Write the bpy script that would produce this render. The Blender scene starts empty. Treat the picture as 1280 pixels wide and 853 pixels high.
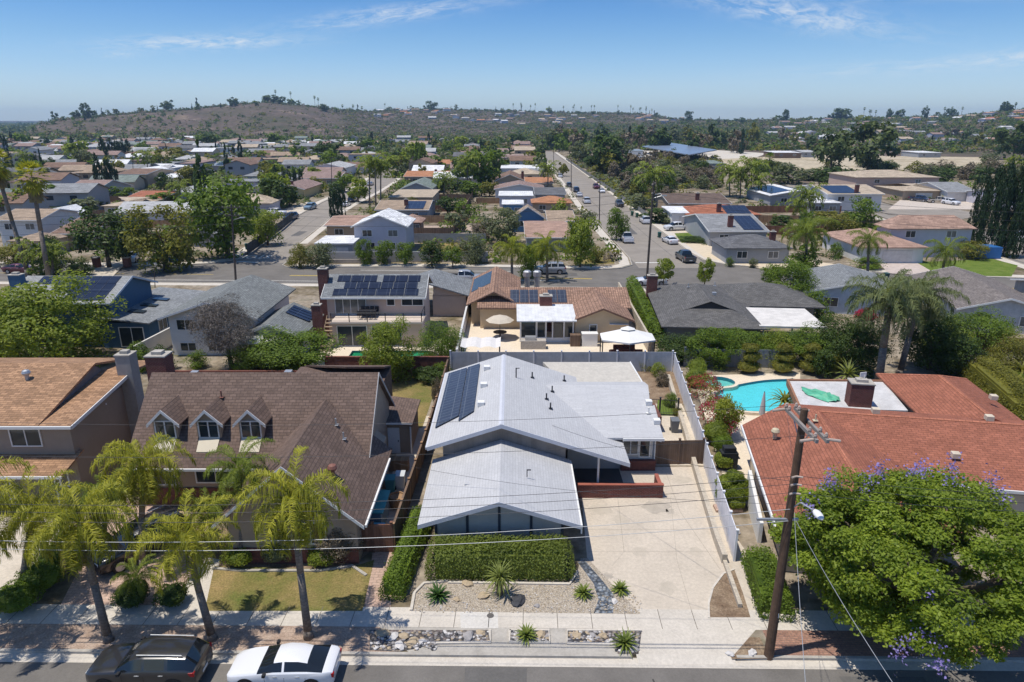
import bpy, bmesh, math, random
import numpy as np
from mathutils import Vector, Matrix
R=math.radians
C=bpy.context.scene.collection
scene=bpy.context.scene
PITCH=R(17.93);FOC=853.;CAMH=22.5
# ---- survey helpers: turn photo measurements into places on the ground plane / at a height / at a distance
def G(px,py,h=0.):
    u=(px-640)/FOC;v=(426.5-py)/FOC
    dy=math.cos(PITCH)+v*math.sin(PITCH);dz=-math.sin(PITCH)+v*math.cos(PITCH)
    t=(h-CAMH)/dz
    return Vector((u*t,dy*t,h))
def HT(px,py,yy):
    u=(px-640)/FOC;v=(426.5-py)/FOC
    dy=math.cos(PITCH)+v*math.sin(PITCH);dz=-math.sin(PITCH)+v*math.cos(PITCH)
    return CAMH+dz*yy/dy
def K(p):
    d=p[1]*math.cos(PITCH)-(p[2]-CAMH)*math.sin(PITCH)
    up=p[1]*math.sin(PITCH)+(p[2]-CAMH)*math.cos(PITCH)
    if d<.5: return (-9999,9999,d)
    return (640+FOC*p[0]/d,426.5-FOC*up/d,d)
def depth(p): return K(p)[2]
# ---- materials
MATS={}
def newmat(name):
    m=bpy.data.materials.new(name); m.use_nodes=True
    return m,m.node_tree.nodes,m.node_tree.links,m.node_tree.nodes['Principled BSDF']
def c4(c): return (c[0],c[1],c[2],1)
def mul(c,k): return tuple(min(1,x*k) for x in c)
def N(nodes,t,**kw):
    n=nodes.new(t)
    for k,v in kw.items():
        if k in n.inputs: n.inputs[k].default_value=v
        else: setattr(n,k,v)
    return n
def plain(name,col,rough=.7,metal=0,var=.18,scale=1.3,spec=.3,fine=0,coat=0):
    if name in MATS: return MATS[name]
    m,n,l,b=newmat(name)
    b.inputs['Roughness'].default_value=rough; b.inputs['Metallic'].default_value=metal
    b.inputs['Specular IOR Level'].default_value=spec
    if coat: b.inputs['Coat Weight'].default_value=coat
    if var:
        tc=N(n,'ShaderNodeTexCoord'); no=N(n,'ShaderNodeTexNoise',Scale=scale,Detail=5.,Roughness=.65)
        l.new(tc.outputs['Object'],no.inputs['Vector'])
        mr=N(n,'ShaderNodeMapRange'); mr.inputs[1].default_value=.3; mr.inputs[2].default_value=.7
        mr.inputs[3].default_value=1-var; mr.inputs[4].default_value=1+var
        l.new(no.outputs['Fac'],mr.inputs[0])
        last=mr.outputs[0]
        if fine:
            n2=N(n,'ShaderNodeTexNoise',Scale=fine,Detail=2.); l.new(tc.outputs['Object'],n2.inputs['Vector'])
            m2=N(n,'ShaderNodeMapRange'); m2.inputs[1].default_value=.3; m2.inputs[2].default_value=.7; m2.inputs[3].default_value=.92; m2.inputs[4].default_value=1.08
            l.new(n2.outputs['Fac'],m2.inputs[0])
            mm=N(n,'ShaderNodeMath',operation='MULTIPLY'); l.new(last,mm.inputs[0]); l.new(m2.outputs[0],mm.inputs[1]); last=mm.outputs[0]
        vm=N(n,'ShaderNodeVectorMath',operation='SCALE'); vm.inputs[0].default_value=col
        l.new(last,vm.inputs['Scale']); l.new(vm.outputs[0],b.inputs['Base Color'])
    else: b.inputs['Base Color'].default_value=c4(col)
    MATS[name]=m; return m
def brick(name,c1,c2,mortar,bw=.9,rh=.2,ms=.02,rough=.85,offset=.5,bump=.3,stain=.2,squash=1.,swap=False):
    if name in MATS: return MATS[name]
    m,n,l,b=newmat(name); b.inputs['Roughness'].default_value=rough; b.inputs['Specular IOR Level'].default_value=.2
    uv=N(n,'ShaderNodeUVMap'); br=N(n,'ShaderNodeTexBrick')
    vec=uv.outputs[0]
    if swap:
        mp=N(n,'ShaderNodeMapping'); mp.inputs['Rotation'].default_value=(0,0,R(90)); l.new(vec,mp.inputs[0]); vec=mp.outputs[0]
    l.new(vec,br.inputs['Vector'])
    br.offset=offset
    for k,v in (('Color1',c4(c1)),('Color2',c4(c2)),('Mortar',c4(mortar)),('Scale',1.),('Mortar Size',ms),('Mortar Smooth',.3),('Brick Width',bw),('Row Height',rh),('Bias',0.)): br.inputs[k].default_value=v
    tc=N(n,'ShaderNodeTexCoord'); no=N(n,'ShaderNodeTexNoise',Scale=.55,Detail=6.,Roughness=.7)
    l.new(tc.outputs['Object'],no.inputs['Vector'])
    mr=N(n,'ShaderNodeMapRange'); mr.inputs[1].default_value=.3; mr.inputs[2].default_value=.7; mr.inputs[3].default_value=1-stain; mr.inputs[4].default_value=1+stain
    l.new(no.outputs['Fac'],mr.inputs[0])
    n2=N(n,'ShaderNodeTexNoise',Scale=7.,Detail=3.); l.new(tc.outputs['Object'],n2.inputs['Vector'])
    m2=N(n,'ShaderNodeMapRange'); m2.inputs[1].default_value=.3; m2.inputs[2].default_value=.7; m2.inputs[3].default_value=1-stain*.9; m2.inputs[4].default_value=1+stain*.9
    l.new(n2.outputs['Fac'],m2.inputs[0])
    mm=N(n,'ShaderNodeMath',operation='MULTIPLY'); l.new(mr.outputs[0],mm.inputs[0]); l.new(m2.outputs[0],mm.inputs[1])
    vm=N(n,'ShaderNodeVectorMath',operation='SCALE'); l.new(br.outputs['Color'],vm.inputs[0]); l.new(mm.outputs[0],vm.inputs['Scale'])
    l.new(vm.outputs[0],b.inputs['Base Color'])
    if bump:
        bp=N(n,'ShaderNodeBump',Strength=bump,Distance=.02); bp.invert=True
        l.new(br.outputs['Fac'],bp.inputs['Height']); l.new(bp.outputs[0],b.inputs['Normal'])
    MATS[name]=m; return m
def shingle(name,col,spread=.22,bw=.42,rh=.2,**k):
    return brick(name,mul(col,1+spread),mul(col,1-spread),mul(col,.56),bw,rh,.019,stain=.16,bump=.25,**k)
def stripes(name,col,period=.15,dark=.55,axis=0,rough=.8,wave='BANDS',width=.12,var=.15,bump=.4,rnd=0.):
    # boards / siding / tile columns: a groove every `period` metres along u (axis 0) or v (axis 1)
    if name in MATS: return MATS[name]
    m,n,l,b=newmat(name); b.inputs['Roughness'].default_value=rough; b.inputs['Specular IOR Level'].default_value=.2
    uv=N(n,'ShaderNodeUVMap'); sp=N(n,'ShaderNodeSeparateXYZ'); l.new(uv.outputs[0],sp.inputs[0])
    dv=N(n,'ShaderNodeMath',operation='DIVIDE'); l.new(sp.outputs[axis],dv.inputs[0]); dv.inputs[1].default_value=period
    fr=N(n,'ShaderNodeMath',operation='FRACT'); l.new(dv.outputs[0],fr.inputs[0])
    fl=N(n,'ShaderNodeMath',operation='FLOOR'); l.new(dv.outputs[0],fl.inputs[0])
    rp=N(n,'ShaderNodeMapRange'); rp.inputs[1].default_value=0; rp.inputs[2].default_value=width; rp.inputs[3].default_value=dark; rp.inputs[4].default_value=1
    l.new(fr.outputs[0],rp.inputs[0])
    wn=N(n,'ShaderNodeTexWhiteNoise',noise_dimensions='1D'); l.new(fl.outputs[0],wn.inputs['W'])
    wr=N(n,'ShaderNodeMapRange'); wr.inputs[3].default_value=1-var; wr.inputs[4].default_value=1+var; l.new(wn.outputs['Value'],wr.inputs[0])
    tc=N(n,'ShaderNodeTexCoord'); no=N(n,'ShaderNodeTexNoise',Scale=1.1,Detail=5.,Roughness=.7); l.new(tc.outputs['Object'],no.inputs['Vector'])
    nr=N(n,'ShaderNodeMapRange'); nr.inputs[1].default_value=.3; nr.inputs[2].default_value=.7; nr.inputs[3].default_value=.85; nr.inputs[4].default_value=1.15; l.new(no.outputs['Fac'],nr.inputs[0])
    a=N(n,'ShaderNodeMath',operation='MULTIPLY'); l.new(rp.outputs[0],a.inputs[0]); l.new(wr.outputs[0],a.inputs[1])
    a2=N(n,'ShaderNodeMath',operation='MULTIPLY'); l.new(a.outputs[0],a2.inputs[0]); l.new(nr.outputs[0],a2.inputs[1])
    vm=N(n,'ShaderNodeVectorMath',operation='SCALE'); vm.inputs[0].default_value=col; l.new(a2.outputs[0],vm.inputs['Scale'])
    l.new(vm.outputs[0],b.inputs['Base Color'])
    if bump:
        bp=N(n,'ShaderNodeBump',Strength=bump,Distance=.03); l.new(rp.outputs[0],bp.inputs['Height']); l.new(bp.outputs[0],b.inputs['Normal'])
    MATS[name]=m; return m
def tileroof(name,col):
    return brick(name,mul(col,1.22),mul(col,.78),mul(col,.45),.26,.36,.035,stain=.2,bump=.6,offset=0.)
def leaf(name,c1,c2,transl=.35,rough=.55,clump=.9):
    # per-leaf random mix of two greens, plus broad tonal patches
    if name in MATS: return MATS[name]
    m,n,l,b=newmat(name); n.remove(b); out=n['Material Output']
    ge=N(n,'ShaderNodeNewGeometry'); mx=N(n,'ShaderNodeMix',data_type='RGBA')
    mx.inputs[6].default_value=c4(c1); mx.inputs[7].default_value=c4(c2)
    tc=N(n,'ShaderNodeTexCoord'); no=N(n,'ShaderNodeTexNoise',Scale=clump,Detail=2.); l.new(tc.outputs['Object'],no.inputs['Vector'])
    ad=N(n,'ShaderNodeMath',operation='MULTIPLY_ADD'); l.new(no.outputs['Fac'],ad.inputs[0]); ad.inputs[1].default_value=1.4; ad.inputs[2].default_value=-.45
    a2=N(n,'ShaderNodeMath',operation='MULTIPLY_ADD'); l.new(ge.outputs['Random Per Island'],a2.inputs[0]); a2.inputs[1].default_value=.6; l.new(ad.outputs[0],a2.inputs[2]); a2.use_clamp=True
    l.new(a2.outputs[0],mx.inputs[0])
    d=N(n,'ShaderNodeBsdfPrincipled',Roughness=rough); d.inputs['Specular IOR Level'].default_value=.25
    t=N(n,'ShaderNodeBsdfTranslucent'); ms=N(n,'ShaderNodeMixShader'); ms.inputs[0].default_value=transl
    l.new(mx.outputs[2],d.inputs['Base Color'])
    vm=N(n,'ShaderNodeVectorMath',operation='MULTIPLY'); l.new(mx.outputs[2],vm.inputs[0]); vm.inputs[1].default_value=(1.5,1.5,.7); l.new(vm.outputs[0],t.inputs['Color'])
    l.new(d.outputs[0],ms.inputs[1]); l.new(t.outputs[0],ms.inputs[2]); l.new(ms.outputs[0],out.inputs['Surface'])
    MATS[name]=m; return m
# ---- object helpers
ORG={}
def tag(o,label,cat,group=None):
    o['label']=label; o['category']=cat
    if group: o['group']=group
    return o
def thing(name,label,cat,loc=(0,0,0),rotz=0,group=None,local=False):
    o=bpy.data.objects.new(name,None); C.objects.link(o); o.location=loc; o.rotation_euler=(0,0,rotz)
    o.empty_display_size=.2
    tag(o,label,cat,group)
    if not local: ORG[o.name]=Vector(loc)
    return o
def link(name,me,mat=None,parent=None,loc=None,rotz=0,kind=None):
    o=bpy.data.objects.new(name,me); C.objects.link(o)
    if mat:
        for m in (mat if isinstance(mat,(list,tuple)) else [mat]): me.materials.append(m)
    if parent:
        o.parent=parent
        if parent.name in ORG: ORG[o.name]=ORG[parent.name]
    if loc is not None: o.location=loc
    if rotz: o.rotation_euler=(0,0,rotz)
    if kind: o['kind']=kind
    return o
class MB:
    def __init__(s): s.v=[];s.f=[];s.m=[]
    def add(s,vs,fs,mi=0):
        o=len(s.v); s.v+= [tuple(v) for v in vs]; s.f+=[tuple(i+o for i in f) for f in fs]; s.m+=[mi]*len(fs); return s
    def box(s,cx,cy,z0,sx,sy,sz,rot=0,mi=0):
        c,sn=math.cos(rot),math.sin(rot); P=[]
        for z in (z0,z0+sz):
            for x,y in ((-1,-1),(1,-1),(1,1),(-1,1)):
                a,b=x*sx/2,y*sy/2; P.append((cx+a*c-b*sn,cy+a*sn+b*c,z))
        return s.add(P,[(3,2,1,0),(4,5,6,7),(0,1,5,4),(1,2,6,5),(2,3,7,6),(3,0,4,7)],mi)
    def prism(s,top,th,mi=0,dirv=(0,0,-1)):
        # top: list of 3-D points counter-clockwise seen from above; extruded along dirv by th
        n=len(top); d=Vector(dirv)*th
        b=[tuple(Vector(p)+d) for p in top]
        return s.add([tuple(p) for p in top]+b,[tuple(range(n)),tuple(range(2*n-1,n-1,-1))]+[(i,n+i,n+(i+1)%n,(i+1)%n) for i in range(n)],mi)
    def tube(s,p0,p1,r0,r1=None,n=8,mi=0,caps=True):
        r1=r0 if r1 is None else r1
        p0=Vector(p0);p1=Vector(p1);d=(p1-p0).normalized()
        a=d.orthogonal().normalized();b=d.cross(a);P=[]
        for p,r in((p0,r0),(p1,r1)):
            for i in range(n):
                t=2*math.pi*i/n; P.append(tuple(p+(a*math.cos(t)+b*math.sin(t))*r))
        F=[(i,(i+1)%n,n+(i+1)%n,n+i) for i in range(n)]
        if caps: F+=[tuple(range(n-1,-1,-1)),tuple(range(n,2*n))]
        return s.add(P,F,mi)
    def path(s,pts,rs,n=8,mi=0):
        for i in range(len(pts)-1): s.tube(pts[i],pts[i+1],rs[i],rs[i+1],n,mi,True)
        return s
    def lathe(s,cx,cy,prof,n=12,mi=0):
        P=[];F=[]
        for r,z in prof:
            for i in range(n):
                t=2*math.pi*i/n; P.append((cx+r*math.cos(t),cy+r*math.sin(t),z))
        for k in range(len(prof)-1):
            for i in range(n): F.append((k*n+i,k*n+(i+1)%n,(k+1)*n+(i+1)%n,(k+1)*n+i))
        F.append(tuple(range(n-1,-1,-1))); F.append(tuple(range((len(prof)-1)*n,len(prof)*n)))
        return s.add(P,F,mi)
    def blob(s,c,r,seed=0,rough=.15,mi=0,sub=2):
        bm=bmesh.new(); bmesh.ops.create_icosphere(bm,subdivisions=sub,radius=1); rn=random.Random(seed)
        P=[]
        for v in bm.verts:
            k=1+rn.uniform(-rough,rough); P.append((c[0]+v.co.x*r[0]*k,c[1]+v.co.y*r[1]*k,c[2]+v.co.z*r[2]*k))
        F=[tuple(v.index for v in f.verts) for f in bm.faces]; bm.free(); return s.add(P,F,mi)
    def mesh(s,name,org=None,uv=True,smooth=False):
        me=bpy.data.meshes.new(name)
        vs=s.v if org is None else [(a-org[0],b-org[1],c-org[2]) for a,b,c in s.v]
        me.from_pydata(vs,[],s.f)
        me.polygons.foreach_set('material_index',s.m)
        if smooth: me.polygons.foreach_set('use_smooth',[True]*len(s.f))
        if uv and len(s.f)<20000:
            ul=me.uv_layers.new(name='UVMap'); arr=np.zeros(len(me.loops)*2,dtype=np.float32); V=s.v
            for p in me.polygons:
                n=p.normal
                if abs(n.z)>.9995: t=Vector((1,0,0)); b=Vector((0,1,0))
                else:
                    t=Vector((-n.y,n.x,0)).normalized(); b=n.cross(t)
                for li,vi in zip(p.loop_indices,p.vertices):
                    q=V[vi]; arr[li*2]=q[0]*t.x+q[1]*t.y; arr[li*2+1]=q[0]*b.x+q[1]*b.y+q[2]*b.z
            ul.data.foreach_set('uv',arr)
        me.update(); return me
    def build(s,name,mat,parent=None,loc=None,rotz=0,kind=None,smooth=False,uv=True):
        org=ORG.get(parent.name) if parent else None
        if org is None and loc is not None and not rotz and parent is None: org=loc
        return link(name,s.mesh(name,org,uv,smooth),mat,parent,loc if parent is None else None,rotz,kind)
def children(o): return [c for c in bpy.data.objects if c.parent==o]
KIDS={}
def dup(root,loc,rotz=0,scale=None,label=None,cat=None,group=None,name=None):
    if root.name not in KIDS: KIDS[root.name]=[(c,list(c.children)) for c in root.children]
    r=root.copy(); C.objects.link(r); r.location=loc; r.rotation_euler=(0,0,rotz)
    if name: r.name=name
    if scale is not None: r.scale=scale
    if label: r['label']=label
    if cat: r['category']=cat
    if group: r['group']=group
    for c,gs in KIDS[root.name]:
        k=c.copy(); C.objects.link(k); k.parent=r
        for g in gs:
            q=g.copy(); C.objects.link(q); q.parent=k
    return r
def sheet(name,pts,z,mat,kind='structure'):
    b=MB(); b.add([(p[0],p[1],z) for p in pts],[tuple(range(len(pts)))])
    me=b.mesh(name)
    if me.polygons[0].normal.z<0: me.flip_normals()
    return link(name,me,mat,kind=kind)
def strip(name,pts,w,z,mat,kind='structure',th=0):
    # ribbon along a polyline: centred, width w
    P=[Vector((p[0],p[1])) for p in pts]; L=[];Rr=[]
    for i,p in enumerate(P):
        d=((P[min(i+1,len(P)-1)]-P[max(i-1,0)])).normalized(); n=Vector((-d.y,d.x))
        L.append(p+n*w/2); Rr.append(p-n*w/2)
    b=MB()
    for i in range(len(P)-1):
        q=[(*L[i+1],z),(*L[i],z),(*Rr[i],z),(*Rr[i+1],z)]
        if th: b.prism(q,th)
        else: b.add(q,[(0,1,2,3)])
    return b.build(name,mat,kind=kind)
# ---- foliage clouds
def quads_mesh(name,ctr,t1,t2):
    n=len(ctr); V=np.empty((n,4,3),np.float32)
    V[:,0]=ctr-t1-t2*.35; V[:,1]=ctr+t1*.1-t2; V[:,2]=ctr+t1+t2*.35; V[:,3]=ctr-t1*.1+t2
    return V
def mesh_from_quads(name,V):
    n=len(V); me=bpy.data.meshes.new(name); me.vertices.add(n*4); me.loops.add(n*4); me.polygons.add(n)
    me.vertices.foreach_set('co',V.reshape(-1).astype(np.float32)); me.loops.foreach_set('vertex_index',np.arange(n*4,dtype=np.int32))
    me.polygons.foreach_set('loop_start',np.arange(0,n*4,4,dtype=np.int32))
    me.update(calc_edges=True); me.validate(); return me
def unit(a): return a/np.maximum(np.linalg.norm(a,axis=-1,keepdims=True),1e-6)
def leaf_quads(rng,ctr,nrm,size,aspect=.6,jit=.8):
    n=len(ctr); nn=unit(nrm+rng.normal(0,jit,(n,3))); a=unit(np.cross(nn,rng.normal(0,1,(n,3)))); b=np.cross(nn,a)
    s=size*rng.uniform(.6,1.3,(n,1)); return quads_mesh('q',ctr,a*s*.5,b*s*.5*aspect)
def clumps(rng,k,shape='round'):
    # centres on a unit crown: x,y in -.5...5 ; z in 0..1
    d=unit(rng.normal(0,1,(k,3)))
    r=rng.uniform(.55,1,(k,1))**.6
    p=d*r
    az=np.arctan2(p[:,1],p[:,0]); ph=rng.uniform(0,6.28,3); lob=1+(0 if shape=='ball' else 1)*(.20*np.sin(2*az+ph[0])+.16*np.sin(3*az+ph[1])+.14*np.sin(4*p[:,2]+ph[2])); p=p*np.clip(lob,.6,1.3)[:,None]
    if shape=='round': z=.5+p[:,2]*.42
    elif shape=='flat': z=.62+p[:,2]*.26
    elif shape=='col': z=rng.uniform(0.03,.97,k)
    elif shape=='cone': z=rng.uniform(.02,.98,k)**1.25
    else: z=.5+p[:,2]*.45
    xy=p[:,:2]*.40
    if shape=='cone':
        a=rng.uniform(0,6.283,k); rr=(1-z)**.8*.42*rng.uniform(.5,1,k); xy=np.stack([np.cos(a)*rr,np.sin(a)*rr],1)
    if shape=='col':
        a=rng.uniform(0,6.283,k); rr=.40*np.minimum(1,(1-z)*4.5)*np.minimum(1,.55+z*3)*rng.uniform(.6,1,k); xy=np.stack([np.cos(a)*rr,np.sin(a)*rr],1)
    return np.concatenate([xy,z[:,None]],1)
def crown_quads(seed,k,m,size,shape='round',z0=.25,cr=.17,up=.5,aspect=.6,jit=.7):
    """k leaf clumps of m leaves each; the crown fills z0..1 of a unit-high, unit-wide tree"""
    rng=np.random.default_rng(seed); c=clumps(rng,k,shape)
    crs=cr*rng.uniform(.6,1.35,k)
    if shape=='cone': crs*=np.clip(1.25-c[:,2],.35,1)
    if shape=='col': crs*=.75
    d=unit(rng.normal(0,1,(k,m,3))+np.array([0,0,.25])); r=rng.uniform(.35,1,(k,m,1))**.5
    off=d*r*crs[:,None,None]; 
    pos=c[:,None,:]+off*np.array([1,1,.8 if shape!='col' else 1.0])
    axis=np.array([0,0,.5]); out=unit(c-axis)
    nr=d*.8+out[:,None,:]*.5+np.array([0,0,up])
    pos=pos.reshape(-1,3); nr=nr.reshape(-1,3)
    pos[:,2]=z0+pos[:,2]*(1-z0)
    return leaf_quads(rng,pos,nr,size,aspect,jit)
def trunk_mb(seed,h=.6,r=.03,limbs=5,spread=.3,top=.75):
    rn=random.Random(seed); b=MB(); lean=(rn.uniform(-.03,.03),rn.uniform(-.03,.03))
    p=[(0,0,-.01),(lean[0]*.5,lean[1]*.5,h*.5),(lean[0],lean[1],h)]
    b.path(p,[r*1.25,r*.95,r*.7],7)
    for i in range(limbs):
        a=i*6.283/limbs+rn.uniform(-.5,.5); z=h*rn.uniform(.55,1); q=(lean[0]*z/h,lean[1]*z/h,z)
        e=(q[0]+math.cos(a)*spread*rn.uniform(.6,1),q[1]+math.sin(a)*spread*rn.uniform(.6,1),min(.95,z+top*rn.uniform(.25,.5)*.8))
        mid=tuple((q[k]*.55+e[k]*.45) for k in range(2))+((q[2]*.45+e[2]*.55),)
        b.path([q,mid,e],[r*.5,r*.33,r*.12],5)
    return b
BARK=plain('bark',(.13,.10,.075),.9,var=.3,scale=6)
PALMBARK=stripes('palm_bark',(.20,.17,.145),.16,.6,1,.9,width=.3,var=.2)
LM={}
def greens():
    L=LM
    L['green']=leaf('foliage_green',(.050,.085,.010),(.19,.27,.03))
    L['bright']=leaf('foliage_bright',(.085,.125,.012),(.31,.36,.05),.4)
    L['dark']=leaf('foliage_dark',(0.022,0.047,0.011),(0.095,0.140,0.025),.25)
    L['olive']=leaf('foliage_olive',(.085,.095,.014),(.27,.255,.045))
    L['grey']=leaf('foliage_grey_green',(0.084,0.101,0.050),(0.202,0.227,0.115))
    L['brown']=leaf('foliage_brown',(0.105,0.085,0.057),(0.229,0.185,0.127),.2)
    L['twig']=leaf('bare_twigs',(.10,.085,.075),(.22,.19,.17),.1)
    L['yellow']=leaf('foliage_yellow_green',(0.130,0.156,0.015),(0.351,0.377,0.050),.4)
    L['palm']=leaf('palm_green',(.07,.105,.012),(.26,.31,.05),.33,clump=.5)
    L['palmy']=leaf('palm_yellow_green',(.095,.115,.010),(.46,.44,.05),.33,clump=.7)
    L['cyp']=leaf('cypress_green',(0.013,0.029,0.012),(0.042,0.075,0.026),.15)
    L['pine']=leaf('pine_green',(0.031,0.055,0.018),(0.129,0.164,0.045),.2)
    L['red']=leaf('bougainvillea_red',(.20,.012,.035),(.42,.03,.06),.3)
    L['purple']=leaf('jacaranda_purple',(.17,.13,.42),(.36,.30,.66),.3)
    L['straw']=leaf('dead_frond_straw',(.20,.15,.07),(.33,.26,.13),.3)
    L['yucca']=leaf('yucca_green',(.12,.16,.035),(.30,.33,.10),.3)
    L['palmg']=leaf('palm_grey_green',(.055,.08,.028),(.22,.25,.10),.25,clump=.6)
    L['hedge']=leaf('clipped_hedge_leaf',(.085,.115,.018),(.22,.265,.05),.35,clump=.8)
    L['agave']=leaf('cycad_green',(0.028,0.070,0.018),(0.084,0.154,0.036),.2)
    L['aloe']=leaf('aloe_green',(.10,.15,.03),(.25,.29,.06),.25)
greens()
PROTO={}
def tree_proto(kind,matk,var=0,lod=1,single=False):
    key=(kind,matk,var,lod,single)
    if key in PROTO: return PROTO[key]
    seed=hash((kind,var,lod))%9999 if False else (sum(ord(c) for c in kind)*7+var*131+lod*17)%9999
    F={'broad':dict(shape='round',z0=.03,cr=.17),'flat':dict(shape='flat',z0=.25,cr=.2),'ball':dict(shape='ball',z0=.22,cr=.15),'low':dict(shape='round',z0=-.1,cr=.2),'tall':dict(shape='round',z0=.15,cr=.17),
       'cone':dict(shape='cone',z0=.05,cr=.15,up=.2),'cypress':dict(shape='col',z0=.01,cr=.18,up=.3),
       'pine':dict(shape='round',z0=.10,cr=.16,up=.9),'bushy':dict(shape='round',z0=-.12,cr=.2),'bare':dict(shape='round',z0=.2,cr=.18,aspect=.12,jit=1.6)}[kind]
    k,m,s={0:(64,235,.030),1:(42,90,.058),2:(26,34,.12),3:(16,20,.2)}[lod]
    if kind=='bare': m=int(m*1.6); s*=1.3
    if kind=='cypress': k=int(k*1.5); s*=.9
    V=crown_quads(seed,k,m,s,**F)
    cm=mesh_from_quads('crown',V)
    tm=trunk_mb(seed,.42 if kind not in('cone','cypress') else .3,.03 if kind!='cypress' else .02,5 if kind not in('cone','cypress') else 0)
    if single:
        b=trunk_mb(seed,.42,.03,0 if lod>1 else 4).mesh('t',uv=False)
        # join crown and trunk into one mesh with two materials
        bm=bmesh.new(); bm.from_mesh(cm); nf=len(bm.faces); bm.from_mesh(b); bm.faces.ensure_lookup_table()
        for i in range(nf,len(bm.faces)): bm.faces[i].material_index=1
        me=bpy.data.meshes.new('tree'); bm.to_mesh(me); bm.free(); me.materials.append(LM[matk]); me.materials.append(BARK)
        PROTO[key]=me; return me
    cm.materials.append(LM[matk]); tme=tm.mesh('trunk',uv=False,smooth=True); tme.materials.append(BARK)
    PROTO[key]=(tme,cm); return PROTO[key]
NV=[0]
PEND=[]      # things whose label is finished once every neighbour stands
LAND=[]      # landmarks: (phrase, position)
def tree(loc,h,w,kind='broad',matk='green',desc=None,label=None,lod=1,group=None,name=None,cat='tree',var=None,wy=None):
    NV[0]+=1; v=(NV[0]*7)%5 if var is None else var
    nm=name or {'cypress':'cypress','cone':'conifer','pine':'pine_tree','bare':'bare_tree','bushy':'shrub'}.get(kind,'broadleaf_tree')
    if kind=='bushy' and cat=='tree': cat='shrub'
    rz=(NV[0]*2.399)%6.283; sc=(w,wy or w,h)
    if lod>=3 or kind=='bushy':
        o=bpy.data.objects.new(nm,tree_proto(kind,matk,v,lod,True)); C.objects.link(o); o.location=loc; o.rotation_euler=(0,0,rz); o.scale=sc
    else:
        t,c=tree_proto(kind,matk,v,lod)
        o=bpy.data.objects.new(nm,None); C.objects.link(o); o.location=loc; o.rotation_euler=(0,0,rz); o.scale=sc
        for n_,me in(('trunk',t),('crown',c)):
            q=bpy.data.objects.new(n_,me); C.objects.link(q); q.parent=o
    o['category']=cat
    if group: o['group']=group
    if label: o['label']=label
    else: PEND.append((o,desc or 'green tree',Vector(loc)))
    return o
def ptree(px,pb,pt,wpx,kind='broad',matk='green',desc=None,label=None,lod=1,**k):
    p=G(px,pb); h=max(1.,HT(px,pt,p.y)); w=wpx/FOC*depth((p.x,p.y,h*.6)); 
    return tree(p,h,w,kind,matk,desc,label,lod,**k)
# ---- palms
def frond_quads(rng,base,az,length,rise,droop,leaf_l,npair,width=.05,hang=.5):
    """one feather frond: arching rachis with drooping leaflets; returns quads"""
    d=np.array([math.cos(az),math.sin(az),0]); up=np.array([0,0,1.]); side=np.cross(up,d); Q=[]
    seg=10; pts=[np.array(base,float)]; ang=rise
    for i in range(seg):
        pts.append(pts[-1]+(d*math.cos(ang)+up*math.sin(ang))*length/seg); ang-=droop/seg*(0.5+i/seg)
    pts=np.array(pts)
    for i in range(seg):
        w=.028*(1-i/seg)+.006
        Q.append([pts[i]-side*w,pts[i]+side*w,pts[i+1]+side*w*.85,pts[i+1]-side*w*.85])
    for j in range(npair):
        t=.12+.88*j/npair; f=t*seg; i=min(int(f),seg-1); p=pts[i]+(pts[i+1]-pts[i])*(f-i); tg=unit(pts[i+1]-pts[i])
        ll=leaf_l*(.55+.45*math.sin(math.pi*min(1,t*1.05)))*rng.uniform(.8,1.15)
        for s in(-1,1):
            dd=unit(side*s*rng.uniform(.45,.95)+tg*.5+up*rng.uniform(-.35,.75)); mid=p+dd*ll*.45; tip=mid+unit(dd*.45-up*hang*rng.uniform(.6,1.3)+tg*.15)*ll*.6
            wv=unit(np.cross(dd,up+rng.normal(0,.3,3)))*width*.5
            Q.append([p-wv,p+wv,mid+wv*.9,mid-wv*.9]); Q.append([mid-wv*.9,mid+wv*.9,tip+wv*.15,tip-wv*.15])
    return Q
def feather_crown(seed,n,length,leaf_l=.5,npair=34,droop=1.9,width=.05,hang=.6,low=-.5):
    rng=np.random.default_rng(seed); Q=[]
    for i in range(n):
        f=i/n; rise=1.35-(1.35-low)*f+rng.uniform(-.12,.12); az=i*2.39996+rng.uniform(-.2,.2)
        Q+=frond_quads(rng,(math.cos(az)*.08,math.sin(az)*.08,.1*(1-f)),az,length*rng.uniform(.85,1.1)*(0.8+.2*math.cos(f*2)),rise,droop*rng.uniform(.8,1.15),leaf_l,npair,width,hang)
    return mesh_from_quads('crown',np.array(Q,np.float32))
def fan_crown(seed,n,rad,low=-1.2):
    rng=np.random.default_rng(seed); Q=[]
    for i in range(n):
        f=i/n; el=1.4-(1.4-low)*f; az=i*2.4; d=np.array([math.cos(az)*math.cos(el),math.sin(az)*math.cos(el),math.sin(el)]); side=np.array([-math.sin(az),math.cos(az),0]); up=np.cross(d,side)
        b=np.zeros(3)+np.array([0,0,.1*rad*(1-f)]); p=b+d*rad*.5
        Q.append([b-side*.02*rad,b+side*.02*rad,p+side*.02*rad,p-side*.02*rad])
        for k in range(-4,5):
            a=k*.27; e=p+(d*math.cos(a)+side*math.sin(a))*rad*.5*rng.uniform(.85,1.1)-np.array([0,0,.16*rad*rng.uniform(.4,1.3)]); wv=side*.05*rad*math.cos(a)+d*.05*rad*-math.sin(a)
            m=(p+e)/2; Q.append([p-wv*.3,p+wv*.3,m+wv,m-wv]); Q.append([m-wv,m+wv,e+wv*.1,e-wv*.1])
    return mesh_from_quads('crown',np.array(Q,np.float32))
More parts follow.
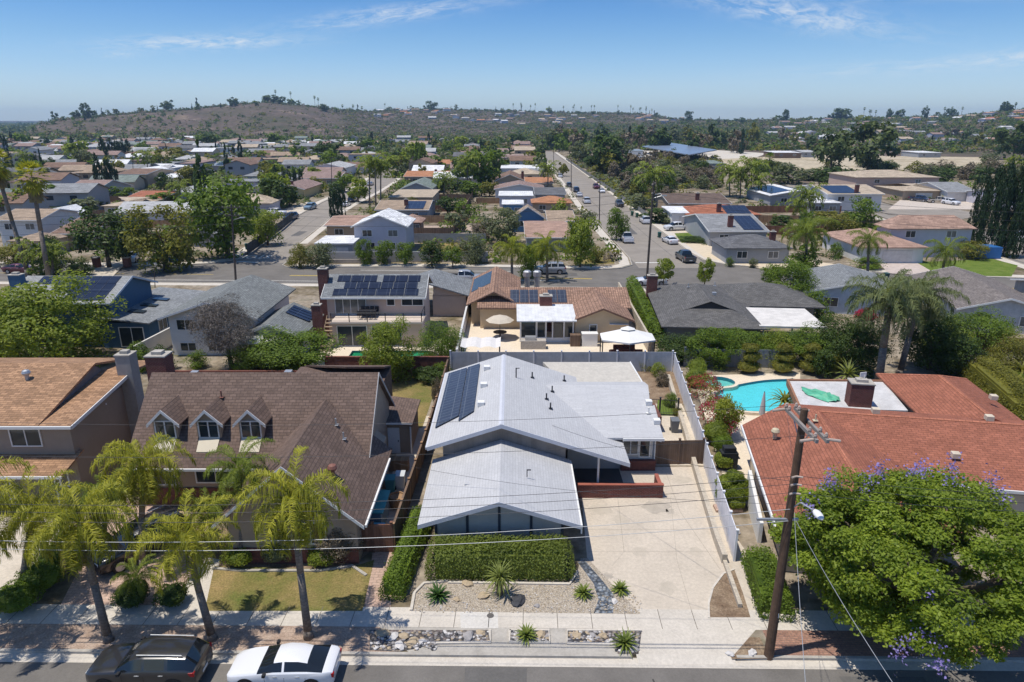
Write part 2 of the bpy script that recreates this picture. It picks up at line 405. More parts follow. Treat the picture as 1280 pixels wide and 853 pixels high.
def palm(base,top,r,crown,label=None,desc=None,group=None,matk='palm',r0=.2,scale=1,name='palm_tree',skirt=False):
    base=Vector(base); top=Vector(top)
    o=bpy.data.objects.new(name,None); C.objects.link(o); o.location=base; ORG[o.name]=base; o['category']='palm tree'
    b=MB(); mid=base.lerp(top,.5)+Vector((top-base).cross(Vector((0,1,0))).normalized())*.02
    pts=[base+Vector((0,0,-.05)),base.lerp(mid,.12),mid,top-(top-base)*.12,top]
    b.path(pts,[r0*1.5,r0*1.1,r0*.92,r0*.85,r0*1.0],10); b.build('trunk',PALMBARK,o,smooth=True)
    q=bpy.data.objects.new('crown',crown); C.objects.link(q); q.parent=o; q.location=top-base; q.scale=(scale,)*3; q.rotation_euler=(0,0,(base.x*1.7)%6.28)
    if skirt:
        s=bpy.data.objects.new('dead_frond_skirt',SKIRT()); C.objects.link(s); s.parent=o; s.location=top-base; s.scale=(scale,)*3
    if group: o['group']=group
    if label: o['label']=label
    else: PEND.append((o,desc,base))
    return o
def SKIRT():
    if 'skirt' in PROTO: return PROTO['skirt']
    rng=np.random.default_rng(4); Q=[]
    for i in range(40):
        az=i*2.4; z=-.15-i*.02; d=np.array([math.cos(az),math.sin(az),0]); s=np.array([-d[1],d[0],0])
        p=d*.15+np.array([0,0,z]); e=d*.42+np.array([0,0,z-.75]); Q.append([p-s*.06,p+s*.06,e+s*.16,e-s*.16])
    me=mesh_from_quads('dead_frond_skirt',np.array(Q,np.float32)); me.materials.append(LM['straw']); PROTO['skirt']=me; return me
FEA={}
def feather(kind,var=0):
    k=(kind,var)
    if k in FEA: return FEA[k]
    P={'queen':(22,3.1,.74,66,2.25,.032,1.25,-.6),'queend':(26,3.1,.78,66,2.5,.032,1.4,-.85),'big':(30,3.6,.85,60,2.1,.045,1.1,-.5),'far':(20,2.6,.7,12,2.2,.14,.7,-.5)}[kind]
    me=feather_crown(31*var+len(kind),P[0],P[1],P[2],P[3],P[4],P[5],P[6],P[7]); FEA[k]=me; return me
# ---- rosettes and clipped shrubs
def rosette(seed,n,ln,w,low=-.1,hi=1.4,droop=.6,fold=True):
    rng=np.random.default_rng(seed); Q=[]
    for i in range(n):
        f=i/n; el=hi-(hi-low)*f+rng.uniform(-.1,.1); az=i*2.4+rng.uniform(-.2,.2); s=np.array([-math.sin(az),math.cos(az),0]); p=np.zeros(3); L=ln*rng.uniform(.8,1.1)
        for k in range(3):
            d=np.array([math.cos(az)*math.cos(el),math.sin(az)*math.cos(el),math.sin(el)]); e=p+d*L/3; w0=w*(1,.9,.6)[k]*.5; w1=w*(.9,.6,.06)[k]*.5
            Q.append([p-s*w0,p+s*w0,e+s*w1,e-s*w1]); p=e; el-=droop/2
    return np.array(Q,np.float32)
def shrub_quads(seed,c,r,n,size):
    rng=np.random.default_rng(seed); d=unit(rng.normal(0,1,(n,3))); d[:,2]=np.where(d[:,2]<-.35,-d[:,2],d[:,2])
    wob=1+.10*np.sin(d[:,:1]*5+seed)+.08*np.sin(d[:,1:2]*7+seed*2)
    pos=np.array(c)+d*np.array(r)*rng.uniform(.86,1.06,(n,1))*wob
    return leaf_quads(rng,pos,d+np.array([0,0,.3]),size,.6,.6)
def shrub(loc,r,matk,label,n=1500,size=.1,name='shrub',cat='shrub',group=None,balls=None,seed=1,rotz=0):
    """clipped shrub: leafy shell over a dense inner mass; balls = list of (offset,radius) for cloud-pruned ones"""
    loc=Vector(loc); Qs=[];core=MB()
    for i,(c,rr) in enumerate(balls or [((0,0,r[2]),r)]):
        Qs.append(shrub_quads(seed*17+i,c,rr,n,size)); core.blob(c,[x*.88 for x in rr],seed+i,.08)
    V=np.concatenate(Qs); me=mesh_from_quads(name,V); bm=bmesh.new(); bm.from_mesh(me); cm=core.mesh('c',uv=False); bm.from_mesh(cm); bm.to_mesh(me); bm.free()
    o=link(name,me,LM[matk],None,loc,rotz); 
    if label: tag(o,label,cat,group)
    else: o['category']=cat
    return o
def hedge(loc,sx,sy,h,rot,matk,label,size=.11,dens=130,seed=1,name='hedge',cat='hedge',rnd=.25):
    rng=np.random.default_rng(seed); n=int(dens*(sx*sy+2*h*(sx+sy)))
    f=rng.uniform(0,1,n); a=sx*sy; bq=h*sx; cq=h*sy; T=a+2*bq+2*cq; u=rng.uniform(-.5,.5,n); v=rng.uniform(-.5,.5,n)
    pos=np.zeros((n,3)); nr=np.zeros((n,3)); f=f*T
    m=f<a; pos[m]=np.stack([u[m]*sx,v[m]*sy,np.full(m.sum(),h)],1); nr[m]=(0,0,1)
    for k,(lo,hi,sg) in enumerate(((a,a+bq,-1),(a+bq,a+2*bq,1))):
        m=(f>=lo)&(f<hi); pos[m]=np.stack([u[m]*sx,np.full(m.sum(),sg*sy/2),(v[m]+.5)*h],1); nr[m]=(0,sg,0)
    lo=a+2*bq
    for sg,(l0,h0) in((-1,(lo,lo+cq)),(1,(lo+cq,T+1))):
        m=(f>=l0)&(f<h0); pos[m]=np.stack([np.full(m.sum(),sg*sx/2),u[m]*sy,(v[m]+.5)*h],1); nr[m]=(sg,0,0)
    # bulging clipped profile: widest a third up, drawn in toward a rounded top
    z=np.clip(pos[:,2]/h,0,1); m=min(sx,sy); ins=m*(.30*np.clip((z-.35)/.65,0,1)**2.2+.10*np.clip((.3-z)/.3,0,1)**1.5)*rnd/.25
    pos[:,0]*=1-2*ins/sx; pos[:,1]*=1-2*ins/sy
    e=np.clip(np.maximum(np.abs(pos[:,0])/(sx/2),np.abs(pos[:,1])/(sy/2)),0,1); pos[:,2]-=np.where(z>.97,h*.10*(np.abs(pos[:,1])/(sy/2))**2,0)
    nr[:,2]+=np.clip((z-.3)/.7,0,1)*.9; pos+=nr*rng.normal(0,.05,(n,1))+rng.normal(0,.035,(n,3)); pos[:,2]+=.06*np.sin(pos[:,0]*2.1+seed)*np.sin(pos[:,1]*1.7)
    V=leaf_quads(rng,pos,nr+np.array([0,0,.25]),size,.65,.55); me=mesh_from_quads(name,V)
    core=MB().box(0,0,0,sx*.88,sy*.74,h*.8).box(0,0,0,sx*.84,sy*.5,h*.88); bm=bmesh.new(); bm.from_mesh(me); bm.from_mesh(core.mesh('c',uv=False)); bm.to_mesh(me); bm.free()
    o=link(name,me,LM[matk],None,loc,rot); tag(o,label,cat); return o
# ================= light, sky, camera =================
SUN=Vector((-.30,-.07,1)).normalized()
def world():
    w=bpy.data.worlds.new('World'); scene.world=w; w.use_nodes=True
    n=w.node_tree.nodes; l=w.node_tree.links; bg=n['Background']; bg.inputs['Strength'].default_value=.088
    sky=n.new('ShaderNodeTexSky'); sky.sky_type='NISHITA'; sky.sun_disc=False
    sky.sun_elevation=math.asin(SUN.z); sky.sun_rotation=math.atan2(SUN.x,SUN.y)
    sky.altitude=100; sky.air_density=1.35; sky.dust_density=.25; sky.ozone_density=4.5
    tc=n.new('ShaderNodeTexCoord'); last=sky.outputs[0]
    # clearer, bluer air than the default sky model gives at this dust level
    sz=N(n,'ShaderNodeSeparateXYZ'); l.new(tc.outputs['Generated'],sz.inputs[0]); cr=n.new('ShaderNodeValToRGB'); l.new(sz.outputs[2],cr.inputs[0]); e=cr.color_ramp.elements
    while len(e)<5: e.new(.5)
    for i,(ps,c) in enumerate(((0,(1.03,1.39,2.18)),(.045,(.95,1.24,1.90)),(.10,(.70,1.01,1.54)),(.165,(.41,.76,1.30)),(.6,(.80,.95,1.2)))): e[i].position=ps; e[i].color=c4(c)
    tm=N(n,'ShaderNodeMix',data_type='RGBA',blend_type='MULTIPLY'); tm.inputs[0].default_value=1; l.new(last,tm.inputs[6]); l.new(cr.outputs[0],tm.inputs[7]); last=tm.outputs[2]
    # thin cirrus wisps, each at its own bearing and height in the sky
    for i,(px,py,sa,se,tilt,amt) in enumerate(((258,53,.10,.008,.06,1.0),(490,18,.13,.010,.13,.75),(150,69,.02,.004,.05,.5),(985,14,.12,.014,-.20,.95),(1040,30,.035,.010,.1,.5),(1170,82,.16,.008,.03,.55),(1262,72,.05,.008,.1,.6),(1120,-10,.2,.01,-.05,.4))):
        d=(G(px,py,500 if py<148 else 0)-Vector((0,0,CAMH))).normalized()
        rt=Vector((d.y,-d.x,0)).normalized(); up=rt.cross(d)*1
        if up.z<0: up=-up
        ct,st=math.cos(tilt),math.sin(tilt); a=rt*ct+up*st; b=up*ct-rt*st
        sub=N(n,'ShaderNodeVectorMath',operation='SUBTRACT'); l.new(tc.outputs['Generated'],sub.inputs[0]); sub.inputs[1].default_value=d
        def dot(v,s):
            q=N(n,'ShaderNodeVectorMath',operation='DOT_PRODUCT'); l.new(sub.outputs[0],q.inputs[0]); q.inputs[1].default_value=tuple(v/s); return q.outputs['Value']
        u=dot(a,sa); v=dot(b,se)
        cb=N(n,'ShaderNodeCombineXYZ'); l.new(u,cb.inputs[0]); l.new(v,cb.inputs[1]); cb.inputs[2].default_value=i*3.7
        no=N(n,'ShaderNodeTexNoise',Scale=1.5,Detail=8.,Roughness=.68); no.inputs['Distortion'].default_value=.6
        mp=N(n,'ShaderNodeMapping'); mp.inputs['Scale'].default_value=(2.6,.9,1); l.new(cb.outputs[0],mp.inputs[0]); l.new(mp.outputs[0],no.inputs['Vector'])
        ln=N(n,'ShaderNodeVectorMath',operation='DOT_PRODUCT'); c2=N(n,'ShaderNodeCombineXYZ'); l.new(u,c2.inputs[0]); l.new(v,c2.inputs[1]); l.new(c2.outputs[0],ln.inputs[0]); l.new(c2.outputs[0],ln.inputs[1])
        ex=N(n,'ShaderNodeMath',operation='MULTIPLY'); l.new(ln.outputs['Value'],ex.inputs[0]); ex.inputs[1].default_value=-1
        e2=N(n,'ShaderNodeMath',operation='EXPONENT'); l.new(ex.outputs[0],e2.inputs[0])
        mr=N(n,'ShaderNodeMapRange'); mr.inputs[1].default_value=.40; mr.inputs[2].default_value=.72; mr.inputs[3].default_value=0; mr.inputs[4].default_value=amt; l.new(no.outputs['Fac'],mr.inputs[0])
        f=N(n,'ShaderNodeMath',operation='MULTIPLY'); l.new(e2.outputs[0],f.inputs[0]); l.new(mr.outputs[0],f.inputs[1]); f.use_clamp=True
        mx=N(n,'ShaderNodeMix',data_type='RGBA'); l.new(f.outputs[0],mx.inputs[0]); l.new(last,mx.inputs[6]); mx.inputs[7].default_value=(9.0,9.6,10.2,1); last=mx.outputs[2]
    l.new(last,bg.inputs['Color'])
    s=bpy.data.lights.new('sun','SUN'); s.energy=4.4; s.angle=R(.53); s.color=(1,.945,.855)
    o=bpy.data.objects.new('sun',s); C.objects.link(o); o.rotation_euler=SUN.to_track_quat('Z','Y').to_euler(); o.location=(-30,5,100)
    c=bpy.data.cameras.new('camera'); c.sensor_width=36; c.lens=24; c.clip_end=40000; c.clip_start=.3
    co=bpy.data.objects.new('camera',c); C.objects.link(co); co.location=(0,0,CAMH); co.rotation_euler=(R(90)-PITCH,0,0); scene.camera=co
    scene.view_settings.view_transform='Standard'; scene.view_settings.look='None'; scene.view_settings.gamma=1; scene.view_settings.use_curve_mapping=False; scene.view_settings.exposure=0
    cy=scene.cycles; cy.use_denoising=True; cy.max_bounces=7; cy.diffuse_bounces=3; cy.glossy_bounces=3; cy.transmission_bounces=4; cy.transparent_max_bounces=8; cy.volume_bounces=0; cy.use_adaptive_sampling=True; cy.adaptive_threshold=.02
    try: cy.denoiser='OPENIMAGEDENOISE'
    except Exception: pass
world()
# ================= ground materials =================
def ground_mix(name,cols,sc,rough=.95,fine=9.):
    if name in MATS: return MATS[name]
    m,n,l,b=newmat(name); b.inputs['Roughness'].default_value=rough; b.inputs['Specular IOR Level'].default_value=.1
    tc=N(n,'ShaderNodeTexCoord'); no=N(n,'ShaderNodeTexNoise',Scale=sc,Detail=8.,Roughness=.7); l.new(tc.outputs['Object'],no.inputs['Vector'])
    cr=n.new('ShaderNodeValToRGB'); l.new(no.outputs['Fac'],cr.inputs[0]); e=cr.color_ramp.elements
    k=len(cols)
    while len(e)<k: e.new(.5)
    for i,c in enumerate(cols): e[i].position=.32+.36*i/(k-1); e[i].color=c4(c)
    n2=N(n,'ShaderNodeTexNoise',Scale=sc*fine,Detail=4.); l.new(tc.outputs['Object'],n2.inputs['Vector'])
    mr=N(n,'ShaderNodeMapRange'); mr.inputs[1].default_value=.3; mr.inputs[2].default_value=.7; mr.inputs[3].default_value=.7; mr.inputs[4].default_value=1.3; l.new(n2.outputs['Fac'],mr.inputs[0])
    vm=N(n,'ShaderNodeVectorMath',operation='SCALE'); l.new(cr.outputs[0],vm.inputs[0]); l.new(mr.outputs[0],vm.inputs['Scale']); l.new(vm.outputs[0],b.inputs['Base Color'])
    MATS[name]=m; return m
def pebbles(name,cols,sc,mort=.3):
    if name in MATS: return MATS[name]
    m,n,l,b=newmat(name); b.inputs['Roughness'].default_value=.9
    tc=N(n,'ShaderNodeTexCoord'); vo=N(n,'ShaderNodeTexVoronoi',Scale=sc); l.new(tc.outputs['Object'],vo.inputs['Vector'])
    sp=N(n,'ShaderNodeSeparateColor'); l.new(vo.outputs['Color'],sp.inputs[0])
    cr=n.new('ShaderNodeValToRGB'); cr.color_ramp.interpolation='CONSTANT'; l.new(sp.outputs[0],cr.inputs[0]); e=cr.color_ramp.elements
    while len(e)<len(cols): e.new(.5)
    for i,c in enumerate(cols): e[i].position=i/len(cols); e[i].color=c4(c)
    mr=N(n,'ShaderNodeMapRange'); mr.inputs[1].default_value=.2; mr.inputs[2].default_value=.75; mr.inputs[3].default_value=1.05; mr.inputs[4].default_value=mort; l.new(vo.outputs['Distance'],mr.inputs[0])
    vm=N(n,'ShaderNodeVectorMath',operation='SCALE'); l.new(cr.outputs[0],vm.inputs[0]); l.new(mr.outputs[0],vm.inputs['Scale']); l.new(vm.outputs[0],b.inputs['Base Color'])
    bp=N(n,'ShaderNodeBump',Strength=.8,Distance=.05); bp.invert=True; l.new(vo.outputs['Distance'],bp.inputs['Height']); l.new(bp.outputs[0],b.inputs['Normal'])
    MATS[name]=m; return m
ASPH=plain('asphalt',(.165,.152,.137),.9,var=.16,scale=.35,fine=14,spec=.15)
ASPH2=plain('asphalt_worn',(.27,.24,.205),.9,var=.14,scale=.25,fine=9,spec=.15)
CONC=plain('concrete',(.56,.49,.395),.9,var=.13,scale=.8,fine=7,spec=.15)
CONCW=plain('concrete_walk',(.55,.50,.43),.9,var=.10,scale=.9,fine=8,spec=.15)
CONCG=plain('concrete_grey',(.40,.37,.325),.9,var=.16,scale=1.2,fine=8,spec=.15)
CONCD=plain('concrete_stained',(.24,.225,.20),.9,var=.22,scale=1.6,fine=8,spec=.15)
JOINT=plain('joint_dark',(.16,.14,.115),.95,var=0)
PATIO=plain('patio_plaster',(.68,.58,.45),.85,var=.07,scale=.8,fine=6,spec=.15)
DIRT=ground_mix('dirt',[(.15,.10,.065),(.23,.165,.11),(.31,.235,.16)],1.2)
YARD=ground_mix('yard_ground',[(.07,.075,.03),(.17,.135,.085),(.31,.26,.20),(.11,.11,.05)],.13,fine=12)
LAWN=ground_mix('lawn_grass',[(.11,.135,.032),(.20,.165,.06),(.31,.22,.10)],.35,fine=30)
LAWNG=ground_mix('green_grass',[(.075,.12,.02),(.12,.17,.03),(.16,.19,.05)],.6,fine=30)
GRAVEL=pebbles('gravel_tan',[(.54,.46,.36),(.47,.40,.31),(.60,.52,.42),(.42,.35,.27),(.51,.43,.33)],17,.6)
RIVER=pebbles('river_pebbles',[(.17,.16,.165),(.25,.22,.20),(.10,.10,.11),(.32,.27,.23),(.20,.16,.15)],6.5,.25)
BLUES=pebbles('blue_stones',[(.16,.19,.23),(.23,.26,.30),(.10,.12,.15),(.30,.32,.34)],6,.3)
PAVER=brick('paver_pink',(.52,.37,.29),(.44,.30,.23),(.33,.24,.19),.42,.21,.02,.9,stain=.16,bump=.2)
PAVERD=brick('paver_red_brick',(.36,.20,.14),(.28,.15,.11),(.20,.14,.11),.24,.12,.015,.9,stain=.2,bump=.3)
SANDF=ground_mix('sand_field',[(.36,.30,.20),(.47,.40,.29),(.29,.235,.14)],.03,fine=14)
SCRUB=ground_mix('hill_scrub',[(.055,.062,.032),(.10,.085,.055),(.125,.095,.078),(.235,.18,.125)],.013,fine=13)
WHITEP=plain('road_paint_white',(.72,.70,.64),.7,var=.15,scale=3)
YELP=plain('road_paint_yellow',(.60,.42,.06),.7,var=.15,scale=3)
# ================= terrain =================
RIDGE=[(-260,159,1600,900),(0,159,1600,900),(42,158.5,1150,760),(60,154,1150,720),(80,150,1150,700),(112,146,1200,720),(160,142.5,1250,740),(200,139.5,1250,760),(260,135,1300,780),(300,130.5,1340,800),(335,128,1350,820),(380,131.5,1400,850),(430,138,1520,900),(470,140.5,1750,980),(520,137,1900,1050),(600,138.5,2000,1100),(680,140.5,2000,1150),(740,142,2000,1150),(800,143.5,1900,1100),(835,149,1800,1000),(900,152,1700,900),(1000,150.5,1500,760),(1100,149,1500,720),(1200,147,1450,700),(1245,141.5,1250,680),(1290,139,1250,660),(1600,139,1250,660)]
def terr(x,y):
    r=math.hypot(x,y)
    if r<600 or y<50: return -.12
    col=640+FOC*x/(y*.9515+6.9)
    col=max(-259,min(1599,col))
    for a,b in zip(RIDGE,RIDGE[1:]):
        if a[0]<=col<=b[0]: break
    t=(col-a[0])/(b[0]-a[0]); row=a[1]+(b[1]-a[1])*t; rd=a[2]+(b[2]-a[2])*t; r0=a[3]+(b[3]-a[3])*t
    zr=max(0,HT(col,row,rd)) if row<158.2 else 0
    if y<=r0: return -.12
    if y<rd:
        s=(y-r0)/(rd-r0); h=zr*(s*s*(3-2*s)*.55+.45*s**1.4)
        h+=math.sin(x*.021+y*.004)*math.sin(y*.013+x*.006)*zr*.075*math.sin(math.pi*s)+math.sin(x*.05+1)*math.sin(y*.033)*zr*.03*math.sin(math.pi*s)
    else:
        s=min(1,(y-rd)/(rd*.9)); h=zr*(1-s*s*(3-2*s))
    return h-.12
def make_terrain():
    ys=[-60,0,12,22,60,120,250,420,600]+[640+i*26 for i in range(58)]+[2200,2300,2450,2600,2900,3300,3800,4500,5600,7000,9000,12000,16000,22000]
    na=420; P=[];F=[]
    for y in ys:
        for i in range(na+1):
            s=(i/na*2-1); k=s*abs(s)**.35*1.9
            x=k*(max(y,0)+180)*1.0; P.append((x,y,terr(x,y)))
    for j in range(len(ys)-1):
        for i in range(na):
            a=j*(na+1)+i; F.append((a,a+1,a+na+2,a+na+1))
    me=bpy.data.meshes.new('terrain'); me.from_pydata(P,[],F); me.polygons.foreach_set('use_smooth',[True]*len(F))
    return link('terrain',me,SCRUB,kind='structure')
make_terrain()
# ================= roads and blocks =================
def yc(x): return 24.38-.012*x
ZR=-.11
sheet('front_street',[(-160,4),(160,4),(160,yc(160)+.1),(-160,yc(-160)+.1)],ZR,ASPH)
BN=[(-190,98.5),(-110,98.5),(-75,98),(-50,97.3),(-28,96.6),(-4,95.3),(18,93.7),(40,91.8),(56,90.2),(70,87.6),(90,83.5),(120,76),(170,62)]
BFL=[(-190,113),(-110,111.6),(-84,110.8),(-62,109.6)]
BFM=[(-36.5,107.6),(-20,108.6),(-5,108.3),(8,107.2),(14.5,106.6)]
BFR=[(40,108.3),(46,107),(59,103.6),(72,101),(80,99.6)]
sheet('back_street',[(-195,90),(40,85),(100,70),(170,50),(175,95),(100,125),(-195,125)],ZR,ASPH)
LSL=[(-46.5,112),(-48.05,127.3),(-50.2,148),(-53,170),(-54.7,201),(-55,222),(-55,259),(-61.4,316),(-76.4,421),(-92,540)]
LSR=[(-37.6,112),(-41,130),(-42.8,152.7),(-44.7,173),(-45.3,196),(-45,230),(-46,272),(-51.9,330),(-66,421),(-82,540)]
sheet('side_street',[(a,b) for a,b in LSL]+[(a,b) for a,b in reversed(LSR)],ZR+.004,ASPH2)
sheet('long_straight_street',[(20.4,108),(32,108),(31.3,192),(31.7,277),(30.5,540),(21,540),(20.5,297),(19.7,173)],ZR+.004,ASPH2)
sheet('far_right_street',[(84,97),(97,97),(104,170),(112,260),(100,260),(91,170)],ZR+.004,ASPH2)
def block(name,pts,mat=YARD):
    b=MB(); b.prism([(p[0],p[1],0) for p in pts],.13); return b.build(name,mat,kind='structure')
block('front_block',[(-170,yc(-170)+.16),(170,yc(170)+.16)]+list(reversed(BN)))
block('left_block',BFL+[(-56,109.8),(-50,111.2),(-46.8,115)]+LSL[1:]+[(-200,590),(-560,590),(-420,300),(-190,140)])
block('middle_block',[(-37.8,115),(-37.5,110),(-36,108.2)]+BFM[1:]+[(17.5,107.6),(19.6,110),(20.2,116),(19.6,173),(20.4,297),(21,540),(-80,540)]+list(reversed(LSR))[1:-1])
block('right_block',[(31.8,120),(32.4,114),(35.5,110)]+BFR+[(82.6,101),(83.5,104),(90,170),(99,260),(160,560),(31,560),(31.7,277),(31.3,192)])
block('far_right_block',[(98,96),(105,94),(170,75),(330,300),(330,420),(150,420),(112.5,258),(104.5,170)])
# kerbs (a real step above the road) and gutters
def kerb(pts,w=.16,top=.02): return strip('kerb',pts,w,top,CONCG,th=.14)
strip('gutter',[(-160,yc(-160)-.22),(160,yc(160)-.22)],.55,ZR+.006,CONCW)
for seg in ([(-160,yc(-160)+.09),(5.3,yc(5.3)+.09)],[(9.9,yc(9.9)+.09),(160,yc(160)+.09)]): kerb(seg)
# dropped kerb: the drive crossing runs out to the gutter as a short slope
b=MB(); b.prism([(5.5,yc(5.5)-.28,-.098),(9.8,yc(9.8)-.28,-.098),(9.8,yc(9.8)+.18,.014),(5.5,yc(5.5)+.18,.014)],.03); b.build('driveway_apron',CONCW,kind='structure')
kerb(BN); kerb(BFL+[(-56,109.8),(-50,111.2),(-46.8,115)]+LSL[1:9]); kerb(list(reversed(LSR[1:9]))+[(-37.8,115),(-37.5,110),(-36,108.2)]+BFM[1:]+[(17.5,107.6),(19.6,110),(20.2,116),(19.6,173),(20.4,297),(21,520)])
kerb([(31,520),(31.7,277),(31.3,192),(31.8,120),(32.4,114),(35.5,110)]+BFR+[(82.6,101),(83.5,104),(90,170)])
# far kerb-side pavements
def off(pts,d):
    P=[Vector((p[0],p[1])) for p in pts]; out=[]
    for i,p in enumerate(P):
        t=(P[min(i+1,len(P)-1)]-P[max(i-1,0)]).normalized(); out.append(p+Vector((-t.y,t.x))*d)
    return out
strip('sidewalk',off(BN,-1.0),1.5,.006,CONCW)
strip('sidewalk',off(BFL+[(-56,109.8),(-50,111.2),(-46.8,115)]+LSL[1:9],1.1),1.6,.006,CONCW)
strip('sidewalk',off(list(reversed(LSR[1:9])),1.1),1.5,.006,CONCW)
strip('sidewalk',off([(-36,108.2)]+BFM[1:]+[(17.5,107.6),(19.6,110),(20.2,116),(19.6,173),(20.4,297),(21,520)],1.2),1.7,.01,CONCW)
strip('sidewalk',off([(31,520),(31.7,277),(31.3,192),(31.8,120),(32.4,114),(35.5,110)]+BFR+[(82.6,101),(83.5,104),(90,170)],1.3),2.0,.006,CONCW)
strip('dirt_verge',off([(-36,109.8)]+BFM[1:3],1.9),2.2,.004,ground_mix('dry_verge',[(.36,.29,.17),(.45,.37,.24),(.28,.22,.12)],.7))
rn=random.Random(12); TAR=plain('tar_seam',(.055,.052,.05),.8,var=.1); PATCH=plain('asphalt_patch',(.125,.118,.11),.9,var=.12,fine=9)
for a_,c_ in (((-70,101.5),(-48,100.6)),((-30,99.5),(2,98.4)),((-26,104.8),(-2,103.6)),((44,98.4),(74,91)),((28,118),(27.2,190)),((23.2,130),(23.4,220)),((-46,121),(-51.5,175)),((-43.2,118),(-47.5,168)),((-12,21.9),(20,21.4)),((6,23.3),(6.4,17))):
    n=9; P=[(a_[0]+(c_[0]-a_[0])*i/n+rn.uniform(-.18,.18),a_[1]+(c_[1]-a_[1])*i/n+rn.uniform(-.18,.18)) for i in range(n+1)]; strip('tar_seam',P,.07,ZR+.0065,TAR)
for x_,y_,sx,sy in ((-2,22.6,2.6,1.2),(14,22.3,3.5,1),(5,102,5,2.2),(-60,103.5,6,2.4),(24,142,2.2,9),(-45.5,140,1.8,6),(66,96.5,4,2)):
    sheet('asphalt_patch',[(x_,y_),(x_+sx,y_-.05),(x_+sx+.05,y_+sy),(x_-.04,y_+sy+.03)],ZR+.0055,PATCH)
# painted lines on the back street and the stop line + word at the side street mouth
mid=[((a[0]+b_[0])/2,(a[1]+b_[1])/2) for a,b_ in zip([(-150,98.5),(-75,98),(-50,97.3)],[(-150,112),(-75,110.5),(-50,109)])]
strip('yellow_centre_line',[(-150,104.9),(-75,104.2),(-46,103.2)],.16,ZR+.004,YELP); strip('yellow_centre_line',[(-34,102.6),(-4,101.6),(12,100.3)],.16,ZR+.004,YELP)
strip('yellow_centre_line',[(-34,102.3),(-4,101.3),(12,100.0)],.16,ZR+.004,YELP); strip('yellow_centre_line',[(42,99.8),(58,96.6),(84,91.5),(120,84)],.16,ZR+.004,YELP)
strip('white_lane_line',[(-70,99.9),(-44,99.2),(-24,98.4)],.14,ZR+.004,WHITEP); strip('white_lane_line',[(-24,106.3),(0,105.4)],.14,ZR+.004,WHITEP)
strip('stop_line',[(-46.2,113.4),(-42.3,112.4)],.45,ZR+.009,WHITEP)
strip('stop_line',[(20.6,112.3),(26,112.3)],.45,ZR+.009,WHITEP)
def text_mesh(name,s,size,mat,ext=0.0,kind=None,parent=None):
    cu=bpy.data.curves.new(name,'FONT'); cu.body=s; cu.size=size; cu.align_x='CENTER'; cu.align_y='CENTER'; cu.extrude=ext
    o=bpy.data.objects.new('t',cu); C.objects.link(o); bpy.context.view_layer.update()
    me=bpy.data.meshes.new_from_object(o.evaluated_get(bpy.context.evaluated_depsgraph_get())); bpy.data.objects.remove(o)
    return link(name,me,mat,parent,kind=kind)
t=text_mesh('stop_lettering','STOP',2.3,WHITEP,kind='structure'); t.location=(-44.6,117.5,ZR+.012); t.rotation_euler=(0,0,math.pi); t.scale=(1,1.7,1)
# turn arrow in the middle lane of the back street
b=MB(); z=ZR+.007
b.add([(1.2,99.1,z),(7.0,98.6,z),(7.0,98.85,z),(1.2,99.35,z)],[(0,1,2,3)]); b.add([(1.3,98.6,z),(1.3,99.8,z),(-.4,99.35,z)],[(0,1,2)]); b.build('turn_arrow',WHITEP,kind='structure')
# ================= front yard ground =================
def px(pts,h=0): return [G(a,b_,h) for a,b_ in pts]
def sidewalk_y(x,k): return yc(x)+k
# parkway strip (z .004), public walk (z .008)
sheet('sidewalk',[(-60,sidewalk_y(-60,1.75)),(40,sidewalk_y(40,1.75)),(40,sidewalk_y(40,3.1)),(-60,sidewalk_y(-60,3.1))],.010,CONCW)
for i in range(46):
    x=-40+i*1.62
    sheet('sidewalk_joint',[(x,sidewalk_y(x,1.75)),(x+.03,sidewalk_y(x,1.75)),(x+.06,sidewalk_y(x,3.1)),(x+.03,sidewalk_y(x,3.1))],.014,JOINT)
sheet('sidewalk_patch',px([(575,765.5),(622,765.5),(623,786),(576,786)]),.014,plain('concrete_new',(.57,.54,.49),.9,var=.08,fine=8))
sheet('parkway_concrete',[(-4.6,yc(-4.6)+.18),(5.3,yc(5)+.18),(5.3,sidewalk_y(5,1.75)),(-6.2,sidewalk_y(-6,1.75))],.004,CONCG)
sheet('parkway_brick',[(-60,yc(-60)+.18),(-5.0,yc(-5)+.18),(-6.2,sidewalk_y(-6,1.75)),(-60,sidewalk_y(-60,1.75))],.004,ground_mix('parkway_dirt',[(.27,.19,.14),(.38,.28,.215),(.44,.345,.27)],1.4))
sheet('parkway_red_brick',[(11.6,yc(11)+.18),(60,yc(60)+.18),(60,sidewalk_y(60,1.75)),(11.6,sidewalk_y(11,1.75))],.004,PAVERD)
sheet('parkway_dirt',px([(900,795),(950,797),(962,823),(915,824)]),.005,DIRT)
def bed(pts,mat,z=.03,name='gravel_bed'):
    o=sheet(name,px(pts),z,mat,'stuff'); return o
def edging(pts,closed=True,w=.12,h=.09,mat=None):
    P=px(pts); P=P+[P[0]] if closed else P
    return strip('bed_edging',[(p.x,p.y) for p in P],w,h,mat or CONCW,th=h+.05)
for pts in ([(462,788),(612,788.5),(613,804),(545,805),(500,815),(462,813)],[(637,788.5),(686,789),(687,804.5),(637,804)],[(709,789),(802,789),(798,818),(772,818),(770,806),(709,805)]):
    bed(pts,RIVER)
edging([(545,805),(613,804),(612,788)],False); edging([(637,788.5),(686,789),(687,804.5),(637,804)]); edging([(802,789),(709,789),(709,805.5),(770,806.5)],False)
bed([(514,763),(519,742),(532,729),(560,726),(718,728),(726,698),(734,698),(800,767),(798,768),(514,764)],GRAVEL,.012,'front_gravel')
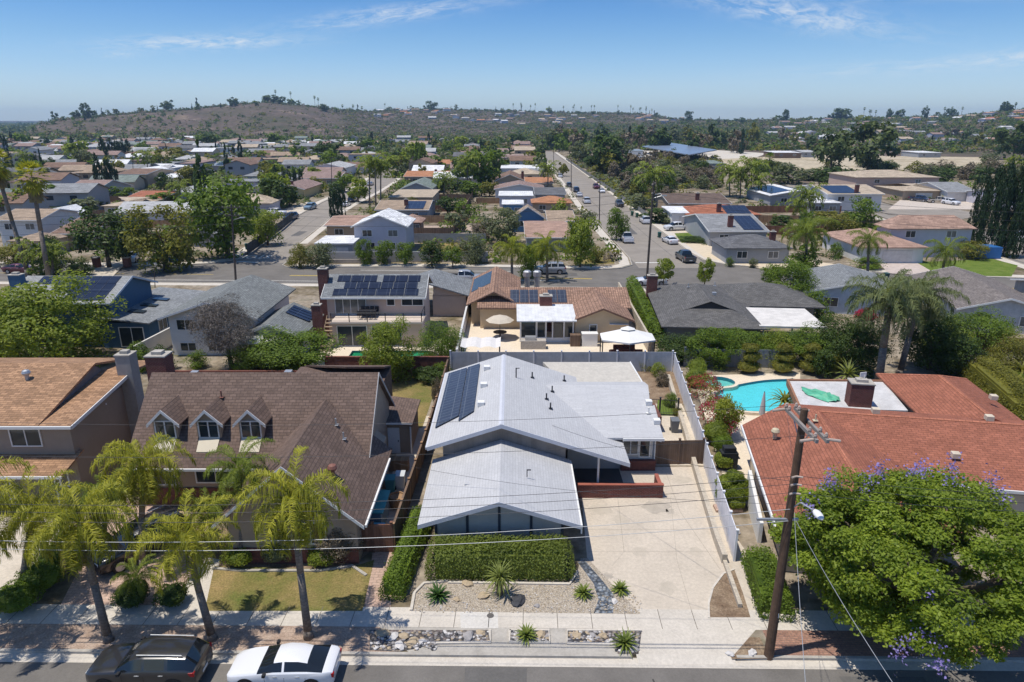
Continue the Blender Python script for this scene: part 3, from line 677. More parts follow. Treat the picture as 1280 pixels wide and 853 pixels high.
bed([(722,703),(731,701),(752,725),(768,745),(766,767),(742,767),(748,750),(742,730)],BLUES,.018,'dry_creek_stones')
edging([(514,764),(518,742),(530,730),(560,727)],False,.14); edging([(560,729),(712,731),(722,715)],False,.14)
DRIVE=plain('driveway_concrete',(.525,.457,.372),.9,var=.09,scale=.38,fine=6,spec=.15)
sheet('driveway',px([(727,622),(734,700),(800,768),(990,773),(905,650),(880,584),(800,584),(700,580),(705,622)]),.008,DRIVE)
sheet('driveway_crossing',[(6.05,26.15),(11.35,26.05),(9.8,yc(9.8)+.17),(5.5,yc(5.5)+.17)],.009,CONCW)
for pts,w in (([(772,622),(776,655),(780,690)],.035),([(832,590),(850,640),(900,712)],.035),([(838,622),(846,700),(866,770)],.025),([(727,662),(900,662)],.03),([(735,690),(915,690)],.025),([(780,690),(765,708)],.02)):
    P=px(pts); strip('driveway_joint',[(p.x,p.y) for p in P],w*.6,.013,plain('joint_mid',(.30,.26,.21),.95,var=0))
sheet('porch_shade_sheet',[(3.4,37.85),(7.25,37.85),(7.25,42.2),(3.4,42.2)],.016,plain('porch_shade_dark',(.075,.075,.08),.7,var=.1))  # dark sheet over the slab: the carport recess's deep shade painted as colour
STAIN=plain('oil_stain',(.41,.36,.295),.9,var=.12,scale=2)
STAIN2=plain('damp_stain',(.475,.415,.335),.9,var=.1,scale=2)
rn=random.Random(4)
for px_,py_,ra,rb,m_ in ((752,637,.8,.25,STAIN2),(820,634,.9,.3,STAIN),(838,640,.35,.12,STAIN),(775,650,.6,.2,STAIN2),(800,690,.5,.16,STAIN2),(852,600,.7,.2,STAIN2),(760,720,.3,.1,STAIN),(835,735,.5,.2,STAIN2),(870,690,.4,.15,STAIN2)):
    c=G(px_,py_); k=18; sheet('concrete_stain',[(c.x+ra*math.cos(a*6.283/k)*rn.uniform(.6,1.1),c.y+rb*3*math.sin(a*6.283/k)*rn.uniform(.6,1.1)) for a in range(k)],.0105,m_)
sheet('dirt_bed',px([(886,772),(886,755),(892,735),(905,718),(918,713),(928,740),(938,772)]),.016,DIRT,'stuff')
edging([(886,773),(885.5,755),(891,735),(904,717.5),(918,712)],False,.1,.05)
# lot with the dormer house: pink paver drive, walks, lawn
sheet('paver_driveway',px([(70,768),(160,768),(215,755),(262,690),(262,640),(150,625),(110,690)]),.008,PAVER)
sheet('paver_walk',px([(455,765),(488,765),(492,690),(466,690)]),.008,PAVER)
sheet('paver_walk',px([(205,768),(262,768),(275,700),(235,690)]),.007,CONCW)
sheet('lawn',px([(256,764),(453,764),(468,700),(430,712),(268,708)]),.012,LAWN,'stuff')
edging([(266,711),(300,714),(345,714),(400,714),(440,708),(458,720)],False,.16,.08,CONCG)
sheet('planting_soil',px([(266,711),(345,714),(440,708),(462,690),(440,660),(270,660)]),.006,DIRT,'stuff')
# lot far left: concrete drive
sheet('concrete_driveway',px([(-120,770),(10,745),(85,660),(60,640),(-100,650)]),.008,CONC)
# yard between the two houses and behind
sheet('side_yard_path',px([(478,655),(500,655),(540,520),(505,520)]),.007,CONC)
sheet('back_lawn',px([(484,535),(528,535),(550,470),(470,470)]),.009,LAWN,'stuff')
sheet('side_patio',px([(790,582),(885,582),(852,505),(800,505)]),.012,CONC)
sheet('side_patio_dirt',px([(800,505),(855,505),(838,448),(770,448)]),.011,DIRT)
# backyards of the next row
sheet('pool_deck',[(-19.5,60.2),(-6.6,60.2),(-6.6,70),(-19.5,70)],.007,PATIO)
sheet('back_patio',[(-5.2,61),(14.3,61),(14.3,92),(10.5,92),(13,80),(-5.2,80)],.007,PATIO)
sheet('pool_patio',px([(866,470),(1000,466),(1000,520),(945,600),(905,600)]),.007,PATIO)
sheet('grass_yard',[(-6.2,70.5),(-9.5,70.5),(-9,78),(-5.8,78)],.006,YARD)
# ================= building kit =================
FACE={'S':((1,0),(0,-1)),'N':((-1,0),(0,1)),'E':((0,1),(1,0)),'W':((0,-1),(-1,0))}
def fbox(mb,o,face,u0,u1,v0,v1,d0,d1,mi=0):
    U,D=FACE[face]; P=[]
    for v in (v0,v1):
        for u,d in((u0,d1),(u1,d1),(u1,d0),(u0,d0)): P.append((o[0]+U[0]*u+D[0]*d,o[1]+U[1]*u+D[1]*d,o[2]+v))
    return mb.add(P,[(3,2,1,0),(4,5,6,7),(0,1,5,4),(1,2,6,5),(2,3,7,6),(3,0,4,7)],mi)
TRIM=plain('white_trim',(.74,.73,.70),.6,var=.05)
GLASS=plain('window_glass',(.03,.04,.045),.06,var=.25,scale=.9,spec=.6)
GLASSB=plain('window_glass_curtained',(.16,.16,.15),.12,var=.35,scale=1.5,spec=.6)
DARKM=plain('dark_metal',(.04,.04,.045),.45,.3,var=.1)
GALV=plain('galvanised_metal',(.45,.46,.47),.45,.6,var=.15,scale=4)
SOLAR=brick('solar_cells',(.022,.03,.055),(.018,.024,.045),(.075,.09,.12),1.02,1.68,.02,.18,offset=0.,bump=0,stain=.12)
SOLARG=brick('solar_cells_grey',(.05,.06,.085),(.045,.052,.075),(.11,.125,.15),.5,.84,.03,.22,offset=0.,bump=0,stain=.12)
BRICKR=brick('red_brick',(.175,.045,.035),(.125,.034,.027),(.19,.14,.12),.22,.085,.012,.9,stain=.16)
BRICKW=brick('red_slump_wall',(.21,.085,.06),(.155,.06,.045),(.12,.06,.05),.42,.2,.014,.9,stain=.18)
BLOCKW=brick('cream_block',(.52,.46,.37),(.46,.40,.32),(.36,.31,.25),.42,.2,.012,.9,stain=.1)
def window(par,x,y,z,w,h,face='S',panes=2,glass=None,frame=None,name='window',sill=False,bars=0):
    """z = bottom of the opening; a frame with mullions, its pane a sub-part"""
    f=MB(); o=(x,y,z); t=.075
    for a in((-w/2-t,-w/2,-t,h+t),(w/2,w/2+t,-t,h+t),(-w/2,w/2,-t,0),(-w/2,w/2,h,h+t)): fbox(f,o,face,*a,0,.07)
    for i in range(1,panes):
        u=-w/2+w*i/panes; fbox(f,o,face,u-.03,u+.03,0,h,.01,.06)
    for i in range(bars): fbox(f,o,face,-w/2,w/2,h*(i+1)/(bars+1)-.015,h*(i+1)/(bars+1)+.015,.01,.052)
    fo=f.build(name,frame or TRIM,par)
    p=MB(); fbox(p,o,face,-w/2,w/2,0,h,-.02,.025); p.build('pane',glass or GLASS,fo)
    if sill: s=MB(); fbox(s,o,face,-w/2-.15,w/2+.15,-t-.06,-t-.002,0,.16); s.build('sill',frame or TRIM,fo)
    return fo
def gable_profile(a0,a1,eave,ridge,s,over,th,rc=None):
    m=(a0+a1)/2 if rc is None else rc
    zl=eave-over*s; zr=eave-over*s
    return m,zl,zr
def roof_gable(mb,x0,x1,y0,y1,eave,ridge,axis='x',oe=.5,og=.4,th=.14,mi=0,oe2=None,og2=None):
    """axis = direction of the ridge; eave = height where roof meets wall; oe/oe2 eave overhang low/high side, og/og2 gable overhang"""
    oe2=oe if oe2 is None else oe2; og2=og if og2 is None else og2
    if axis=='x': a0,a1,l0,l1=y0,y1,x0-og,x1+og2
    else: a0,a1,l0,l1=x0,x1,y0-og,y1+og2
    m=(a0+a1)/2; s=(ridge-eave)/((a1-a0)/2)
    prof=[(a0-oe,eave-oe*s),(m,ridge),(a1+oe2,eave-oe2*s)]; pt=[(a,z+th) for a,z in prof]; ring=pt+[prof[2],prof[1],prof[0]]
    def V(l,a,z): return (l,a,z) if axis=='x' else (a,l,z)
    P=[V(l0,a,z) for a,z in ring]+[V(l1,a,z) for a,z in ring]; n=6
    F=[(i,(i+1)%n,n+(i+1)%n,n+i) for i in range(n)]+[(0,5,4,1),(1,4,3,2),(n,n+1,n+4,n+5),(n+1,n+2,n+3,n+4)]
    if axis=='x': F=[tuple(reversed(f)) for f in F]
    return mb.add(P,F,mi)
def wall_gable(mb,x0,x1,y0,y1,eave,ridge,axis='x',mi=0,z0=-.05):
    if axis=='x':
        m=(y0+y1)/2; e=[(x0,y0),(x1,y0),(x1,y1),(x0,y1)]
        P=[(x,y,z0) for x,y in e]+[(x,y,eave) for x,y in e]+[(x0,m,ridge),(x1,m,ridge)]
        F=[(0,1,5,4),(1,2,6,9,5),(2,3,7,6),(3,0,4,8,7),(3,2,1,0),(4,5,9,8),(6,7,8,9)]
    else:
        m=(x0+x1)/2; e=[(x0,y0),(x1,y0),(x1,y1),(x0,y1)]
        P=[(x,y,z0) for x,y in e]+[(x,y,eave) for x,y in e]+[(m,y0,ridge),(m,y1,ridge)]
        F=[(0,1,5,8,4),(1,2,6,5),(2,3,7,9,6),(3,0,4,7),(3,2,1,0),(5,6,9,8),(7,4,8,9)]
    return mb.add(P,F,mi)
def roof_hip(mb,x0,x1,y0,y1,eave,ridge,axis='x',o=.5,th=.14,mi=0):
    if axis=='x': half=(y1-y0)/2
    else: half=(x1-x0)/2
    s=(ridge-eave)/half; z=eave-o*s; X0,X1,Y0,Y1=x0-o,x1+o,y0-o,y1+o; h=half+o
    if axis=='x': r=[(X0+h,(Y0+Y1)/2),(X1-h,(Y0+Y1)/2)]
    else: r=[((X0+X1)/2,Y0+h),((X0+X1)/2,Y1-h)]
    e=[(X0,Y0),(X1,Y0),(X1,Y1),(X0,Y1)]
    P=[(a,b,z) for a,b in e]+[(a,b,z+th) for a,b in e]+[(a,b,ridge+th) for a,b in r]
    F=[(3,2,1,0),(0,1,5,4),(1,2,6,5),(2,3,7,6),(3,0,4,7)]
    F+= [(4,5,9,8),(5,6,9),(6,7,8,9),(7,4,8)] if axis=='x' else [(4,5,8),(5,6,9,8),(6,7,9),(7,4,8,9)]
    return mb.add(P,F,mi)
def gable_trim(mb,x0,x1,y0,y1,eave,ridge,axis,oe,og,th=.14,w=.2,mi=0,both=True):
    """barge boards 3 mm proud of the roof's gable ends"""
    a0,a1=(y0,y1) if axis=='x' else (x0,x1); m=(a0+a1)/2; s=(ridge-eave)/((a1-a0)/2)
    ends=[((x0-og) if axis=='x' else (y0-og),-1)]
    if both: ends.append(((x1+og) if axis=='x' else (y1+og),1))
    for l,sg in ends:
        for ea in(a0-oe,a1+oe):
            ze=eave-oe*s
            q=[(ea,ze-w+th),(m,ridge-w+th),(m,ridge+th+.01),(ea,ze+th+.01)]
            A=l+sg*.004;Bq=l+sg*.045
            P=[((A,a,z) if axis=='x' else (a,A,z)) for a,z in q]+[((Bq,a,z) if axis=='x' else (a,Bq,z)) for a,z in q]
            mb.add(P,[(0,1,2,3),(7,6,5,4),(0,4,5,1),(1,5,6,2),(2,6,7,3),(3,7,4,0)],mi)
def eave_trim(mb,x0,x1,y0,y1,eave,ridge,axis,oe,og,th=.14,side=-1,mi=0):
    a0,a1=(y0,y1) if axis=='x' else (x0,x1); s=(ridge-eave)/((a1-a0)/2); z=eave-oe*s; a=(a0-oe) if side<0 else (a1+oe)
    l0,l1=((x0,x1) if axis=='x' else (y0,y1)); l0-=og;l1+=og
    if axis=='x': mb.box((l0+l1)/2,a+side*.055,z-.03,l1-l0,.1,.15,0,mi)
    else: mb.box(a+side*.055,(l0+l1)/2,z-.03,.1,l1-l0,.15,0,mi)
def slab(mb,pts,th=.12,mi=0): return mb.prism(pts,th,mi)
def chimney(par,x,y,z0,z1,sx=.9,sy=.7,mat=None,cap=None):
    b=MB(); b.box(x,y,z0,sx,sy,z1-z0); c=b.build('chimney',mat or BRICKR,par)
    k=MB(); k.box(x,y,z1+.002,sx+.08,sy+.08,.09); k.box(x,y,z1+.094,sx*.5,sy*.5,.2); k.build('chimney_cap',cap or CONCG,c); return c
def vents(par,roofz,spots,mat=None):
    for x,y,kind in spots:
        z=roofz(x,y); b=MB()
        if kind=='p': b.tube((x,y,z-.05),(x,y,z+.45),.05); b.box(x,y,z+.02,.3,.3,.02)
        elif kind=='t': b.tube((x,y,z-.05),(x,y,z+.35),.13); b.lathe(x,y,[(.22,z+.32),(.27,z+.45),(.2,z+.6),(.05,z+.66)],10)
        elif kind=='s': b.tube((x,y,z-.05),(x,y,z+.75),.045); b.tube((x,y,z+.72),(x+.25,y-.05,z+.75),.03)
        else: b.prism([(x-.22,y-.2,z+.28),(x+.22,y-.2,z+.28),(x+.22,y+.2,z+.3),(x-.22,y+.2,z+.3)],.3)
        b.build('roof_vent',mat or TRIM,par)
def door(par,x,y,w,h,face,mat,z=0,handle=True,name='door'):
    b=MB(); fbox(b,(x,y,z),face,-w/2,w/2,0,h,0,.05); d=b.build(name,mat,par)
    if handle: k=MB(); fbox(k,(x,y,z),face,w*.36,w*.42,h*.46,h*.52,.05,.11); k.build('handle',DARKM,d)
    return d
# ================= 1. the grey house in the middle =================
GREYROOF=brick('pale_grey_shingle',(.495,.495,.50),(.46,.46,.465),(.37,.37,.375),.9,.17,.011,.7,stain=.05,bump=.15)
GREYWOOD=stripes('grey_board_wall',(.27,.24,.215),.3,.75,0,.8,width=.06,var=.08)
BLUEGREY=plain('blue_grey_panel',(.45,.425,.40),.8,var=.06)
BATTEN=plain('dark_batten',(.05,.055,.07),.7,var=.05)
FASC=plain('pale_fascia',(.55,.56,.60),.6,var=.05)
WHITEW=plain('white_stucco',(.70,.69,.66),.85,var=.05,scale=2)
WINGW=plain('pale_siding',(.55,.53,.49),.8,var=.05)
h=thing('grey_roof_house','low grey roofed house with front garage gable and narrow solar panels','house',(1,45,0))
w=MB(); wall_gable(w,-4.1,2.75,31.9,38.3,2.42,3.52,'y')
w.build('garage_wall',BLUEGREY,h)
for x in(-4.1,-2.4,-.68,1.03,2.72): b=MB(); fbox(b,(x,31.9,0),'S',-.07,.07,0,2.45+(1.2-abs(x+.68)*.35 if abs(x+.68)<3.2 else 0)-.0,.0,.05); b.build('batten',BATTEN,h)
b=MB(); roof_gable(b,-4.1,2.75,31.9,38.3,2.46,3.56,'y',.85,.85,og2=.02); b.build('garage_roof',GREYROOF,h)
b=MB(); gable_trim(b,-4.1,2.75,31.9,38.3,2.46,3.56,'y',.85,.85,both=False,w=.24); b.build('fascia',FASC,h)
b=MB(); eave_trim(b,-4.1,2.75,31.9,37.4,2.46,3.56,'y',.85,.85,side=1); b.tube((3.66,31.15,2.1),(3.66,31.15,1.75),.045); b.build('gutter',TRIM,h)
b=MB(); b.box(.85,34.4,3.3,.05,.05,.45); b.box(.95,34.4,3.7,.25,.05,.05); b.build('roof_vent',DARKM,h)
b=MB(); b.box(-2.4,34.0,3.0,.5,.4,.16); b.build('roof_vent',GREYROOF,h)
# main gabled body, the ridge runs away from the camera; right slope reaches out over the carport
MS=.333
def mz(x): return 4.85-MS*abs(x+.63)
w=MB(); w.add([(x,y,z) for y in(38.35,50.1) for x,z in((-4.3,-.05),(3.35,-.05),(3.35,mz(3.35)),(-.63,4.85),(-4.3,mz(-4.3)))],[(0,1,2,3,4),(9,8,7,6,5),(0,5,6,1),(1,6,7,2),(2,7,8,3),(3,8,9,4),(4,9,5,0)])
w.build('wall',GREYWOOD,h)
b=MB(); t=.15; yA,yB=37.72,50.65
P=[]
for y in(yA,yB):
    for x,dz in((-5.2,t),(-.63,t),(7.28,t),(7.28,0),(-.63,0),(-5.2,0)): P.append((x,y,mz(x)+dz))
b.add(P,[(0,1,7,6),(1,2,8,7),(2,3,9,8),(3,4,10,9),(4,5,11,10),(5,0,6,11),(0,5,4,1),(1,4,3,2),(6,7,10,11),(7,8,9,10)])
b.build('main_roof',GREYROOF,h)
b=MB()
for xa,xb in((-5.2,-.63),(-.63,7.28)):
    q=[(xa,mz(xa)-.1),(xb,mz(xb)-.1),(xb,mz(xb)+t+.01),(xa,mz(xa)+t+.01)]
    b.add([(x,yA-.004,z) for x,z in q]+[(x,yA-.05,z) for x,z in q],[(0,1,2,3),(7,6,5,4),(0,4,5,1),(1,5,6,2),(2,6,7,3),(3,7,4,0)])
b.box(-5.26,(yA+yB)/2,mz(-5.2)-.02,.1,yB-yA,.15)
b.build('fascia',FASC,h)
b=MB()
b.add([(-.81,y,mz(-.81)+t+dz) for y,dz in((yA,.012),(yB,.012))]+[(-.65,y,mz(-.65)+t+.035) for y in(yA,yB)]+[(-.49,y,mz(-.49)+t+.012) for y in(yA,yB)],[(0,2,3,1),(2,4,5,3)]); b.build('ridge_cap',FASC,h)
# solar strip on the left slope: two columns of panels
def on_slope(x,y,dz): return (x,y,mz(x)+t+dz)
for k,(xa,xb) in enumerate(((-4.95,-3.5),(-3.44,-2.5))):
    b=MB(); b.prism([on_slope(xa,40.1,.12),on_slope(xb,40.9,.12),on_slope(xb,50.0,.12),on_slope(xa,50.0,.12)],.05); b.build('solar_panel',SOLARG,h)
vents(h,lambda x,y:mz(x)+t,[(-1.9,48.4,'b'),(-2.0,45.0,'b'),(-2.05,41.7,'b')])
vents(h,lambda x,y:mz(x)+t,[(.3,46.4,'s'),(1.5,47.4,'p'),(4.0,48.9,'p'),(2.9,45.8,'p'),(2.6,42.5,'p'),(2.4,44.0,'p')],DARKM)
# right wing
def rz(y): return 3.85-.2*abs(46.7-y)
w=MB(); w.box(6.6,45.2,-.05,5.7,7.6,2.72); w.build('wing_wall',WINGW,h)
b=MB(); Q=[(2.0,40.5),(9.9,40.5),(10.0,44.2),(9.7,44.2),(10.0,46.7),(2.4,46.7)]
b.prism([(x,y,rz(y)+.13) for x,y in Q],.13); b.prism([(2.2,46.7,3.98),(10.0,46.7,3.98),(10.0,48.2,3.66),(2.2,48.2,3.66)],.13); b.build('wing_roof',GREYROOF,h)
b=MB(); b.box(8.6,40.43,rz(40.5)-.05,2.7,.1,.17); b.tube((9.75,40.45,2.5),(9.6,41.3,2.2),.045); b.tube((9.6,41.4,2.1),(9.6,41.4,0),.045); b.build('gutter',TRIM,h)
window(h,7.95,41.4,1.15,.95,1.05,'S',2,glass=GLASSB); window(h,8.9,41.4,.95,.62,1.3,'S',1)
b=MB(); b.box(8.5,41.25,-.02,2.3,.3,.75); b.build('brick_wainscot',BRICKR,h)
b=MB(); b.prism([(4.6,47.4,3.1),(10.3,47.4,3.1),(9.95,54.2,3.1),(2.6,54.2,3.1)],.25); b.build('flat_roof',plain('beige_flat_roof',(.50,.465,.405),.9,var=.08,fine=5),h)
b=MB(); b.box(6.4,50.7,-.03,6.6,6.6,2.86); b.build('rear_wall',WINGW,h)
b=MB(); b.tube((10.2,47.5,3.13),(9.95,54.1,3.13),.06); b.build('flat_roof_edge',TRIM,h)
vents(h,lambda x,y:rz(y)+.13,[(10.0-.6,43.2,'p'),(9.75,42.1,'b'),(9.6,44.3,'b')])
b=MB(); b.tube((5.4,38.2,0),(5.4,38.2,2.78),.07); b.build('carport_post',TRIM,h)
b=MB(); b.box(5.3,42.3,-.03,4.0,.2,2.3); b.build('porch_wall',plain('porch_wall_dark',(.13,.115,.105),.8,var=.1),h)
door(h,4.6,42.2,1.0,2.05,'S',plain('front_door_brown',(.12,.06,.035),.5,var=.1)); window(h,6.2,42.2,.9,1.4,1.1,'S',2)
# low red walls of the entry court
w=MB(); w.box(6.75,37.72,0,5.35,.22,.88); w.box(9.32,38.6,0,.2,1.5,.7); lw=w.build('low_brick_wall',BRICKR); tag(lw,'low red brick wall along the edge of the carport on the driveway','wall')
b=MB(); b.box(6.75,37.72,.884,5.4,.26,.06); b.box(9.32,38.6,.704,.24,1.5,.06); lc=b.build('coping',plain('red_coping',(.34,.11,.075),.8,var=.12),lw)
b=MB(); b.box(8.6,37.95,.1,.7,.35,.3); tag(b.build('planter_trough',DARKM),'small dark trough on the entry slab behind the low brick wall','planter')
# ================= fences =================
def fence(name,label,pts,hgt,mat,post=None,step=2.4,z=0,th=.05,cap=None,pw=.12,cat='fence'):
    P=[Vector((p[0],p[1],z)) for p in pts]; o=thing(name,label,cat,P[0])
    pm=MB(); po=[]
    for a,b_ in zip(P,P[1:]):
        d=(b_-a); L=d.length; rot=math.atan2(d.y,d.x); c=(a+b_)/2
        pm.box(c.x,c.y,z+.03,L,th,hgt-.03,rot)
        if cap: pm.box(c.x,c.y,z+hgt+.002,L,th+.08,.05,rot)
        if post:
            k=max(1,round(L/step))
            for i in range(k+1): q=a.lerp(b_,i/k); po.append((q,rot))
    pm.build('panel',mat,o)
    seen=[]
    for q,rot in po:
        if any((q-s).length<.2 for s in seen): continue
        seen.append(q); m=MB(); m.box(q.x,q.y,z-.02,pw,pw,hgt+.14,rot); m.box(q.x,q.y,z+hgt+.122,pw+.05,pw+.05,.04,rot); m.build('post',post,o)
    return o
VINYL=stripes('white_vinyl',(.66,.66,.70),.18,.85,0,.45,width=.08,var=.03,bump=.15)
VINYLB=stripes('grey_vinyl',(.40,.42,.45),.2,.85,0,.5,width=.07,var=.03,bump=.15)
VPOST=plain('vinyl_post',(.72,.72,.74),.45,var=.03)
WOODB=stripes('brown_boards',(.17,.115,.08),.15,.45,0,.85,width=.1,var=.22)
WOODR=stripes('red_brown_boards',(.22,.11,.07),.15,.45,0,.85,width=.1,var=.2)
WOODT=stripes('tan_boards',(.32,.20,.11),.15,.5,0,.85,width=.1,var=.2)
fence('vinyl_fence','long white vinyl fence between the driveway and the pool garden',[(11.9,31.2),(12.1,33),(12.85,39.5),(13.3,43.3),(14.05,50),(15.15,60)],1.8,VINYL,VPOST,2.4)
fence('vinyl_fence','pale grey vinyl fence along the back of the grey roofed house',[(-5.75,60.2),(15.0,60.2)],1.95,VINYLB,VPOST,2.45)
o=thing('retaining_wall','low cream block wall at the foot of the white vinyl fence','wall',(11.4,30,0)); b=MB()
b.box(11.2,29.3,0,.2,3.6,.22,-.08)
for a,c in(((11.32,31.0),(11.45,33)),((11.45,33),(12.25,40.5)),((12.25,40.5),(12.9,46)),((12.9,46),(14.2,58))):
    d=Vector(c)-Vector(a); m=(Vector(a)+Vector(c))/2; b.box(m.x,m.y,0,d.length,.28,.55,math.atan2(d.y,d.x))
b.build('block_course',BLOCKW,o)
fence('wooden_fence','brown board fence closing the side patio beside the grey house',[(9.75,41.95),(13.05,42.1)],1.8,WOODB,WOODB,1.65)
fence('wooden_fence','tan capped board fence between the dormer house and the grey house',[(-6.45,32.2),(-6.15,42),(-5.95,52),(-5.9,59.6)],1.55,WOODB,plain('fence_post_tan',(.34,.20,.11),.85),2.2,cap=True)
fence('wooden_gate_fence','red brown board gate closing the side yard behind the paver walk',[(-8.6,32.0),(-6.5,32.0)],1.75,WOODR,WOODR,1.05)
o=thing('brick_garden_wall','red block wall behind the back lawn and below the green pool','wall',(-12,59.3,0)); b=MB(); b.box(-11.6,59.3,0,11.3,.22,1.75); b.build('block_course',BRICKW,o); b=MB(); b.box(-11.6,59.3,1.753,11.4,.28,.07); b.build('coping',BRICKW,o)
o=thing('block_garden_wall','dusty block wall topped with shrubs behind the brown dormer house','wall',(-24,56.2,0)); b=MB(); b.box(-24,56.4,0,13,.25,1.5); b.build('block_course',BRICKW,o)
# ================= 2. the dormer house =================
BRSH=shingle('brown_shingle',(.158,.110,.088),.17)
TANW=plain('tan_stucco',(.36,.275,.20),.9,var=.07,scale=1.5)
h=thing('dormer_house','brown shingled house with three small white trimmed dormers','house',(-15,41,0))
sl=.9
def bz(y): return 7.15-sl*abs(40.75-y)
w=MB(); wall_gable(w,-22.7,-8.75,36.75,44.75,3.45,7.05,'x'); w.build('wall',TANW,h)
b=MB(); roof_gable(b,-22.7,-8.75,36.75,44.75,3.5,7.1,'x',.75,.25,.12); b.build('main_roof',BRSH,h)
b=MB(); gable_trim(b,-8.9,-8.75,36.75,44.75,3.5,7.1,'x',.75,.25,.12,.18) if False else None; eave_trim(b,-22.7,-14.9,36.75,44.75,3.5,7.1,'x',.75,.25,side=-1); b.build('gutter',TRIM,h)
b=MB(); gable_trim(b,-22.7,-8.75,36.75,44.75,3.5,7.1,'x',.75,.25,.12,.18); q=b; b=MB(); b.add(q.v[16:],[tuple(i-16 for i in f) for f in q.f[12:]]); b.build('barge_board',plain('grey_trim',(.40,.39,.38),.7),h)
w=MB(); wall_gable(w,-14.9,-8.15,31.05,40.2,2.95,5.85,'y'); w.build('garage_wall',TANW,h)
b=MB(); roof_gable(b,-14.9,-8.15,31.05,38.6,3.0,5.95,'y',.55,.6,.12,og2=.5); b.build('cross_gable_roof',BRSH,h)
b=MB(); gable_trim(b,-14.9,-8.15,31.05,38.6,3.0,5.95,'y',.55,.6,.12,.18,both=False); eave_trim(b,-14.9,-8.15,31.05,37.4,3.0,5.95,'y',.55,.5,side=1); b.build('trim',TRIM,h)
b=MB(); fbox(b,(0,31.05,0),'S',-14.9,-8.15,0,.95,0,.08); b.build('brick_wainscot',BRICKW,h); b=MB(); fbox(b,(0,36.75,0),'S',-22.7,-14.95,0,1.25,0,.08); b.build('brick_wainscot',BRICKW,h)
window(h,-10.6,31.05,1.25,1.5,1.2); window(h,-17.9,36.75,1.65,2.3,.95); window(h,-21.0,36.75,1.5,1.2,1.2)
door(h,-15.9,36.7,1.0,2.05,'S',plain('green_door',(.06,.10,.08),.5,var=.1))
for x in(-20.85,-18.25,-15.7):
    d=MB(); wall_gable(d,x-.72,x+.72,37.45,40.0,5.35,6.05,'y',z0=3.9); dm=d.build('dormer',plain('dormer_tan',(.42,.33,.24),.9,var=.05),h)
    r=MB(); roof_gable(r,x-.72,x+.72,37.45,39.9,5.37,6.07,'y',.26,.22,.08,og2=.25); r.build('dormer_roof',BRSH,dm)
    r=MB(); gable_trim(r,x-.72,x+.72,37.45,39.9,5.37,6.07,'y',.26,.22,.08,.2,both=False); r.build('dormer_trim',TRIM,dm)
    f=MB(); o_=(x,37.45,4.22)
    for a in((-.62,-.55,0,1.15),(.55,.62,0,1.15),(-.55,.55,0,.07),(-.55,.55,1.08,1.15),(-.035,.035,.07,1.08)): fbox(f,o_,'S',*a,0,.06)
    fo=f.build('dormer_window',TRIM,dm)
    # apron flashing below the window lies on the slope
    r=MB(); r.prism([(x-.6,36.72,bz(36.72)+.14),(x+.6,36.72,bz(36.72)+.14),(x+.62,37.44,bz(37.44)+.14),(x-.62,37.44,bz(37.44)+.14)],.04); r.build('dormer_apron',plain('apron_cream',(.62,.55,.42),.6,var=.04),dm)
    p=MB(); fbox(p,o_,'S',-.56,.56,.03,1.1,-.02,.02); p.build('dormer_pane',GLASS,dm)
chimney(h,-23.35,42.6,0,7.75,1.3,1.1,BRICKR)
COPPER=plain('brown_vent',(.22,.10,.075),.6,var=.1)
gz=lambda x,y:5.95-.874*abs(x+11.52)+.12
vents(h,gz,[(-9.6,32.6,'t')],COPPER); vents(h,gz,[(-10.5,37.2,'p'),(-9.9,36.4,'p')],GALV); vents(h,lambda x,y:bz(y)+.12,[(-18.1,39.4,'p')],COPPER); vents(h,lambda x,y:bz(y)+.12,[(-20.5,41.3,'b'),(-14.4,41.2,'b')],GALV)
b=MB(); b.prism([(-12.9,49.8,4.3),(-9.9,49.8,4.3),(-9.9,52.6,3.4),(-17,52.6,3.4)],.15); b.box(-13.6,49.5,0,7.4,6,3.3); b.build('rear_wing',BRSH,h)
o=thing('garden_shed','tan lean-to shed with brown shingle roof against the dormer house','shed',(-8.2,45.5,0))
w=MB(); w.box(-8.2,45.7,0,2.1,3.9,2.15); w.build('wall',TANW,o); b=MB(); b.prism([(-9.6,43.4,2.65),(-6.95,43.4,2.3),(-6.95,48,2.3),(-9.6,48,2.65)],.12); b.build('roof',BRSH,o)
b=MB(); b.tube((-7.1,43.5,2.2),(-7.1,43.5,0),.06); b.box(-8.25,43.36,2.36,2.6,.06,.12); b.build('trim',TRIM,o); door(o,-8.35,43.75,.85,1.95,'S',TRIM)
# things in the side yard
o=thing('wooden_bench_box','tan wooden storage box standing in front of the shed','box',(-7.6,41.2,0)); b=MB(); b.box(-7.6,41.3,.02,1.25,.6,.75); b.build('body',WOODT,o); b=MB(); b.box(-7.6,41.3,.773,1.32,.66,.05); b.build('lid',WOODT,o)
o=thing('wooden_planter_box','small brown barrel planter beside the board fence in the side yard','planter',(-7.0,36.6,0)); b=MB(); b.lathe(-7.0,36.6,[(.4,0),(.52,.35),(.5,.8),(.44,.8),(.42,.7)],10); b.build('barrel',WOODT,o)
TEAL=plain('teal_fabric',(.10,.33,.32),.7,var=.12)
o=thing('storage_shelter','teal roofed storage locker beside the brown house wall','locker',(-7.5,34.7,0)); b=MB(); b.box(-7.85,34.7,0,.9,2.2,1.5); b.build('body',plain('locker_blue',(.16,.26,.33),.6),o); b=MB(); b.prism([(-8.4,33.5,1.55),(-7.25,33.5,1.5),(-7.25,36.0,1.5),(-8.4,36.0,1.62)],.06); b.build('roof',TEAL,o)
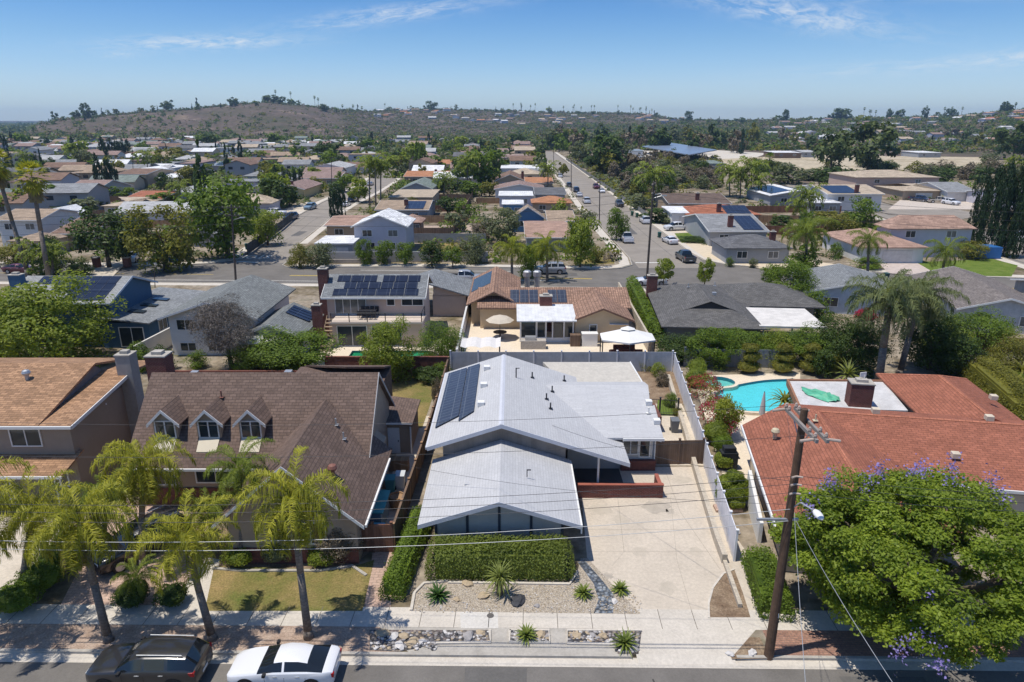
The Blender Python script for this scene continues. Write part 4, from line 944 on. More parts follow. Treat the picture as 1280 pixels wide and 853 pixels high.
BINS=[((-7.7,38.4),'teal',(.08,.28,.30),'teal wheeled bin in the side yard beside the brown house'),((-7.15,38.9),'white',(.55,.57,.58),'white lidded bin next to the teal bin in the side yard'),((-7.4,32.9),'cyan',(.10,.40,.50),'pale cyan bin just behind the red brown gate')]
def bin_(loc,col,label,rot=0,group=None,nm='bin_plastic_'):
    o=thing('wheeled_bin',label,'bin',(loc[0],loc[1],0),rot,group,local=True); m=plain(nm+'%d'%(int(col[0]*99)*100+int(col[2]*99)),col,.5,var=.05)
    b=MB(); b.prism([(-.24,-.28,0),(.24,-.28,0),(.24,.25,0),(-.24,.25,0)],0.001); b.v=[]; b.f=[]; b.m=[]
    b.add([(-.23,-.25,.03),(.23,-.25,.03),(.23,.2,.03),(-.23,.2,.03),(-.29,-.34,.98),(.29,-.34,.98),(.29,.3,.98),(-.29,.3,.98)],[(3,2,1,0),(0,1,5,4),(1,2,6,5),(2,3,7,6),(3,0,4,7),(4,5,6,7)]); b.build('body',m,o)
    b=MB(); b.prism([(-.31,-.37,1.02),(.31,-.37,1.02),(.31,.32,1.08),(-.31,.32,1.08)],.05); b.build('lid',m,o)
    for s in(-1,1): b=MB(); b.tube((s*.2,.24,.12),(s*.3,.24,.12),.12,n=10); b.build('wheel',DARKM,o)
    return o
for l,n_,c,lab in BINS: bin_(l,c,lab)
# ================= 3. the tan two-storey house at the left edge =================
TANSH=shingle('tan_shingle',(.34,.20,.115),.28)
TAUPE=plain('taupe_stucco',(.31,.255,.205),.9,var=.06)
h=thing('two_storey_tan_house','tan two storey house with orange tan shingle roof and grey chimney','house',(-34,41,0))
w=MB(); w.box(-34.6,41.4,-.05,15.9,7.8,5.25); w.build('wall',TAUPE,h)
w=MB(); w.add([(-26.62,37.5,5.18),(-26.62,45.3,5.18),(-26.62,44.6,6.05)],[(0,1,2)]); w.add([(-28.3,37.6,5.2),(-28.3,45.4,5.2),(-28.3,43.4,6.75)],[(0,1,2)]); w.build('gable_end',plain('gable_grey',(.16,.16,.17),.8),h)
def prof(mb,x0,x1,ps,th=.14):
    P=[(x0,y,z+th) for y,z in ps]+[(x0,y,z) for y,z in reversed(ps)]; n=len(P); P+=[(x1,y,z) for _,y,z in P]
    mb.add(P,[tuple(range(n-1,-1,-1)),tuple(range(n,2*n))]+[(i,(i+1)%n,n+(i+1)%n,n+i) for i in range(n)])
b=MB(); prof(b,-43.5,-28.15,[(37.0,5.1),(43.4,6.75),(47.5,5.7)]); prof(b,-28.3,-26.2,[(37.0,5.08),(44.3,5.95),(47.5,5.5)]); b.build('roof',TANSH,h)
b=MB(); b.box(-34.7,36.93,5.05,17.1,.1,.17); b.box(-26.15,40.6,5.05,.05,.05,.1); q=[(37.0,5.0),(44.3,5.87),(44.3,6.1),(37.0,5.23)]; b.add([(-26.195,y,z) for y,z in q]+[(-26.14,y,z) for y,z in q],[(3,2,1,0),(4,5,6,7),(0,1,5,4),(2,3,7,6)]); b.build('trim',TRIM,h)
b=MB(); prof(b,-43.5,-26.4,[(35.6,2.55),(38.0,3.1)],.12); b.build('porch_roof',TANSH,h); b=MB(); b.box(-34.9,35.55,2.5,17.1,.08,.16); b.build('porch_trim',TRIM,h)
for x in(-29.9,-26.9):
    b=MB()
    for s in(-.16,.16): b.tube((x+s,35.9,0),(x+s,35.9,2.55),.045)
    for k in range(7): b.tube((x-.16,35.9,.2+k*.35),(x+.16,35.9,.4+k*.35),.025,n=5)
    b.build('porch_post',TRIM,h)
window(h,-29.4,37.5,3.72,1.75,1.05); window(h,-28.2,37.5,1.0,1.6,1.1); window(h,-33.2,37.5,1.0,1.6,1.1)
chimney(h,-26.3,43.9,0,7.35,1.0,.95,plain('grey_stucco_chimney',(.33,.31,.29),.9,var=.1,scale=4))
vents(h,lambda x,y:5.1+.258*(y-37)+.14,[(-31.6,41.6,'t')],GALV)
# ================= 4. the red-roofed house with the flat white roof =================
REDSH=shingle('red_shingle',(.31,.118,.074),.14)
h=thing('red_roof_house','sprawling red shingled house with brick chimney on a white flat roof','house',(22,38,0),R(-10),local=True)
L=lambda x,y:((x-22)*.985-(y-38)*.174,(x-22)*.174+(y-38)*.985)
w=MB(); w.box(5.3,.3,0,22,5.4,2.7); w.box(-2.6,-3.0,0,7.4,11.8,2.7); w.box(8.6,9,0,5.9,12,2.7); w.build('wall',plain('cream_stucco',(.50,.43,.35),.9,var=.06),h)
b=MB(); rs=.265
# main wing: ridge along x at y=3.15
b.prism([(-7,3.3,2.75),(-7,-9.3,2.75),(-2.4,-9.3,4.22),(-2.4,3.12,4.22),(-3.9,5.4,3.74)],.14)
b.prism([(-2.4,3.12,4.22),(-2.4,-9.3,4.22),(2.2,-9.3,2.75),(2.2,-2.2,2.75)],.14)
b.prism([(-2.4,3.12,4.22),(.6,-2.85,2.65),(18,-2.85,2.65),(18,3.12,4.22)],.14)
b.prism([(-2.4,3.12,4.221),(18,3.12,4.22),(18,5.2,3.6),(-3.9,5.4,3.7)],.14)
# rear wing with a hip end
b.prism([(5.3,4.4,3.0),(8.6,4.2,4.12),(8.4,12.0,4.12),(5.2,15.6,2.75)],.14)
b.prism([(8.6,4.2,4.12),(12.1,4.2,2.85),(12.0,15.6,2.75),(8.4,12.0,4.12)],.14)
b.prism([(5.2,15.6,2.75),(8.4,12.0,4.12),(12.0,15.6,2.75)],.14)
b.build('roof',REDSH,h)
for a_,c_ in (((-2.4,3.12,4.24),(17.9,3.12,4.24)),((-2.4,3.0,4.24),(-2.4,-9.2,4.24)),((8.6,4.3,4.14),(8.4,12.0,4.14)),((8.4,12.0,4.14),(5.25,15.5,2.78)),((8.4,12.0,4.14),(11.95,15.5,2.78))):
    b=MB(); a_=Vector(a_);c_=Vector(c_); d_=(c_-a_); s_=Vector((-d_.y,d_.x,0)).normalized()*.14
    b.add([tuple(a_-s_-Vector((0,0,.03))),tuple(c_-s_-Vector((0,0,.03))),tuple(c_+Vector((0,0,.03))),tuple(a_+Vector((0,0,.03))),tuple(a_+s_-Vector((0,0,.03))),tuple(c_+s_-Vector((0,0,.03)))],[(0,1,2,3),(3,2,5,4)]); b.build('ridge_cap',shingle('red_ridge_shingle',(.40,.155,.095),.15),h)
b=MB(); b.prism([(-2.38,3.0,4.228),(.62,-2.9,2.66),(.78,-2.9,2.66),(-2.2,3.0,4.228)],.02); b.build('valley_flashing',plain('valley_dark_red',(.20,.065,.042),.8,var=.1),h)
b=MB(); b.box(-7.06,-3,2.6,.09,12.6,.17); b.box(9,-2.92,2.5,18,.09,.17); b.build('gutter',TRIM,h)
FL=[L(20.9,45.7),L(28.5,45.2),L(29.7,50.9),L(22.1,51.1)]
b=MB(); b.prism([(x,y,2.62) for x,y in FL],.22); b.build('flat_roof',plain('white_flat_roof',(.53,.52,.51),.75,var=.18,scale=.9,fine=9),h)
b=MB()
for a,c in((FL[0],FL[3]),(FL[3],FL[2])):
    d=Vector(c)-Vector(a); m=(Vector(a)+Vector(c))/2; b.box(m.x,m.y,2.25,d.length,.16,.5,math.atan2(d.y,d.x))
b.build('flat_roof_fascia',plain('brown_fascia',(.30,.15,.085),.7,var=.1),h)
b=MB(); c=[(x,y) for x,y in FL]; m=((FL[0][0]+FL[2][0])/2,(FL[0][1]+FL[2][1])/2); b.box(m[0],m[1],0,6.8,4.4,2.4); b.build('patio_wall',WHITEW,h)
p=L(25.4,46.3); chimney(h,p[0],p[1],2.3,4.35,1.55,1.1,BRICKR)
p1=L(25.5,46.4); k=MB(); k.box(p1[0],p1[1],4.75,.5,.06,.35,.4); k.box(p1[0]+.1,p1[1],4.6,.06,.06,.3); k.build('chimney_cowl',TRIM,h)
wz=lambda x,y:4.36-.263*(3.12-y) if y<3.1 else 4.36-.26*(y-3.12)
vents(h,lambda x,y:4.22-.32*(-2.4-x)+.14 if x<-2.4 else wz(x,y),[(-5.5,.3,'t'),(-2.9,1.5,'p')],plain('cream_vent',(.55,.48,.33),.6)); vents(h,wz,[(4.6,-.6,'b'),(8.3,-1.2,'p'),(1.2,3.3,'b'),(8.0,3.4,'b')],plain('pale_vent',(.6,.52,.4),.6)); vents(h,lambda x,y:3.8,[(10.6,8.5,'b')],plain('pale_vent',(.6,.52,.4),.6))
window(h,-6.3,-1.5,1.0,1.2,1.1,'W'); door(h,-6.3,1.5,1.6,2.05,'W',GLASS,name='patio_door')
# green tarp left on the flat roof, with bits lying about
rn=random.Random(5); n=9; P=[];F=[]
cx,cy=25.0-1.6-.6,47.6
for i in range(n+1):
    for j in range(n+1):
        u=i/n-.5; v=j/n-.5; wd=1.0-abs(v)*.9; wd=max(.25,wd*(1.1-.7*(u+.5)*(v+.5))); P.append((23.7+u*2.5*wd+v*.8+rn.uniform(-.09,.09),47.8-v*1.9*(1.1-u)+u*-.7+rn.uniform(-.09,.09),2.66+rn.uniform(0,.55)*(1-abs(u)*1.6)*(1-abs(v)*1.2)))
for i in range(n):
    for j in range(n): a=i*(n+1)+j; F.append((a,a+1,a+n+2,a+n+1))
b=MB(); b.add(P,F); tag(b.build('crumpled_tarp',plain('green_tarp',(.10,.40,.25),.5,var=.25,scale=3)),'crumpled green tarp lying on the white flat roof','tarp')
TURQ=plain('pool_plaster',(.23,.62,.67),.6,var=.05,scale=1)
def water_mat(name,tint):
    m,n,l,b=newmat(name); n.remove(b); out=n['Material Output']
    tr=N(n,'ShaderNodeBsdfTransparent'); tr.inputs[0].default_value=c4(tint); gl=N(n,'ShaderNodeBsdfGlossy',Roughness=.03); lw=N(n,'ShaderNodeFresnel',IOR=1.33)
    tc=N(n,'ShaderNodeTexCoord'); no=N(n,'ShaderNodeTexNoise',Scale=3.5,Detail=4.); l.new(tc.outputs['Object'],no.inputs['Vector']); bp=N(n,'ShaderNodeBump',Strength=.5,Distance=.08); l.new(no.outputs['Fac'],bp.inputs['Height']); l.new(bp.outputs[0],gl.inputs['Normal']); l.new(bp.outputs[0],lw.inputs['Normal'])
    ms=N(n,'ShaderNodeMixShader'); l.new(lw.outputs[0],ms.inputs[0]); l.new(tr.outputs[0],ms.inputs[1]); l.new(gl.outputs[0],ms.inputs[2]); l.new(ms.outputs[0],out.inputs['Surface']); return m
WATER=water_mat('pool_water',(.62,.93,.95)); WATERG=water_mat('pool_water_green',(.35,.75,.58))
def smooth_loop(pts,k=5):
    P=[Vector((p[0],p[1])) for p in pts]; n=len(P); out=[]
    for i in range(n):
        a,b_,c,d=P[i-1],P[i],P[(i+1)%n],P[(i+2)%n]
        for j in range(k):
            t=j/k; out.append(.5*((2*b_)+(c-a)*t+(2*a-5*b_+4*c-d)*t*t+(3*b_-a-3*c+d)*t**3))
    return out
def pool(name,label,pts,water,z=.0,cop=None,wall=None,deep=.0,raise_=.25):
    """raised rim + basin floor; built above the ground sheet so nothing is cut"""
    cx=sum(p[0] for p in pts)/len(pts); cy=sum(p[1] for p in pts)/len(pts)
    o=thing(name,label,'swimming pool',(cx,cy,0)); n=len(pts); ctr=Vector((cx,cy))
    if sum(a[0]*c[1]-c[0]*a[1] for a,c in zip(pts,list(pts[1:])+[pts[0]]))<0: pts=list(reversed(pts))
    P=[Vector((p[0],p[1])) for p in pts]; O=[ctr+(p-ctr)*(1+.3/max(.6,(p-ctr).length)) for p in P]
    b=MB(); 
    for i in range(n):
        j=(i+1)%n; q=[(*O[i],raise_),(*O[j],raise_),(*P[j],raise_),(*P[i],raise_)]
        b.add(q+[(a,b2,.0) for a,b2,_ in q],[(0,1,2,3),(4,5,1,0),(2,6,7,3)])
    b.build('coping',cop or PATIO,o)
    b=MB(); b.add([(*p,.018) for p in P],[tuple(range(n))]); f=b.build('basin',wall or TURQ,o)
    b=MB(); b.add([(*p,raise_-.08) for p in P],[tuple(range(n))]); b.build('water',water,o)
    b=MB()
    for i in range(n):
        j=(i+1)%n; q0,q1=P[i]*.985+ctr*.015,P[j]*.985+ctr*.015; b.add([(*q0,raise_-.002),(*q1,raise_-.002),(*q1,.03),(*q0,.03)],[(0,1,2,3)])
    b.build('tile_band',plain('pool_tile_blue',(.05,.20,.27),.3,var=.15,scale=6),o)
    return o
pp=[G(a,b_) for a,b_ in((893,497),(905,489),(925,483.5),(955,478.5),(985,477),(992,478),(994,505),(985,516),(960,518),(930,517),(908,512),(897,505))]
pool('swimming_pool','turquoise kidney shaped swimming pool beside the red roofed house',smooth_loop(pp,3),WATER)
sp=G(899,481.5); pool('spa_pool','small round spa at the end of the turquoise pool',[(sp.x+1.35*math.cos(a*.3927),sp.y+1.25*math.sin(a*.3927)) for a in range(16)],WATER,wall=plain('spa_plaster',(.32,.55,.50),.6),raise_=.35)
pool('swimming_pool','narrow green swimming pool in front of the deck house',[(-16.2,62.6),(-8.3,62.6),(-8.3,65.6),(-16.2,65.6)],WATERG,wall=plain('green_plaster',(.12,.40,.30),.6))
gp=G(660,442); pool('swimming_pool','dark teal pool peeking over the grey back fence',[(gp.x+2.3*math.cos(a*.3927),61.9+1.3*math.sin(a*.3927)) for a in range(16)],water_mat('pool_water_teal',(.4,.8,.8)),wall=plain('teal_plaster',(.12,.38,.40),.6))
# ================= the row of houses on the back street =================
GREYSH=shingle('grey_shingle',(.21,.22,.225),.2); DGREY=shingle('dark_grey_shingle',(.125,.12,.115),.2); LGREY=shingle('light_grey_shingle',(.30,.305,.30),.15)
GGREY=shingle('grey_green_shingle',(.19,.20,.195),.18); WGREY=shingle('mid_grey_shingle',(.23,.24,.245),.18)
PINKW=plain('pink_beige_stucco',(.58,.45,.365),.9,var=.05); BLUEW=plain('blue_siding_wall',(.055,.12,.20),.8,var=.08)
TILE=tileroof('terracotta_tile',(.335,.205,.145)); CREAM=plain('cream_wall',(.60,.50,.36),.9,var=.05); CORR=stripes('white_corrugated',(.66,.66,.65),.35,.82,0,.5,width=.12,var=.04,bump=.2)
def railing(mb,pts,hh=1.0):
    for a,b_ in zip(pts,pts[1:]):
        a=Vector(a);b_=Vector(b_); k=max(1,round((b_-a).length/1.9))
        for i in range(k+1): q=a.lerp(b_,i/k); mb.box(q.x,q.y,q.z,.08,.08,hh)
        mb.tube(a+Vector((0,0,hh)),b_+Vector((0,0,hh)),.035,n=6); mb.tube(a+Vector((0,0,hh*.5)),b_+Vector((0,0,hh*.5)),.015,n=5); mb.tube(a+Vector((0,0,.12)),b_+Vector((0,0,.12)),.015,n=5)
h=thing('deck_house','pink beige two storey house with raised deck above a green pool','house',(-14,72,0))
w=MB(); wall_gable(w,-19.7,-9.5,70.4,76.2,4.95,6.3,'x'); w.box(-14,69.1,-.05,9.3,2.7,2.55); w.build('wall',PINKW,h)
b=MB(); roof_gable(b,-19.7,-9.5,70.4,76.2,4.95,6.35,'x',.7,.4,.14); b.build('main_roof',GREYSH,h)
b=MB(); gable_trim(b,-19.7,-9.5,70.4,76.2,4.95,6.35,'x',.7,.4); eave_trim(b,-19.7,-9.5,70.4,76.2,4.95,6.35,'x',.7,.4,side=-1); b.build('trim',TRIM,h)
s=(6.35-4.95)/2.9
rows=[(69.95,.98,[(-19.0,-9.9,6)]),(71.0,.98,[(-18.0,-10.1,6)][:1]),(72.05,.95,[(-18.9,-14.6,3),(-14.0,-9.9,3)])]
for y0,dy,runs in rows:
    for xa,xb,n in runs:
        wd=(xb-xa)/n
        for i in range(n):
            xx=xa+i*wd; f=lambda y:4.95+s*(y-70.4)+.2
            p=MB(); p.prism([(xx+.04,y0,f(y0)),(xx+wd-.04,y0,f(y0)),(xx+wd-.04,y0+dy,f(y0+dy)),(xx+.04,y0+dy,f(y0+dy))],.05); p.build('solar_panel',SOLAR,h)
b=MB(); b.box(-13.95,69.0,2.52,9.5,3.3,.2); b.build('deck',plain('deck_floor',(.60,.50,.41),.8,var=.06),h)
b=MB(); railing(b,[(-18.6,67.45,2.73),(-9.3,67.45,2.73),(-9.3,70.2,2.73)],.95); b.build('railing',DARKM,h)
window(h,-17.2,70.4,2.8,3.2,1.9,'S',4,GLASSB,name='sliding_door'); window(h,-12.9,70.4,3.75,.75,.75,'S',1); window(h,-10.6,70.4,3.75,2.2,.75,'S',2)
window(h,-16.6,67.75,.1,3.0,2.1,'S',2,name='sliding_door'); window(h,-13.0,67.75,.1,3.0,2.1,'S',2,name='sliding_door')
b=MB()
for i in range(9): b.box(-19.2,66.2+i*.42,.05+i*.29,1.0,.36,.06)
for sx in(-19.72,-18.68): b.prism([(sx,66.0,.1),(sx+.06,66.0,.1),(sx+.06,70.0,2.75),(sx,70.0,2.75)],.22)
b.build('stairs',plain('stair_wood',(.30,.22,.15),.85),h)
chimney(h,-20.35,72.2,0,7.3,1.0,.9,BRICKR)
w=MB(); w.box(-7.5,83,-.05,4.0,7.4,2.6); w.add([(-9.4,79.3,2.5),(-5.6,79.3,2.5),(-9.4,79.3,3.8)],[(0,1,2)]); w.build('garage_wall',PINKW,h)
b=MB(); b.prism([(-10,78.6,4.2),(-5.1,78.6,2.72),(-5.1,87,2.72),(-10,87,4.2)],.14); b.prism([(-14.5,78.6,2.8),(-10,78.6,4.2),(-10,87,4.2),(-14.5,87,2.8)],.14); b.build('garage_roof',GREYSH,h)
o=thing('patio_set','dark outdoor dining table with chairs on the raised deck','table',(-15.2,69.3,2.73)); b=MB(); b.box(-15.2,69.3,3.4,1.8,.9,.06)
for sx in(-.8,.8):
    for sy in(-.35,.35): b.box(-15.2+sx,69.3+sy,2.73,.06,.06,.67)
b.build('table',DARKM,o)
b=MB()
for i in range(4):
    for sy in(-.8,.8): x=-15.9+i*.5; b.box(x,69.3+sy,3.15,.4,.4,.05); b.box(x,69.3+sy*1.25,3.2,.4,.04,.45); b.box(x-.16,69.3+sy,2.73,.04,.04,.42); b.box(x+.16,69.3+sy,2.73,.04,.04,.42)
b.build('chair_set',DARKM,o)
# tiled house
h=thing('tile_roof_house','terracotta tiled house with front gable and white patio cover','house',(4,76,0))
w=MB(); wall_gable(w,-3.6,13.0,74.2,81.2,2.55,3.75,'x'); wall_gable(w,6.7,12.35,69.2,77,2.5,3.65,'y'); wall_gable(w,-4.7,.6,76,88.2,2.6,3.7,'y'); w.build('wall',plain('tan_wall_tile_house',(.58,.45,.29),.9,var=.05),h)
b=MB(); roof_gable(b,-3.6,13.0,74.2,81.2,2.6,3.8,'x',.6,.35,.16); roof_gable(b,6.7,12.35,69.2,77.2,2.55,3.7,'y',.5,.55,.16); roof_gable(b,-4.7,.6,75.2,88.2,2.7,4.0,'y',.5,.5,.16); b.build('roof',TILE,h)
b=MB(); gable_trim(b,6.7,12.35,69.2,77,2.55,3.7,'y',.5,.55,.16,.2,both=False); b.build('barge_board',plain('brown_trim',(.20,.11,.075),.7),h)
for i in range(6):
    if i==3: continue
    x=-.2+i*1.08; f=lambda y:2.6+.343*(y-74.2)+.22; p=MB(); p.prism([(x,74.6,f(74.6)),(x+1.02,74.6,f(74.6)),(x+1.02,77.1,f(77.1)),(x,77.1,f(77.1))],.05); p.build('solar_panel',SOLARG,h)
f=lambda x:2.7+.49*(x+4.7)+.2
p=MB(); p.prism([(-4.9,80,f(-4.9)),(-2.6,80,f(-2.6)),(-2.6,87,f(-2.6)),(-4.9,87,f(-4.9))],.05); p.build('solar_panel',SOLAR,h)
chimney(h,3.75,73.4,0,4.0,1.35,.9,BRICKR)
b=MB(); b.prism([(.5,68.2,2.62),(6.75,68.2,2.62),(6.75,73.6,3.0),(.5,73.6,3.0)],.12); b.build('patio_roof',CORR,h)
b=MB()
for x in(.9,2.6,3.6,4.3,5.5,6.5): b.box(x,69.2,0,.14,.14,2.5)
b.box(3.7,69.2,0,5.8,.1,.5); b.box(3.7,69.2,2.35,5.8,.12,.2); b.build('patio_frame',TRIM,h)
for x,wd in((1.75,1.5),(3.1,.8),(6.0,.8)): window(h,x,69.25,.55,wd,1.75,'S',1,name='sunroom_window')
door(h,4.9,69.22,.9,2.1,'S',GLASS,name='glass_door')
window(h,8.6,69.2,1.2,.7,.7,'S',1)
b=MB(); b.prism([(10.3,68.9,2.05),(12.3,68.9,2.0),(12.3,70.3,2.2),(10.3,70.3,2.2)],.05); b.build('side_awning',CORR,h)
# dark grey hip house
h=thing('dark_hip_house','dark grey roofed house with low triangular gablet and brick chimney','house',(21,74,0),R(-5),local=True)
w=MB(); w.box(.3,1,0,9.4,16,2.5); w.box(8.5,6,0,9,9,2.5); w.build('wall',plain('grey_green_wall',(.22,.22,.20),.9,var=.05),h)
b=MB(); roof_hip(b,-4.4,5.0,-7.2,9.2,2.6,4.1,'y',.7,.14); roof_hip(b,3.0,13.5,1.6,10.4,2.6,4.0,'x',.6,.14); 
b.add([(-2.6,-4.6,3.35),(3.2,-4.6,3.35),(.3,-4.6,4.4),(.3,1,4.4),(-2.6,-1.0,3.35),(3.2,-1.0,3.35)],[(0,2,3,4),(2,1,5,3)]); b.build('roof',DGREY,h)
b=MB(); b.add([(-2.4,-4.45,3.38),(3.0,-4.45,3.38),(.3,-4.45,4.3)],[(0,1,2)]); b.build('gablet',plain('dark_gablet',(.06,.05,.045),.8),h)
b=MB(); b.box(8.0,-4.0,2.55,6.6,7.2,.2); b.build('flat_patio_roof',plain('white_stained_roof',(.62,.59,.55),.8,var=.16,scale=1.2),h)
b=MB()
for x in(5.2,8,11): b.box(x,-7.3,0,.14,.14,2.55)
b.build('patio_post',TRIM,h)
chimney(h,-4.6,6.6,0,4.6,1.2,.8,BRICKR); vents(h,lambda x,y:4.0,[(-.8,3.5,'p'),(1.5,0,'b'),(2.4,4.4,'p')],GALV)
# blue house
h=thing('blue_house','deep blue two storey house with a roof full of solar panels','house',(-46,72,0))
w=MB(); wall_gable(w,-51.5,-41.3,67.8,76.2,4.9,6.4,'x'); w.box(-39.8,73.5,-.05,4.9,12.6,2.75); w.build('wall',BLUEW,h)
b=MB(); roof_gable(b,-51.5,-41.3,67.8,76.2,4.95,6.45,'x',.7,.5,.14); b.build('main_roof',LGREY,h)
b=MB(); gable_trim(b,-51.5,-41.3,67.8,76.2,4.95,6.45,'x',.7,.5); eave_trim(b,-51.5,-41.3,67.8,76.2,4.95,6.45,'x',.7,.5); b.build('trim',plain('pale_blue_trim',(.40,.45,.50),.6),h)
s=1.5/4.2
for r_,(y0,n,x0) in enumerate(((67.6,7,-48.5),(69.3,8,-49.7),(71.0 -.05,7,-48.6)) if False else ((67.5,4,-45.9),(68.95,6,-48.0),(70.4,8,-50.2))):
    for i in range(n):
        x=x0+i*1.05; f=lambda y:4.95+s*(y-67.8)+.21; p=MB(); p.prism([(x,y0,f(y0)),(x+1.0,y0,f(y0)),(x+1.0,y0+1.4,f(y0+1.4)),(x,y0+1.4,f(y0+1.4))],.05); p.build('solar_panel',SOLAR,h)
b=MB(); b.prism([(-42.6,67.0,3.35),(-36.9,66.6,2.85),(-36.9,80.4,2.85),(-42.6,80.4,3.35)],.14); b.build('wing_roof',WGREY,h)
for i in range(3): b=MB(); y=69.5+i*2.6; b.prism([(-40.6,y,3.32),(-39.0,y,3.18),(-39.0,y+.9,3.18),(-40.6,y+.9,3.32)],.07); b.build('skylight',GLASS,h)
window(h,-43.2,67.8,3.5,1.5,1.0,'S',2); window(h,-39.2,67.2,.2,2.4,2.0,'S',2,name='sliding_door'); window(h,-44.0,67.8,.4,2.2,2.0,'S',2,name='sliding_door'); window(h,-37.35,70,1.2,1.6,1.1,'E',2)
chimney(h,-52.2,70.5,0,7.0,1.2,.9,BLUEW)
fence('garden_wall','white stucco wall stepping back beside the blue house',[(-36.3,62),(-35.4,72),(-34.9,80)],1.9,plain('white_wall',(.60,.57,.52),.9,var=.06),None,th=.2,cat='wall')
# grey and white house
h=thing('grey_gable_house','white walled house with wide pale grey gable roofs behind a bare tree','house',(-28,68,0))
w=MB(); wall_gable(w,-34.0,-25.6,64.9,76,4.1,5.5,'y'); wall_gable(w,-26,-20.9,63.4,70.0,2.6,3.7,'y'); w.build('wall',WHITEW,h)
b=MB(); roof_gable(b,-34.0,-25.6,64.9,76,4.15,5.55,'y',.7,.7,.14); roof_gable(b,-26,-20.9,63.4,70.5,2.65,3.75,'y',.6,.6,.14); b.build('roof',GGREY,h)
b=MB(); gable_trim(b,-34.0,-25.6,64.9,76,4.15,5.55,'y',.7,.7,both=False); gable_trim(b,-26,-20.9,63.4,70.5,2.65,3.75,'y',.6,.6,both=False); b.build('trim',TRIM,h)
window(h,-32.4,64.9,2.7,1.6,1.0); window(h,-29.6,64.9,2.7,1.3,1.0); window(h,-32.4,64.9,.5,1.5,.8); window(h,-29.6,64.9,.5,1.5,.8)
chimney(h,-19.9,67.2,0,4.6,.9,.8,BRICKR); chimney(h,-20.2,73,0,4.4,.8,.8,BRICKR)
for i in range(4): b=MB(); y=67.2+i*.75; b.prism([(-23.1,y,3.86),(-20.8,y,2.9),(-20.8,y+.6,2.9),(-23.1,y+.6,3.86)],.05); b.build('solar_panel',SOLAR,h)
b=MB(); b.prism([(-26.9,61.0,2.5),(-21.6,61.0,2.5),(-21.6,63.2,2.75),(-26.9,63.2,2.75)],.1); b.build('patio_roof',CORR,h)
# houses beyond the palms on the right
def simple(name,label,x,y,rot,w_,d_,eave,ridge,axis,typ,roof,wall,oe=.6,wins=2,chim=None,extra=None,trim=True,cat='house'):
    h=thing(name,label,cat,(x,y,0),rot,local=True); x0,x1,y0,y1=-w_/2,w_/2,0,d_
    w=MB(); 
    if typ=='gable': wall_gable(w,x0,x1,y0,y1,eave,ridge-.05,axis)
    else: w.box(0,d_/2,-.05,w_,d_,eave+.02)
    w.build('wall',wall,h); b=MB()
    if typ=='gable': roof_gable(b,x0,x1,y0,y1,eave,ridge,axis,oe,.4,.14)
    elif typ=='hip': roof_hip(b,x0,x1,y0,y1,eave,ridge,axis,oe,.14)
    else: b.prism([(x0-.3,y0-.3,eave+.25),(x1+.3,y0-.3,eave+.25),(x1+.3,y1+.3,ridge+.25),(x0-.3,y1+.3,ridge+.25)],.2)
    b.build('roof',roof,h)
    if trim and typ=='gable':
        b=MB(); gable_trim(b,x0,x1,y0,y1,eave,ridge,axis,oe,.4)
        if axis=='x': eave_trim(b,x0,x1,y0,y1,eave,ridge,axis,oe,.4)
        b.build('trim',TRIM,h)
    for i in range(wins):
        u=-w_/2+w_*(i+.5)/wins; window(h,u,0,max(.9,eave-1.75),1.6,1.05,'S',2,(GLASS,GLASSB)[i%2])
        if eave>4.4: window(h,u*.8,0,.9,1.5,1.1,'S',2)
    if chim: chimney(h,chim[0]*w_,chim[1]*d_,0,ridge+.8,.9,.7,BRICKR)
    return h
simple('ranch_house','grey shingled house half hidden behind the big feathery palm',41.5,80,R(-14),11,11,2.6,3.9,'y','gable',GREYSH,plain('pale_blue_wall',(.45,.50,.55),.9))
simple('ranch_house','brown grey roofed house in the trees right of the big palm',54.5,72.5,R(-14),9,17,2.6,3.9,'y','gable',shingle('taupe_shingle',(.19,.165,.15)),plain('white_grey_wall',(.50,.50,.49),.9))
simple('ranch_house','brown roofed cream house cut off by the right picture edge near the green bin',66.5,73.5,R(-14),9,12,2.9,4.1,'x','gable',shingle('brown_shingle_right',(.17,.115,.09)),plain('cream_wall_right',(.55,.50,.43),.9))
# white canopy umbrella / gazebo on the tiled house's patio
o=thing('gazebo','white hexagonal canopy gazebo with dark posts on the patio','gazebo',(11.4,64.3,0))
b=MB(); n=6; rr=3.0; c=(11.4,64.3); e=[(c[0]+rr*math.cos(i*1.0472+.5),c[1]+rr*.72*math.sin(i*1.0472+.5),2.15) for i in range(n)]; t=[(c[0]+.7*math.cos(i*1.0472+.5),c[1]+.5*math.sin(i*1.0472+.5),2.85) for i in range(n)]
b.add(e+t+[(c[0],c[1],2.87)],[(i,(i+1)%n,n+(i+1)%n,n+i) for i in range(n)]+[(n+i,n+(i+1)%n,2*n) for i in range(n)])
t2=[(c[0]+.8*math.cos(i*1.0472+.5),c[1]+.58*math.sin(i*1.0472+.5),2.95) for i in range(n)]; b.add(t2+[(c[0],c[1],3.25)],[(i,(i+1)%n,n) for i in range(n)]); v=[(x,y,2.0) for x,y,z in e]; b.add(e+v,[(n+i,n+(i+1)%n,(i+1)%n,i) for i in range(n)]); b.build('canopy',plain('white_canvas',(.74,.73,.70),.9,var=.04),o)
b=MB()
for x,y,_ in e: b.box(x*.97+c[0]*.03,y*.97+c[1]*.03,0,.1,.1,2.15)
b.build('post',DARKM,o)
o=thing('sofa_set','dark red cushioned seats under the white canopy gazebo','sofa',(11.4,64.5,0)); b=MB()
